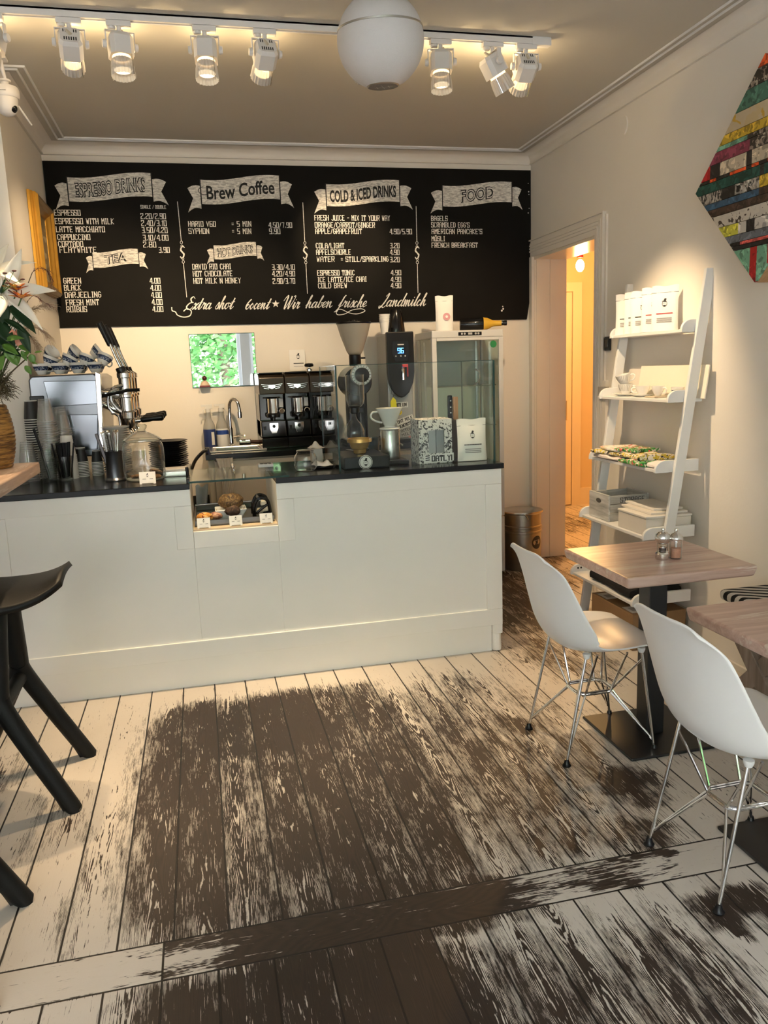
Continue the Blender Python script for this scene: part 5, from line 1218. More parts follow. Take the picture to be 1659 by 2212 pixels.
# ---------------------------------------------------------------- picture in a gilt frame
GILT = mat('gilt', (.66,.36,.06), .28, .75, var=.12, scale=20)
pf = thing('picture_frame', 'narrow gilt picture frame hung on the left wall near chalkboard', 'picture', (LX+.02, 5.28, 2.04))
fy0, fy1, fz0, fz1 = 5.06, 5.62, 2.045, 2.60
def fr_bar(p, q, wdir):
    b = B(); p, q, wd = Vector(p), Vector(q), Vector(wdir)
    prof = [(0, 0), (0, .014), (.005, .019), (.003, .026), (.010, .032), (.008, .040), (.014, .047), (.022, .056), (.032, .054), (.042, .040), (.055, .036), (.066, .022), (.078, .012), (.085, .012), (.085, 0)]
    v = []
    for P_, sg in ((p, 1), (q, -1)):
        d = (q-p).normalized()*sg
        for a, h in prof: v.append(P_+wd*a+d*a+Vector((h, 0, 0)))
    n = len(prof); b._add(v, [(i, i+1, n+i+1, n+i) for i in range(n-1)]); return b
xx = LX+.003
fr_bar((xx, fy0, fz0), (xx, fy0, fz1), (0, 1, 0)).build('frame_side', GILT, pf, False); fr_bar((xx, fy1, fz1), (xx, fy1, fz0), (0, -1, 0)).build('frame_side', GILT, pf, False)
fr_bar((xx, fy1, fz0), (xx, fy0, fz0), (0, 0, 1)).build('frame_bottom', mat('dark_gilt', (.28,.17,.06), .35, .6, var=.15), pf, False); fr_bar((xx, fy0, fz1), (xx, fy1, fz1), (0, 0, -1)).build('frame_top', MAT['dark_gilt'], pf, False)
B().box(xx, xx+.008, fy0+.07, fy1-.07, fz0+.07, fz1-.07).build('canvas', speckle('dark_canvas', [(.20,.15,.08), (.05,.04,.03), (.45,.40,.28)], 8, .5), pf, False)
# ---------------------------------------------------------------- bar table with vase
BARW = wood('bar_table_wood', (.40,.27,.20), (.60,.45,.36), 1, .45, 40, .2, (.66,.54,.46))
tbz = 1.17
bar = thing('bar_table', 'high wooden bar table with thick pale edge left of counter', 'table', (-1.1, 2.7, 0))
def slab(b, x0, x1, y0, y1, z0, z1): return b.box(x0, x1, y0, y1, z0, z1)
slab(B(), -1.55, -.715, 1.55, 3.80, tbz-.052, tbz).build('tabletop', BARW, bar, False, bevel=.008, seg=3)
for x in (-1.5, -1.32):
    for y in (1.65, 3.68): B().box(x, x+.05, y, y+.05, 0, tbz-.052).build('leg', BLACK, bar, False, bevel=.003)
B().box(-1.50, -1.27, 1.70, 3.68, .22, .26).build('stretcher', BLACK, bar, False, bevel=.003)
vc = Vector((-.872, 3.62, tbz))
vz = thing('vase', 'brown ribbed wicker vase on the bar table', 'vase', vc)
pr = [(.075, 0)]+[(.070+.035*math.sin(PI*(.12+.76*k/44))+.0018*math.sin(k*2.1), .004+.262*k/44) for k in range(45)]
def wicker():
    m = bpy.data.materials.new('wicker'); m.use_nodes = True; nt = m.node_tree; g = G(nt); bs = nt.nodes['Principled BSDF']
    mp = nt.nodes.new('ShaderNodeMapping'); nt.links.new(g.coord(), mp.inputs[0]); mp.inputs['Scale'].default_value = (.35, .35, 3)
    n = g.noise(mp.outputs[0], 34, 4, .6, .5)
    nt.links.new(g.mix(g.sm(n, .38, .62), (.10, .04, .010, 1), (.40, .21, .05, 1)), bs.inputs['Base Color']); bs.inputs['Roughness'].default_value = .45
    nt.links.new(g.bump(n, .7, .006), bs.inputs['Normal']); return m
B().lathe(pr, vc, 40).build('vase_body', wicker(), vz)
vt = vc+Vector((0, 0, .26))
LEAF = mat('dark_green_leaf', (.012,.038,.012), .5, var=.35, scale=14, spec=.3); LEAF2 = mat('bright_leaf', (.09,.20,.03), .4, var=.3, scale=20)
STEM = mat('green_stem', (.05,.09,.025), .5, var=.2)
PETAL = mat('white_petal', (.88,.85,.76), .5, var=.05); ORNG = speckle('orange_petal', [(.60,.16,.015), (.28,.02,.012), (.75,.38,.04)], 60, .5)
PINK = mat('pink_petal', (.72,.30,.20), .5, var=.15); TWIG = mat('dry_twig', (.075,.06,.030), .8, var=.35); PAMP = mat('pampas_beige', (.42,.32,.23), .9, var=.2)
DRED = mat('dark_red_seed', (.09,.02,.012), .6, var=.3)
def leafm(b, o, d, up, L, Wd, curl=.25, n=8):
    o, d = Vector(o), Vector(d).normalized(); up = Vector(up); s_ = d.cross(up).normalized(); up = s_.cross(d).normalized()
    def f(u, v):
        w = Wd*math.sin(PI*min(1, (v*.97+.03))**.8)*.5; x = (u-.5)*2*w
        return o+d*(L*v)+s_*x+up*(-curl*L*v*v+abs(u-.5)*w*.6)
    b.grid(f, 4, n)
def sprig(name, label, cat, tip, stem_m=STEM, r=.003, base=None, group='flowers in the wicker vase'):
    t = thing(name, label, cat, vt, group)
    p0 = base or (vt+Vector((.02*math.sin(tip[0]*50), .02*math.cos(tip[2]*40), -.08))); p1 = Vector(tip)
    m_ = p0.lerp(p1, .5)+Vector((0, 0, .04))
    B().tube(catmull([p0, m_, p1], 8), r, 6).build('stem', stem_m, t)
    return t
def fp(px, py, y=3.62): return at(px, py, 1, y)
def lily(px, py, y, facing, size, label):
    c = fp(px, py, y); t = sprig('lily', label, 'flower', c-Vector((0, 0, .03)))
    f = Vector(facing).normalized(); a0 = f.orthogonal().normalized(); b0 = f.cross(a0)
    for k in range(6):
        a = k*PI/3+.4; rad = a0*math.cos(a)+b0*math.sin(a); d = rad*.85+f*.62
        b = B(); leafm(b, c, d, f, size, size*.29, .42, 10); b.build('petal', PETAL, t, solid=.0012)
    for k in range(5):
        a = k*2*PI/5; rad = a0*math.cos(a)+b0*math.sin(a); e = c+f*size*.62+rad*size*.18
        st = B().tube([c, c+f*size*.35+rad*size*.05, e], .0012, 5).build('stamen', LEAF2, t)
        B().ball(e, .004, 8, 6, (2.4, 1, 1)).build('anther', DRED, st)
lily(4, 632, 3.60, (.55, -.75, .35), .20, 'large open white lily leaning right at the top of bouquet')
lily(-14, 590, 3.66, (.1, -.6, .7), .16, 'white lily at the upper left, cut by the picture edge')
def blossom(px, py, y, label):
    c = fp(px, py, y); t = sprig('alstroemeria', label, 'flower', c)
    random.seed(int(px*7+py))
    for k in range(9):
        a = k*2.4; d = Vector((math.cos(a), math.sin(a), .3+.6*random.random()))
        b = B(); leafm(b, c+d*.006, d, (0, 0, 1), .036+.014*random.random(), .020, .1, 5); b.build('petal', ORNG, t, solid=.001)
    for k in range(4):
        d = Vector((random.uniform(-1, 1), -.3, random.uniform(.2, 1)))
        B().tube([c, c+d*.05], .0022, 5).build('bud', DRED, t)
blossom(46, 645, 3.56, 'orange and red alstroemeria at right of the lily'); blossom(36, 628, 3.58, 'smaller orange red blossom just above the other')
rs_ = fp(29, 722, 3.56); t = sprig('rose', 'pale pink rose bud among the green leaves', 'flower', rs_)
for k in range(7):
    a = k*2.4; b = B(); leafm(b, rs_+Vector((.004*math.cos(a), .004*math.sin(a), -.018)), (.35*math.cos(a), .35*math.sin(a), 1), (math.cos(a), math.sin(a), 0), .042, .034, -.15, 5); b.build('petal', PINK, t, solid=.001)
rs2 = fp(42, 738, 3.56); t = sprig('rose', 'long pink bud hanging below the pink rose', 'flower', rs2)
b = B(); leafm(b, rs2-Vector((.012, 0, -.02)), (.5, -.1, -1), (0, -1, 0), .065, .03, .1); b.build('petal', PINK, t, solid=.002)
def leaves(name, label, items, m=LEAF, stem_tip=None, stem_m=STEM):
    tip = fp(*items[0][0]); t = sprig(name, label, 'foliage', stem_tip or tip, stem_m)
    for (p, d, L, w, cl) in items:
        b = B(); leafm(b, fp(*p), d, (0, -.7, .7), L, w, cl, 10); b.build('leaf', m, t, solid=.0008)
    return t
leaves('leaf_branch', 'broad dark green leaves drooping at the right of bouquet', [((20, 662, 3.56), (.75, -.1, -.65), .135, .055, .35), ((40, 705, 3.55), (.35, -.1, -1), .115, .040, .1), ((-5, 640, 3.56), (.2, -.2, -1), .13, .06, .2), ((8, 690, 3.55), (.6, -.1, -.3), .12, .03, .3)])
leaves('leaf_branch', 'dark green leaves at the left edge of bouquet', [((-15, 690, 3.56), (.5, -.3, -.6), .14, .06, .2), ((-10, 720, 3.56), (.6, -.2, -.7), .13, .055, .2), ((-5, 750, 3.55), (.8, -.2, -.2), .10, .045, .3), ((0, 775, 3.56), (.6, -.2, .4), .09, .04, .3), ((-12, 650, 3.6), (.4, -.2, .8), .10, .045, .2)])
leaves('leaf_branch', 'small bright green leaves on a thin twig at lower right', [((52, 770, 3.55), (.5, -.1, .5), .035, .022, .2), ((66, 765, 3.55), (.25, -.1, -1), .042, .03, .2), ((54, 790, 3.55), (.6, -.1, -.9), .042, .026, .2), ((66, 780, 3.55), (.8, 0, -.4), .03, .012, .1), ((75, 762, 3.55), (.9, 0, .2), .03, .012, .1), ((30, 760, 3.55), (.3, 0, -1), .05, .035, .2), ((40, 748, 3.55), (.8, 0, -.3), .05, .03, .2), ((46, 758, 3.55), (.4, 0, -.9), .045, .022, .2)], LEAF2, fp(60, 772, 3.56), TWIG)
leaves('leaf_branch', 'mixed green leaves over the vase mouth', [((5, 745, 3.54), (.9, -.2, -.5), .07, .04, .2), ((18, 752, 3.54), (.2, -.2, -1), .06, .045, .2), ((-4, 800, 3.54), (.4, -.3, .9), .07, .05, .2), ((12, 735, 3.53), (.7, -.2, .2), .07, .035, .3), ((22, 768, 3.54), (.5, -.2, -.7), .05, .035, .2)], LEAF2)
def plume(name, label, pts, m, n, L, sp, seed):
    random.seed(seed); c = [fp(*p) for p in pts]; t = sprig(name, label, 'dried grass', c[0], TWIG, .0018)
    cv = catmull(c, 10); b = B(); b.tube(cv, .0012, 4)
    for k in range(n):
        i = random.randrange(1, len(cv)); p = cv[i]; d = (cv[i]-cv[i-1]).normalized()
        e = d*L*random.uniform(.5, 1.1)+Vector((random.uniform(-sp, sp), random.uniform(-sp, sp), random.uniform(-sp, sp*.4)))
        b.tube([p, p+e*.5+Vector((0, 0, .004)), p+e-Vector((0, 0, .006))], .0007, 3)
    b.build('plume', m, t)
plume('pampas_grass', 'wispy beige dried grass spreading right below the picture', [(44, 690, 3.64), (62, 676, 3.64), (80, 665, 3.64), (96, 660, 3.64)], PAMP, 90, .045, .022, 1)
plume('pampas_grass', 'wispy beige dried grass drooping toward the cups', [(50, 712, 3.64), (68, 706, 3.64), (88, 714, 3.64), (102, 728, 3.64)], PAMP, 80, .04, .02, 2)
plume('pampas_grass', 'wispy beige dried grass just right of dark leaf tip', [(56, 728, 3.64), (66, 730, 3.64), (76, 740, 3.64), (80, 746, 3.64)], PAMP, 60, .03, .016, 3)
plume('dried_spray', 'dark red dried seed spray arching over the gilt frame', [(70, 588, 3.64), (84, 580, 3.64), (100, 584, 3.64), (110, 598, 3.64), (114, 613, 3.64)], DRED, 34, .022, .012, 4)
plume('dried_spray', 'dark dried seed head curving down by the chalkboard corner', [(60, 650, 3.6), (72, 639, 3.6), (84, 645, 3.6), (100, 656, 3.6), (117, 665, 3.6)], DRED, 20, .02, .006, 6)
random.seed(21)
tz = thing('twig_bundle', 'tangle of dark dry moss twigs over the vase rim', 'dried grass', vt, 'flowers in the wicker vase')
b = B(); c = fp(3, 838, 3.60)
for k in range(420):
    d = Vector((random.uniform(-.6, 1.0), random.uniform(-.8, .5), random.uniform(-.8, .7)))
    p = c+Vector((random.uniform(-.06, .03), random.uniform(-.05, .03), random.uniform(-.035, .045))); L = random.uniform(.03, .075)
    b.tube([p, p+d*L*.55+Vector((0, 0, .006)), p+d*L+Vector((0, 0, -.004+.01*random.random()))], .0011, 3)
b.build('twigs', TWIG, tz)
b = B().tube(catmull([vt+Vector((0, 0, -.05)), vt+Vector((.01, -.03, .03)), c], 6), .012, 8); b.build('core', TWIG, tz)
# ---------------------------------------------------------------- bar stools
def stool():
    t = thing('bar_stool', 'matte black sculpted bar stool whose seat shows, before the counter', 'stool', (0,0,0))
    b = B()
    def seat(u, v):
        a = (u-.5)*2; w = (v-.5)*2
        x = a*.235; y = w*(.205-.085*abs(a)**2.6)*(1) + .02*abs(a)
        z = .782+.058*abs(a)**3.0-.020*max(0, -w)**3-.008*w*w
        return (x, y, z)
    b.grid(seat, 28, 20); b.build('seat', BLK_ST, t, solid=.022, local=True)
    B().box(-.11, .11, -.12, .12, .735, .768).build('under_seat', BLK_ST, t, False, bevel=.012, local=True)
    for s_ in (-1, 1):
        y = s_*.10; node = (0.0, s_*.175, .40)
        f = B()
        cp_ = catmull([(0, y*.9, .75), (0, s_*.125, .62), (0, s_*.165, .46), node], 5); f.tube(cp_, .03, 16, radii=[.047-.015*k/(len(cp_)-1) for k in range(len(cp_))])
        f.ball(node, .038, 16, 10)
        f.build('column', BLK_ST, t, local=True)
        for q in (-1, 1):
            pts = catmull([(0, s_*.165, .44), (q*.018, s_*.178, .385), (q*.10, s_*.195, .22), (q*.215, s_*.215, .0)], 6)
            l = B().tube(pts, .033, 16, radii=[.036-.006*k/(len(pts)-1) for k in range(len(pts))])
            for v in l.bm.verts:
                if v.co.z < .012: v.co.z = 0
            l.build('leg', BLK_ST, t, local=True)
    B().tube([(0, -.175, .39), (0, .175, .39)], .027, 16).build('footrest', BLK_ST, t, local=True)
    return t
BLK_ST = mat('matte_black_stool', (.007,.0075,.0075), .5, var=.15, bump=.15, bscale=200, spec=.25)
s1 = stool(); s1.location = (-.76, 3.025, 0)
s2_ = dup(s1, (-.832, 2.10, 0), None, 'matte black bar stool nearest the camera, only its foot showing at left')
# ---------------------------------------------------------------- ladder shelf
LADW = mat('ladder_white', (.76,.76,.75), .4, var=.02)
ls = thing('ladder_shelf', 'white leaning ladder shelf with five shelves against the right wall', 'shelf', (2.35, 3.92, 0))
YN, YF = 3.545, 4.285
def rx(z): return 2.222+.1435*z
def rail(y):
    b = B(); w = .028
    b.prism([(rx(0)-w, 0), (rx(0)+w, 0), (rx(1.87)+w, 1.87), (rx(1.955)+.018, 1.955), (rx(1.955)-w, 1.955)], (0, y, 0), (1, 0, 0), (0, 0, 1), -.022)
    b.build('rail', LADW, ls, False, bevel=.003)
rail(YN); rail(YF)
SH = [(2.362, 1.650), (2.296, 1.304), (2.236, .951), (2.176, .606), (2.120, .256)]
XB = [2.494, 2.490, 2.484, 2.474, 2.464]
for (xf, z), xb in zip(SH, XB):
    B().box(xf+.012, xb, YN+.042, YF-.022, z, z+.016).build('shelf_board', LADW, ls, False, bevel=.002)
    for y in (YN+.023, YF-.022+.001):
        pts = [(xf, z), (xb, z), (xb, z+.062)]+[(xf+.055*(1-math.sin(a)), z+.012+.050*math.cos(a)+.0) for a in [PI/2*k/6 for k in range(7)]]
        B().prism(pts, (0, y, 0), (1, 0, 0), (0, 0, 1), -.018).build('side_bracket', LADW, ls, False, bevel=.002)
b = B()
for x in (2.165, 2.185): b.cyl((x, YF-.0225, .295), (x, YF-.0235, .295), .006, seg=10)
b.build('screw_cover', PRINT, ls, False)
BAGW = mat('bag_paper_white', (.80,.79,.77), .4, var=.02)
bagpos = [(2.438, 4.215, .42), (2.432, 4.115, .40), (2.428, 4.035, .42), (2.425, 3.925, .38), (2.428, 3.825, .42)]
blabel = ['leftmost white coffee bag on the top ladder shelf', 'second white coffee bag from the left on the top ladder shelf', 'middle white coffee bag of five on the top ladder shelf', 'white coffee bag just behind the front one on top ladder shelf', 'frontmost white coffee bag at right on the top ladder shelf']
for i, (x, y, a) in enumerate(bagpos):
    q = coffee_bag('coffee_bag', blabel[i], .138, .228+.006*(i > 2), .045, 'coffee bags on the top ladder shelf', ink=PRED if i > 2 else PRINT, m=BAGW)
    q.location = (x, y, 1.667); q.rotation_euler = (-.05, .02*(i % 2)-.01, -(PI/2-a)*.62)
# cups on the second shelf
z2 = 1.304+.016
LINEP = speckle('line_pattern_porcelain', [(.80,.78,.72), (.80,.78,.72)], 20, .15)
sc1 = china_cup('teacup', 'white patterned cup on a saucer, lower of two stacked', 'cup', 'cups on the ladder shelf', CERAM, .042, .060)
bq = B()
for k in range(9):
    a = -2.6+k*.24; r0, r1 = .034, .042
    bq.tube([(.0315*math.cos(a)*.99, .0315*math.sin(a)*.99, .021), (.0405*math.cos(a), .0405*math.sin(a), .046), (.0424*math.cos(a+.05), .0424*math.sin(a+.05), .056)], .0006, 4)
bq.build('line_pattern', PRINT, sc1, local=True)
def saucer(loc, label, R=.062):
    o = plate('saucer', CERAM, R, .014, label, 'saucer', 'saucers on the ladder shelf'); o.location = loc; return o
saucer((2.405, 4.165, z2+.001), 'white saucer under the two stacked cups on ladder shelf', .072)
sc1.location = (2.405, 4.165, z2+.008); sc1.rotation_euler = (0, 0, -.9)
dup(sc1, (2.402, 4.168, z2+.064), (.12, -.22, -.7), 'white patterned cup balanced tilted on another cup, ladder shelf')
saucer((2.405, 3.985, z2+.001), 'white saucer under the single cup beside the stacked cups', .068)
dup(sc1, (2.405, 3.985, z2+.008), (0, 0, 2.6), 'white cup on a saucer right of the two stacked cups').scale = (.95, .95, .85)
sc3 = china_cup('teacup', 'small white espresso cup with a bulged side on ladder shelf', 'cup', 'cups on the ladder shelf', CERAM, .034, .052); sc3.location = (2.400, 3.825, z2+.009); sc3.rotation_euler = (0, 0, -1.2)
tag(B().box(2.35, 2.445, 3.775, 3.875, z2+.001, z2+.009).build('coaster', mat('cork_coaster', (.55,.47,.36), .7), None, False, bevel=.002), 'square pale coaster under the espresso cup on ladder shelf', 'coaster')
ink = china_cup('teacup', 'white cup with dark blue lower band half behind the ladder rail', 'cup', 'cups on the ladder shelf', CERAM, .034, .056, BAND); ink.location = (2.42, 3.675, z2+.001); ink.rotation_euler = (0, 0, 1.0)
bd = thing('white_board', 'plain cream card leaning on wall behind the ladder shelf cups', 'board', (2.47, 3.8, z2))
B().prism([(3.50, 0), (4.125, 0), (4.125, .168), (3.50, .168)], (2.455, 0, z2+.001), (0, 1, 0), (.14, 0, .99), .006).build('card', mat('cream_card', (.80,.74,.62), .6, var=.02), bd, False)
# towels on the third shelf
z3 = .951+.016
TWA = speckle('lemon_print', [(.78,.70,.58), (.72,.55,.06), (.02,.02,.02), (.78,.72,.60), (.55,.42,.05)], 26, .9, hard=.015)
TWB = speckle('leaf_print', [(.05,.26,.05), (.02,.09,.02), (.70,.10,.12), (.08,.36,.08), (.75,.70,.6)], 24, .9, hard=.015)
TWC = speckle('fruit_print', [(.80,.74,.64), (.70,.52,.08), (.80,.74,.64), (.62,.12,.10), (.80,.74,.64)], 18, .9, hard=.02)
TWD = mat('pink_white_towel', (.78,.70,.66), .9, var=.04)
def towel(c, sx_, sy_, h, m, label, seed, rz=0):
    random.seed(seed); ph = [random.random()*6 for _ in range(5)]; b = B(); M = RZ(rz); c = Vector(c)
    def f(u, v):
        a = u*2*PI; ex = .32
        cx_, s_ = math.cos(a), math.sin(a)
        px_ = math.copysign(abs(cx_)**.45, cx_)*sx_/2; pz = math.copysign(abs(s_)**.7, s_)*h/2+h/2
        y = (v-.5)*sy_; wob = .004*math.sin(9*v+ph[0])+.003*math.sin(17*v+ph[1]+u*6)
        return c+M @ Vector((px_*(1+.05*math.sin(6*v+ph[2])), y*(1+.04*math.sin(4*u*PI+ph[3])), pz*(1+.18*math.sin(7*v+ph[4])*(1 if s_ > 0 else 0))+abs(wob)*(s_ > 0)))
    b.grid(f, 28, 16)
    n = 17
    b.bm.verts.ensure_lookup_table()
    for j in (0, 16):
        try: b.bm.faces.new([b.bm.verts[i*n+j] for i in range(28)])
        except ValueError: pass
    return tag(b.build('folded_towel', m, None), label, 'towel', 'folded towels on the ladder shelf')
towel((2.34, 4.08, z3+.001), .20, .30, .024, TWD, 'pale folded towel at the bottom left of the ladder shelf pile', 1)
towel((2.315, 3.80, z3+.001), .19, .22, .028, TWB, 'green leaf print folded towel at the front of the pile', 2)
towel((2.335, 4.13, z3+.027), .20, .22, .022, TWA, 'yellow and black print folded towel on the left of pile', 3, .1)
towel((2.34, 3.84, z3+.031), .20, .24, .022, TWA, 'yellow print folded towel lying on the green leaf towel', 4, -.06)
towel((2.345, 4.10, z3+.051), .19, .20, .018, TWC, 'pale fruit print folded towel on top at left', 5, -.1)
towel((2.36, 3.98, z3+.056), .18, .20, .014, TWB, 'thin green and red print towel on top of the pile', 6, .15)
towel((2.36, 3.65, z3+.001), .20, .11, .022, TWD, 'pale folded towel behind the near ladder rail', 7)
# crate and boxes on the fourth shelf
z4 = .606+.016
WASH = wood('whitewashed_slats', (.30,.30,.29), (.66,.66,.64), 1, .7, 36, .3)
WASHX = wood('whitewashed_end', (.26,.26,.24), (.58,.57,.54), 0, .7, 36, .3)
cr = thing('wooden_crate', 'grey whitewashed wooden storage crate on the fourth ladder shelf', 'crate', (2.34, 4.14, z4))
cx0, cx1, cy0, cy1, chh = 2.215, 2.468, 4.00, 4.225, .150
for k in range(3):
    zz = z4+.001+k*.050
    B().box(cx0+.012, cx1-.012, cy0, cy0+.008, zz, zz+.046).build('slat', WASHX, cr, False, bevel=.002); B().box(cx0+.012, cx1-.012, cy1-.008, cy1, zz, zz+.046).build('slat', WASHX, cr, False, bevel=.002)
e_ = B().box(cx0, cx0+.012, cy0-.001, cy1+.001, z4+.001, z4+chh+.002).build('end_board', WASH, cr, False, bevel=.002); B().box(cx1-.012, cx1, cy0-.001, cy1+.001, z4+.001, z4+chh+.002).build('end_board', WASH, cr, False, bevel=.002)
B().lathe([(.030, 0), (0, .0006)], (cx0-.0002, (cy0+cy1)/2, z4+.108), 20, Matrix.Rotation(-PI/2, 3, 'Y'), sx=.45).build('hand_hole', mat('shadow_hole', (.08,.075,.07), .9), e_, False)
B().box(cx0+.012, cx1-.012, cy0+.008, cy1-.008, z4+.001, z4+.006).build('base', WASHX, cr, False)
b = B(); strokes(b, 'STORAGE', lambda x, y: (cx0+.075+x, cy0-.0012, z4+.108+y), .15, .026, .16); b.build('crate_print', PRINT, cr, False)
BXM = mat('white_box_card', (.70,.66,.60), .5, var=.03)
bx = thing('white_box', 'long white lidded box in front of the crate on ladder shelf', 'box', (2.34, 3.8, z4))
B().box(2.205, 2.468, 3.592, 3.872, z4+.001, z4+.090).build('box_body', BXM, bx, False, bevel=.003)
B().box(2.202, 2.472, 3.589, 3.876, z4+.0905, z4+.102).build('box_lid', mat('white_box_lid', (.72,.69,.64), .5), bx, False, bevel=.003)
tag(B().box(2.250, 2.465, 3.62, 3.92, z4+.1025, z4+.1145).build('flat_box', BXM, None, False, bevel=.002), 'thin flat white box lying on the long white box', 'box')
tag(B().box(2.290, 2.462, 3.66, 3.95, z4+.115, z4+.126).build('flat_box', MAT['white_box_lid'], None, False, bevel=.002), 'smallest flat white box, topmost on the fourth ladder shelf', 'box')
# bottom shelf: black cloth; carton below
z5 = .256+.016
BCL = mat('black_cloth', (.008,.008,.009), .95, var=.3)
towel((2.30, 3.86, z5+.001), .30, .46, .048, BCL, 'folded black cloth, lower one on the bottom ladder shelf', 8)['group'] = 'black cloths on the bottom shelf'
towel((2.31, 3.84, z5+.052), .27, .43, .044, BCL, 'folded black cloth, upper one on the bottom ladder shelf', 9, .05)['group'] = 'black cloths on the bottom shelf'
cb = thing('cardboard_box', 'brown cardboard shipping box on the floor beneath the ladder shelf', 'box', (2.30, 3.80, 0))
KRAFT = mat('kraft_board', (.27,.16,.075), .7, var=.08)
B().box(2.145, 2.462, 3.60, 4.05, .001, .20).build('carton', KRAFT, cb, False, bevel=.003)
for (x0, x1, y0, y1) in ((2.16, 2.24, 3.90, 4.02), (2.16, 2.25, 3.63, 3.74)):
    q = B().box(x0, x1, y0, y1, .2002, .2008).build('shipping_label', PAPER, cb, False)
    b = B()
    for k in range(6): b.box(x0+.02, x0+.06, y0+.03+.009*k, y0+.035+.009*k, .2009, .2012)
    b.build('label_print', PGREY, q, False)
# ---------------------------------------------------------------- pedestal tables
TOPW = wood('limed_oak_top', (.44,.265,.205), (.66,.475,.395), 0, .32, 34, .25, (.66,.55,.46))
TOPW2 = TOPW
def pedestal(x0, x1, y0, y1, px0, px1, py0, py1, label):
    t = thing('cafe_table', label, 'table', ((px0+px1)/2, (py0+py1)/2, 0), 'square pedestal tables')
    b = B().box(x0, x1, y0, y1, .706, .75)
    for v in b.bm.verts:
        if v.co.z < .72:
            v.co.x += .010*(1 if v.co.x < (x0+x1)/2 else -1); v.co.y += .010*(1 if v.co.y < (y0+y1)/2 else -1)
    b.build('tabletop', TOPW, t, False, bevel=.011, seg=4)
    cx, cy = (px0+px1)/2, (py0+py1)/2
    B().box(cx-.04, cx+.04, cy-.04, cy+.04, .012, .69).build('column', BLACK, t, False, bevel=.004)
    B().box(px0, px1, py0, py1, .001, .013).build('base_plate', BLACK, t, False, bevel=.005)
    B().box(cx-.15, cx+.15, cy-.03, cy+.03, .690, .7055).build('top_bracket', BLACK, t, False, bevel=.003)
pedestal(1.456, 2.004, 2.485, 3.008, 1.520, 1.922, 2.538, 2.942, 'square limed oak cafe table holding the salt and pepper mills')
pedestal(1.452, 2.02, 1.58, 2.135, 1.552, 1.96, 1.655, 2.063, 'square limed oak cafe table nearest camera at right edge')
def mill(c, pepper, label):
    t = thing('pepper_mill' if pepper else 'salt_mill', label, 'mill', c); x, y, z = c
    if pepper:
        B().lathe([(.026, .001), (.027, .004), (.027, .024), (.022, .03), (.010, .032), (.010, .044), (.016, .047), (.016, .052), (.008, .054)], c, 28).build('base', CHROME, t)
        B().lathe([(.021, .030), (.021, .066)], c, 28, caps=False).build('clear_body', GLS, t)
        B().lathe([(.014, .034), (.015, .05), (0, .05)], c, 16).build('peppercorns', mat('peppercorns', (.03,.02,.015), .7), t)
        B().lathe([(.012, .060), (.020, .064), (.0275, .074), (.030, .086), (.027, .099), (.017, .108), (.006, .111), (.005, .114), (.008, .118), (.007, .123), (0, .125)], c, 28).build('crown', CHROME, t)
    else:
        B().lathe([(.022, .001), (.0235, .003), (.0235, .072), (.022, .078)], c, 28).build('clear_body', GLS, t)
        B().lathe([(.019, .004), (.0195, .042), (0, .044)], c, 20).build('pink_salt', mat('pink_salt', (.60,.30,.20), .7, var=.3, scale=120), t)
        B().lathe([(.006, .044), (.006, .075)], c, 12).build('spindle', CHROME, t)
        B().lathe([(.026, .076), (.027, .080), (.026, .086), (.018, .098), (.008, .103), (.005, .108), (.008, .113), (.007, .118), (0, .12)], c, 28).build('crown', CHROME, t)
mill((1.732, 2.700, .75), True, 'steel pepper mill with a ball shaped crown on cafe table'); mill((1.785, 2.692, .75), False, 'clear mill of pink salt with chrome cap on table')
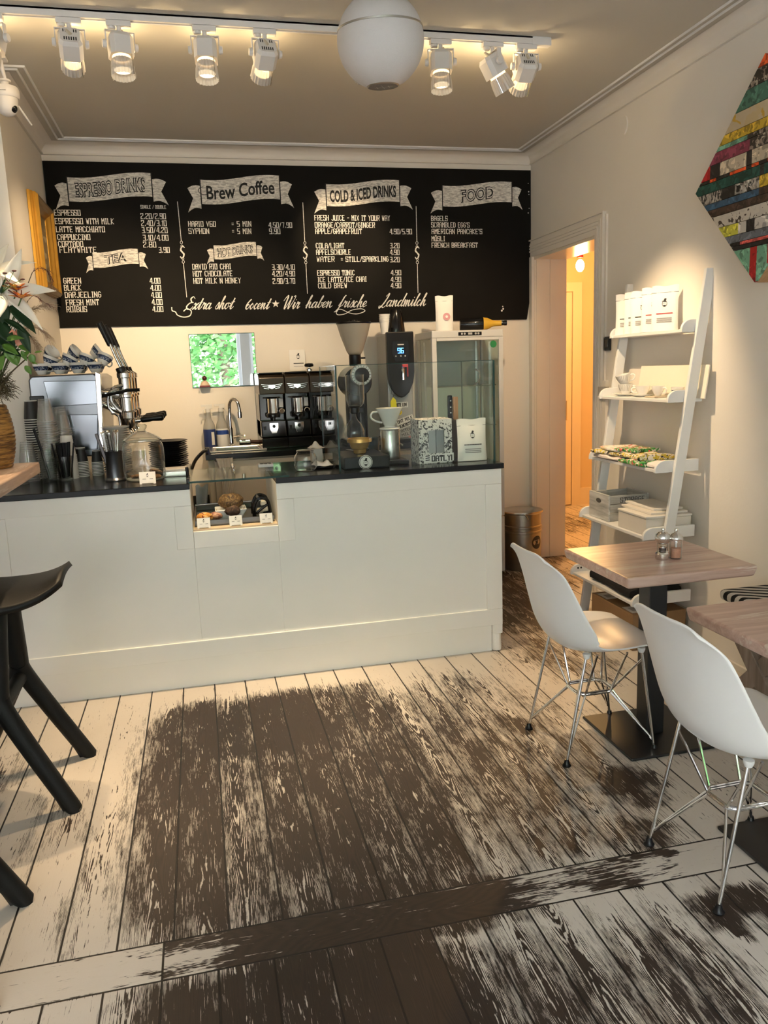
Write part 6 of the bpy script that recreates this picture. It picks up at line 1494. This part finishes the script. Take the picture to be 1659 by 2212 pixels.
# ---------------------------------------------------------------- shell chairs
def shell_chair():
    t = thing('shell_chair', 'white moulded shell chair at the table with the mills', 'chair', (0,0,0), 'white shell chairs with wire bases')
    prof = [(.235, .425), (.215, .445), (.12, .442), (.02, .428), (-.08, .424), (-.150, .442), (-.198, .510), (-.222, .60), (-.240, .69), (-.262, .77), (-.292, .832)]
    hw = [.165, .205, .226, .232, .236, .240, .240, .232, .218, .196, .150]
    lift = [-.004, .006, .026, .040, .056, .082, .092, .072, .050, .032, .016]
    pr = catmull([(a, b, 0) for a, b in prof], 4); W_ = catmull([(a, b, 0) for a, b in zip(hw, lift)], 4); N = len(pr)-1
    def f(u, v):
        s_ = v*N; i = min(int(s_), N-1); q = s_-i
        p = pr[i].lerp(pr[i+1], q); w = W_[i].lerp(W_[i+1], q); d = (pr[min(i+1, N)]-pr[max(i, 0)])
        tn = Vector((d.x, d.y)).normalized(); nm = Vector((-tn.y, tn.x))*-1
        nm = Vector((tn.y, -tn.x))
        if nm.y < 0 and v < .4: nm = -nm
        if v >= .4 and nm.x < 0: nm = -nm
        a = (u-.5)*2
        k = w.y*abs(a)**2.4
        # rounded corners at both ends
        endr = 1.0
        e0, e1 = v/.10, (1-v)/.13
        wd = w.x
        if e1 < 1: wd = w.x*(1)
        shr = .035*abs(a)**6*(1-min(1, e1)) if e1 < 1 else 0
        shr0 = .03*abs(a)**6*(1-min(1, e0)) if e0 < 1 else 0
        x, z = p.x+nm.x*k, p.y+nm.y*k
        z -= shr; x -= shr0
        return (x, a*wd, z)
    b = B(); b.grid(f, 28, 44)
    sh = b.build('seat_shell', SHELL, t, solid=.008, local=True)
    md = sh.modifiers.new('sub', 'SUBSURF'); md.levels = 1; md.render_levels = 1
    for sx_, fx, mx in ((1, .192, .135), (-1, -.190, -.10)):
        for s_ in (-1, 1):
            foot = Vector((fx, s_*.168, 0)); mt = Vector((mx, s_*.150, .427 if sx_ > 0 else .432)); ring = Vector((sx_*.055, s_*.040, .225))
            lg = B().tube([foot+Vector((0, 0, .012)), foot+Vector((-.004*sx_, -.002*s_, .03)), mt], .0058, 10)
            k1 = foot.lerp(mt, .10)
            lg.tube([k1, k1+(ring-k1)*.06, ring+Vector((sx_*.02, 0, 0))], .0046, 8)
            lg.tube([k1+Vector((0, 0, .004)), ring+Vector((0, s_*.022, .0))], .0046, 8)
            lg.tube([ring+Vector((sx_*.02, 0, 0)), mt.lerp(foot, .10)], .0046, 8).tube([ring+Vector((0, s_*.022, 0)), Vector((mx*.55, s_*.150, mt.z-.01))], .0046, 8)
            o = lg.build('leg', CHROME, t, local=True)
            B().lathe([(.016, .0), (.017, .004), (.012, .010), (.008, .026)], foot, 14).build('foot_glide', BLKPL, o, local=True)
            B().lathe([(.010, -.016), (.015, -.004), (.015, .004)], mt, 14).build('rubber_mount', WHITE, o, local=True)
    r = [(.078, .04), (.078, -.04), (.055, -.063), (-.055, -.063), (-.078, -.04), (-.078, .04), (-.055, .063), (.055, .063)]
    B().tube([(x, y, .225) for x, y in r], .0046, 8, True).tube([(x, y, .233) for x, y in r], .0046, 8, True).build('cross_brace', CHROME, t, local=True)
    return t
c1 = shell_chair(); c1.location = (1.458, 2.760, 0); c1.rotation_euler = (0, 0, .03)
c2 = dup(c1, (1.492, 1.888, 0), (0, 0, .03), 'white moulded shell chair nearest the camera at the right edge')
# ---------------------------------------------------------------- bench with zebra cushion
bn = thing('bench', 'grey wooden bench with crossed legs along the right wall', 'bench', (2.32, 1.9, 0))
OLDW = wood('weathered_oak', (.17,.12,.09), (.36,.285,.23), 2, .7, 30, .4)
B().box(2.19, 2.475, .7, 2.93, .415, .455).build('seat_board', wood('bench_top', (.25,.16,.11), (.45,.32,.25), 1, .5), bn, False, bevel=.005)
for y in (1.0, 2.72):
    for s_ in (-1, 1):
        d = Vector((0, s_*.40, .41)).normalized(); n = Vector((0, -d.z, d.y))*.042
        p, q = Vector((2.195, y-s_*.19, .002)), Vector((2.195, y+s_*.19, .412))
        b = B(); x0 = 2.195 if s_ > 0 else 2.205
        e = n*(1)
        quad = [p-Vector((0, .052, 0)), p+Vector((0, .052, 0)), q+Vector((0, .052, 0)), q-Vector((0, .052, 0))]
        b._add([Vector((x0, v.y, v.z)) for v in quad]+[Vector((x0+.08, v.y, v.z)) for v in quad], [(0,1,2,3), (7,6,5,4), (0,4,5,1), (1,5,6,2), (2,6,7,3), (3,7,4,0)])
        b.build('crossed_leg', OLDW, bn, False, bevel=.003)
def zebra():
    m = bpy.data.materials.new('zebra_print'); m.use_nodes = True; nt = m.node_tree; g = G(nt); bs = nt.nodes['Principled BSDF']
    X, Y, Z = g.pos(); n = g.noise(g.xyz(X, Y, Z), 7, 2, .5)
    s_ = g.m('SINE', g.add(g.mul(Y, 120.0), g.add(g.mul(X, 75.0), g.mul(n, 5.0))))
    nt.links.new(g.mix(g.sm(s_, -.12, .08), (.01, .01, .01, 1), (.62, .58, .52, 1)), bs.inputs['Base Color']); bs.inputs['Roughness'].default_value = .9; return m
zc = thing('bench_cushion', 'black and white zebra striped cushion on the bench', 'cushion', (2.32, 2.5, .456))
B().box(2.20, 2.47, 1.6, 2.985, .4565, .505).build('cushion_body', zebra(), zc, True, bevel=.02, seg=4)
# ---------------------------------------------------------------- wall art of painted planks
ar = thing('plank_artwork', 'diamond shaped wall art of colourful painted reclaimed planks', 'artwork', (RX-.05, 3.2, 2.32))
AX = RX-.085; acY, acZ, aw, ah = 3.130, 2.305, .455, .465
def clip(y0, y1, z0, z1):
    """part of the diamond between two heights and two widths"""
    poly = [(acY-aw, acZ), (acY, acZ-ah), (acY+aw, acZ), (acY, acZ+ah)]
    for ax, v, keep in ((1, z0, 1), (1, z1, -1), (0, y0, 1), (0, y1, -1)):
        out = []
        for i in range(len(poly)):
            a, b_ = poly[i], poly[(i+1) % len(poly)]; da, db = (a[ax]-v)*keep, (b_[ax]-v)*keep
            if da >= 0: out.append(a)
            if da*db < 0:
                t = da/(da-db); out.append((a[0]+(b_[0]-a[0])*t, a[1]+(b_[1]-a[1])*t))
        poly = out
        if not poly: return None
    return poly
CO = dict(or_=(.85,.10,.015), bl=(.012,.010,.010), be=(.50,.42,.31), tl=(.055,.165,.115), yl=(.55,.36,.03), mg=(.20,.03,.06), gr=(.004,.055,.042), bu=(.035,.09,.16), br=(.05,.028,.018), wh=(.55,.51,.46), gy=(.13,.14,.16), co=(.60,.10,.08), yg=(.55,.52,.06), rd=(.38,.01,.01), mt=(.16,.36,.24), pu=(.12,.10,.17))
SPK = {k: speckle('paint_'+k, [v, tuple(min(1, q*1.5+.01) for q in v), tuple(q*.55 for q in v)], 22, .55) for k, v in CO.items()}
MIXA = speckle('paint_mixed_dark', [(.03,.022,.018), (.42,.36,.28), (.02,.015,.012), (.25,.20,.16)], 26, .55, hard=.006)
MIXB = speckle('paint_mixed_spray', [(.52,.42,.28), (.52,.40,.22), (.55,.33,.04)], 9, .55)
MIXC = speckle('paint_mixed_white', [(.55,.50,.43), (.05,.035,.025), (.5,.46,.4)], 22, .55, hard=.006)
MIXD = speckle('paint_letters', [(.40,.36,.31), (.015,.012,.012), (.55,.5,.45), (.02,.02,.02)], 30, .55, hard=.006, stretch=(1, 2.2, .6))
rows = [ # z top, z bottom, [(y fraction from the left edge of the board, material)]
 (2.78, 2.725, [(1, SPK['or_'])]), (2.725, 2.66, [(1, MIXA)]), (2.66, 2.585, [(1, SPK['tl'])]), (2.585, 2.515, [(.6, MIXB), (1, SPK['or_'])]), (2.515, 2.475, [(1, SPK['yl'])]),
 (2.475, 2.455, [(.4, SPK['mt']), (1, MIXA)]), (2.455, 2.405, [(.42, SPK['mg']), (1, MIXA)]), (2.405, 2.345, [(.12, SPK['rd']), (.2, SPK['bl']), (.40, SPK['be']), (.44, SPK['bl']), (.6, SPK['be']), (1, SPK['rd'])]), (2.345, 2.33, [(.12, SPK['bl']), (.17, SPK['or_']), (.28, SPK['bl']), (.40, SPK['or_']), (.44, SPK['bl']), (.49, SPK['or_']), (.55, SPK['bl']), (.66, SPK['or_']), (1, SPK['bl'])]),
 (2.33, 2.285, [(.5, SPK['gr']), (.53, SPK['bl']), (1, SPK['gr'])]), (2.285, 2.235, [(.22, MIXD), (.36, SPK['bl']), (.5, MIXD), (1, SPK['yl'])]), (2.235, 2.205, [(.5, SPK['bu']), (1, SPK['br'])]), (2.205, 2.17, [(1, SPK['br'])]), (2.17, 2.115, [(1, MIXC)]),
 (2.115, 2.065, [(.36, SPK['yg']), (.42, SPK['wh']), (.48, SPK['bl']), (.7, SPK['wh']), (1, SPK['rd'])]), (2.065, 2.03, [(1, SPK['gy'])]), (2.03, 2.015, [(.3, SPK['co']), (.38, SPK['bl']), (.6, SPK['co']), (1, SPK['bl'])]), (2.015, 1.995, [(1, SPK['bl'])]), (1.995, 1.84, [(.22, SPK['mt']), (.30, SPK['rd']), (.42, SPK['mt']), (.5, SPK['rd']), (.62, SPK['yl']), (1, SPK['or_'])])]
for z1, z0, segs in rows:
    y_left, y_right = acY+aw, acY-aw; prev = 0
    zm = (z0+z1)/2; wl = aw*(1-abs(zm-acZ)/ah)
    for fr_, m in segs:
        yb, ya = y_left-prev*2*aw, y_left-fr_*2*aw
        if z0 < 2.0: ya, yb = acY+.16-fr_*.55, acY+.16-prev*.55
        if prev == 0: yb = acY+aw+1
        if fr_ == 1: ya = acY-aw-1
        pl_ = clip(ya, yb, z0+.0012, z1-.0012); prev = fr_
        if pl_ and len(pl_) > 2: B().prism(pl_, (AX, 0, 0), (0, 1, 0), (0, 0, 1), .014).build('painted_plank', m, ar, False)
pl_ = clip(acY-2, acY+2, acZ-2, acZ+2)
B().prism(pl_, (AX+.015, 0, 0), (0, 1, 0), (0, 0, 1), RX-AX-.016).build('plywood_back', wood('plywood', (.36,.20,.09), (.50,.30,.15), 1), ar, False)
b = B(); P = lambda y, z: (AX-.0008, acY+aw-y, z)
strokes(b, 'DR', lambda x, y: P(.30+x, 2.243+y), .11, .036, .3); b.build('stencil_letters', SPK['wh'], ar, False)
# ---------------------------------------------------------------- bin, switch, socket box, wall plate
bi = thing('steel_bin', 'round steel bin with black label beside the fridge', 'bin', (2.30, 5.47, 0))
c = (2.305, 5.45, .001); R = .142
B().lathe([(R*.96, 0), (R, .01), (R, .28), (R+.006, .285), (R+.006, .297), (R, .302), (R, .318), (R+.006, .323), (R+.006, .335), (R, .34), (R, .425), (R+.006, .43)], c, 40).build('drum', DSTEEL, bi)
ld = B().lathe([(R+.010, .428), (R+.016, .436), (R+.012, .446), (R-.004, .448), (R-.02, .440), (0, .442)], c, 40).build('lid', STEEL, bi)
B().tube(catmull([(c[0]-.045, c[1]-R-.012, .436), (c[0]-.03, c[1]-R-.02, .42), (c[0]-.02, c[1]-R-.016, .40)], 4), .004).build('lid_catch', CHROME, ld)
b = B(); a0 = -1.10
rr = R+.0012
def onbin(u, v): a = a0+u/rr; return (c[0]+rr*math.cos(a), c[1]+rr*math.sin(a), .215+v)
for k in range(24):
    p0, p1 = 2*PI*k/24, 2*PI*(k+1)/24
    b.poly([onbin(0, 0), onbin(.05*math.cos(p0), .05*math.sin(p0)), onbin(.05*math.cos(p1), .05*math.sin(p1))])
lb_ = b.build('round_label', mat('black_label', (.015,.017,.022), .5), bi)
b = B(); rr = R+.0025
for z, x0, x1 in ((.014, -.036, -.012), (.015, -.008, .006), (.017, .010, .036), (-.012, -.006, .004), (-.011, .008, .02)): quad_strip(b, onbin, (x0, z), (x1, z+.002), .004)
b.build('label_writing', PGREY, lb_, False)
sw = thing('light_switch', 'black square switch plate on the right wall by doorway', 'switch', (RX, 4.57, 1.59))
B().box(RX-.012, RX-.0005, 4.525, 4.605, 1.585, 1.67).build('plate', BLKPL, sw, False, bevel=.003); B().box(RX-.016, RX-.012, 4.54, 4.59, 1.60, 1.655).build('rocker', GLOSSBLK, sw, False, bevel=.002)
jb = thing('junction_box', 'small grey junction box on the trunking beside the doorway', 'junction box', (RX, 4.56, 1.31))
B().box(RX-.045, RX-.0205, 4.50, 4.61, 1.305, 1.365).build('box_body', mat('box_grey', (.40,.37,.33), .5), jb, False, bevel=.004); B().box(RX-.03, RX-.0005, 4.44, 4.498, 1.315, 1.36).build('cover', TRIM, jb, False, bevel=.003)
hp = at(1350, 270, 0, RX)
tag(B().lathe([(.034, 0), (.032, .006), (0, .008)], (RX-.0005, hp.y, hp.z), 24, Matrix.Rotation(-PI/2, 3, 'Y'), sx=1.5).build('cover_plate', WALL, None), 'oval painted over cover plate high on the right wall', 'cover plate')
# ---------------------------------------------------------------- ceiling track and spots
tr = thing('light_track', 'white ceiling track rail carrying the spotlights', 'light track', (.5, 3.72, 2.985))
TY, TZ = 3.745, 3.0
b = B().box(-1.2, 1.72, TY-.018, TY-.006, TZ-.012, CZ).box(-1.2, 1.72, TY+.006, TY+.018, TZ-.012, CZ).box(-1.2, 1.72, TY-.018, TY+.018, CZ-.008, CZ-.0005); b.build('rail', WPLAST, tr, False)
B().box(1.64, 1.735, TY-.02, TY+.02, TZ-.016, CZ).build('end_cap', WPLAST, tr, False, bevel=.003)
B().box(-1.2, 1.64, TY-.0062, TY+.0062, TZ-.004, TZ+.006).build('conductor', BLKPL, tr, False)
GLOW = mat('lamp_glow', (1,.85,.6), .4, emit=(1,.80,.52), estr=1.3)
GLOW2 = mat('lamp_glow_soft', (1,.8,.5), .4, emit=(1,.70,.38), estr=.8)
REFL = glass('ribbed_reflector', (.80,.76,.70), 2.2, .12, .72, (.62,.59,.55))
def spot(x, aim, label, W_=1.0, beam=52):
    """adapter, yoke and lamp body hung below the track, its mouth pointing along aim"""
    t = thing('track_spotlight', label, 'spotlight', (x, TY, TZ), 'spotlights on the ceiling track')
    z0 = TZ-.012
    B().box(x-.050, x+.050, TY-.017, TY+.017, z0-.022, z0-.0005).lathe([(.016, -.012), (.018, 0)], (x-.03, TY, z0-.022), 14).build('adapter', WPLAST, t, False, bevel=.003)
    d = Vector(aim).normalized(); h = Vector((d.x, d.y, 0)); h = h.normalized() if h.length > .05 else Vector((0, 1, 0)); side = Vector((-h.y, h.x, 0))
    piv = Vector((x, TY, z0-.094))
    B().cyl((x, TY, z0-.02), (x, TY, z0-.045), .010, seg=12).build('swivel', WPLAST, t)
    b = B(); w = .058
    for s_ in (-1, 1):
        p = Vector((x, TY, z0-.040))+side*s_*w; q = piv+side*s_*w-Vector((0, 0, .012))
        b._add([p-h*.010-side*.0018, p+h*.010-side*.0018, p+h*.010+side*.0018, p-h*.010+side*.0018, q-h*.010-side*.0018, q+h*.010-side*.0018, q+h*.010+side*.0018, q-h*.010+side*.0018], [(0,1,2,3), (4,5,6,7), (0,1,5,4), (1,2,6,5), (2,3,7,6), (3,0,4,7)])
    p = Vector((x, TY, z0-.040)); b._add([p-side*w-h*.01, p-side*w+h*.01, p+side*w+h*.01, p+side*w-h*.01, p-side*w-h*.01+Vector((0,0,-.0035)), p-side*w+h*.01+Vector((0,0,-.0035)), p+side*w+h*.01+Vector((0,0,-.0035)), p+side*w-h*.01+Vector((0,0,-.0035))], [(0,1,2,3), (4,5,6,7), (0,1,5,4), (1,2,6,5), (2,3,7,6), (3,0,4,7)])
    b.build('yoke', WPLAST, t, False)
    for s_ in (-1, 1): B().cyl(piv+side*s_*w, piv+side*s_*(w+.014), .018, .015, 16).build('clamp_knob', WPLAST, t)
    up = side.cross(d); M = Matrix((side, up, d)).transposed()
    def L(a, b_, c_): return piv+M @ (Vector((a, b_, c_))*1.13)
    b = B()
    oc = [(-.042, -.026), (-.028, -.042), (.028, -.042), (.042, -.026), (.042, .026), (.028, .042), (-.028, .042), (-.042, .026)]
    n = 8; back = [L(a*.82, c_*.82, -.036) for a, c_ in oc]; v1 = [L(a, c_, -.022) for a, c_ in oc]; v2 = [L(a, c_, .042) for a, c_ in oc]
    b._add(back+v1+v2, [tuple(range(7, -1, -1))]+[(i, (i+1) % n, n+(i+1) % n, n+i) for i in range(n)]+[(n+i, n+(i+1) % n, 2*n+(i+1) % n, 2*n+i) for i in range(n)])
    ho = b.build('lamp_housing', WPLAST, t, False)
    for k in range(6):
        a = -.020+.008*k; B()._add([L(a-.0022, .010, -.0365), L(a+.0022, .010, -.0365), L(a+.0022, .026, -.0365), L(a-.0022, .026, -.0365)], [(0,1,2,3)]).build('vent_slot', PRINT, ho, False)
    for a in (-.022, -.014, .014, .022): B()._add([L(a-.002, -.026, -.0365), L(a+.002, -.026, -.0365), L(a+.002, -.012, -.0365), L(a-.002, -.012, -.0365)], [(0,1,2,3)]).build('vent_slot', PRINT, ho, False)
    pr = []
    rb = B(); nn = 40
    for zz, r in ((.048, .030), (.052, .036), (.075, .040), (.112, .042)): pr.append((zz, r))
    vv, ff = [], []
    for zz, r in pr:
        for k in range(nn): rr = r*(1+(.05 if k % 2 else -.03)); vv.append(L(rr*math.cos(2*PI*k/nn), rr*math.sin(2*PI*k/nn), zz))
    for i in range(3):
        for k in range(nn): ff.append((i*nn+k, i*nn+(k+1) % nn, (i+1)*nn+(k+1) % nn, (i+1)*nn+k))
    rb._add(vv, ff); rb.build('reflector', REFL, t)
    B().lathe([(.038, 0), (.038, .012)], L(0, 0, .040), 24, M, caps=False).build('hot_ring', GLOW2, t)
    B().lathe([(.036, 0), (0, .001)], L(0, 0, .088), 20, M).build('lit_lens', GLOW, t)
    for (a, c_) in ((-.030, .034), (.030, -.034)): B().cyl(L(a, c_, .04), L(a*1.05, c_*1.05, .112), .0022, seg=6).build('guard_rod', CHROME, t)
    B().tube(catmull([Vector((x, TY, z0-.05)), Vector((x+.018, TY-.012, z0-.072)), L(.012, .0, -.055), L(0, 0, -.035)], 6), .0045, 8).build('cable', mat('cream_cable', (.62,.55,.42), .5), t)
    add_light('spot_beam', 'SPOT', L(0, 0, .118)-Vector((x, TY, TZ)), SPOT_W*W_, (1, .72, .42), t, d, spot_size=math.radians(beam), spot_blend=.8, shadow_soft_size=.025)
    add_light('lamp_spill', 'POINT', (0, .10, -.11), LEAK_W, (1, .74, .40), t, shadow_soft_size=.012)
def target(x, p): return Vector(p)-Vector((x, TY, TZ-.137))
SP = [(-.400, (-.60, 5.7, 1.75), 'leftmost full track spotlight, rear vents showing, tipped toward back wall', 1), (-.204, (-.12, 3.45, 0), 'second track spotlight from the left, pointing straight down', 1), (.145, (.10, 3.3, 0), 'third track spotlight from the left, hanging lowest', 1),
      (.400, (.15, 5.7, 1.7), 'fourth track spotlight from the left, rear vents showing', 1), (.84, (1.08, 5.73, 2.38), 'track spotlight mostly hidden behind the globe lamp', 1.4), (1.197, (1.15, 3.5, 0), 'track spotlight just right of the globe lamp, pointing down', 1), (1.449, (2.40, 3.90, 1.30), 'track spotlight second from the right end, tilted right', 1.2), (1.614, (1.72, 5.7, 1.6), 'track spotlight nearest the right end of rail, vents showing', .8)]
for x, p, lab, w in SP: spot(x, target(x, p), lab, W_=w, beam=24 if x == .84 else 52)
spot(-.700, target(-.7, (-1.2, 2.4, 0)), 'track spotlight cut off by the left picture edge')
# ---------------------------------------------------------------- globe lamp
gb = thing('ceiling_globe', 'big white globe with a steel band hanging from the ceiling', 'globe', (.735, 3.0, 2.52))
gcx = at(822, 89, 1, 3.0); gr = .1560
up = Vector((-.05, -.10, 1)).normalized(); M = up.to_track_quat('Z', 'Y').to_matrix()
PERF = mat('perforated_white', (.66,.63,.62), .5, var=.03, bump=.5, bscale=400)
def zone(z0, z1, r, n=16): return [(math.sqrt(max(0, r*r-(z0+(z1-z0)*k/n)**2)), z0+(z1-z0)*k/n) for k in range(n+1)]
B().lathe(zone(-gr*.93, gr*.21, gr), gcx, 56, M, caps=False).build('lower_shell', PERF, gb)
B().lathe(zone(gr*.26, gr*.999, gr), gcx, 56, M, caps=False).build('upper_shell', PERF, gb)
B().lathe([(gr*.972, gr*.205), (gr*.985, gr*.215), (gr*.985, gr*.255), (gr*.96, gr*.265)], gcx, 56, M, caps=False).build('steel_band', STEEL, gb)
mp = B().lathe([(gr*.38, -gr*.925), (gr*.35, -gr*.95), (0, -gr*.955)], gcx, 32, M).build('bottom_plate', DSTEEL, gb)
b = B(); P = lambda x, y: gcx+M @ Vector((x, y, -gr*.958))
quad_strip(b, P, (-.022, -.012), (-.022, .012), .003); quad_strip(b, P, (.0, -.03), (.0, .03), .002); quad_strip(b, P, (-.03, 0), (.035, 0), .003); quad_strip(b, P, (.022, -.012), (.022, .012), .003)
b.build('plate_mark', PAPER, mp, False)
B().tube([gcx+up*gr*.98, (gcx.x-.01, gcx.y-.01, CZ)], .008).build('stem', CHROME, gb)
# ---------------------------------------------------------------- security camera
sc_ = thing('security_camera', 'white dome security camera hanging at the upper left corner', 'camera', (-.77, 4.3, 2.78))
cc_ = at(14, 215, 1, 4.3)
x, y, z = cc_
B().box(x-.05, x+.022, y-.03, y+.03, CZ-.012, CZ-.0005).build('ceiling_plate', WPLAST, sc_, False, bevel=.003)
B().cyl((x-.01, y, CZ-.012), (x+.005, y, z+.085), .012, .007, 14).build('stalk', WPLAST, sc_)
B().lathe([(.028, .085), (.028, .078), (.018, .074), (.018, .05)], (x, y, z), 24).build('ball_joint', WPLAST, sc_)
B().lathe([(.030, .055), (.055, .052), (.060, .040), (.060, .012), (.055, .004)], (x, y, z), 32).build('collar', WPLAST, sc_)
B().lathe([(.050, .006), (.051, 0), (.046, -.04), (.034, -.062), (.018, -.072), (0, -.074)], (x, y, z), 32).build('dome', WPLAST, sc_)
B().lathe([(.018, 0), (.012, .006), (0, .008)], (x+.034, y-.018, z-.048), 18, Vector((.75, -.4, -.5)).to_track_quat('Z', 'Y').to_matrix()).build('lens', GLOSSBLK, sc_)
B().cyl((x+.045, y+.02, z-.02), (x+.085, y+.09, z-.085), .005, .004, 8).build('antenna', WPLAST, sc_)
b = B(); b.box(x-.02, x+.012, y-.0612, y-.0590, z+.022, z+.026); b.build('brand_slot', PGREY, sc_, False)
# ---------------------------------------------------------------- trees beyond the shop windows (seen in the mirror)
LFM = mat('street_leaf', (.07,.22,.05), .5, var=.5, scale=3, trans=0); LFM2 = mat('street_leaf_light', (.16,.34,.10), .5, var=.4, scale=3)
BARK = mat('street_bark', (.12,.09,.06), .9, var=.3)
def tree(x, y, zc, R, n, seed, label):
    random.seed(seed); t = thing('street_tree', label, 'tree', (x, y, 0), 'trees outside the shop window')
    B().tube([(x, y, 0), (x+.1, y, zc*.5), (x, y, zc)], .12, 10).build('trunk', BARK, t)
    for m in (LFM, LFM2):
        b = B()
        for k in range(n):
            d = Vector((random.gauss(0, 1), random.gauss(0, 1), random.gauss(0, 1))).normalized()*R*random.random()**.4
            c = Vector((x, y, zc))+Vector((d.x*1.1, d.y*.7, d.z)); a = Vector((random.gauss(0, 1), random.gauss(0, 1), random.gauss(0, .6))).normalized(); s_ = a.orthogonal().normalized(); L = random.uniform(.12, .24)
            b._add([c, c+a*L*.5+s_*L*.28, c+a*L, c+a*L*.5-s_*L*.28], [(0,1,2,3)])
        b.build('crown', m, t, False)
tree(.6, -7.5, 2.6, 1.9, 2600, 31, 'leafy green street tree seen in the wall mirror'); tree(-5.2, -9.2, 3.0, 2.0, 1500, 32, 'leafy street tree further left outside the shop window')
struct(B().box(-14, 14, -16, FRONT_Y-.2, -.25, -.1), 'ground_street', mat('street_paving', (.42,.40,.37), .9, var=.1))
struct(B().box(-14, 14, -14.3, -14, -.1, 9), 'wall_opposite_house', mat('opposite_facade', (.62,.58,.52), .9, var=.08))
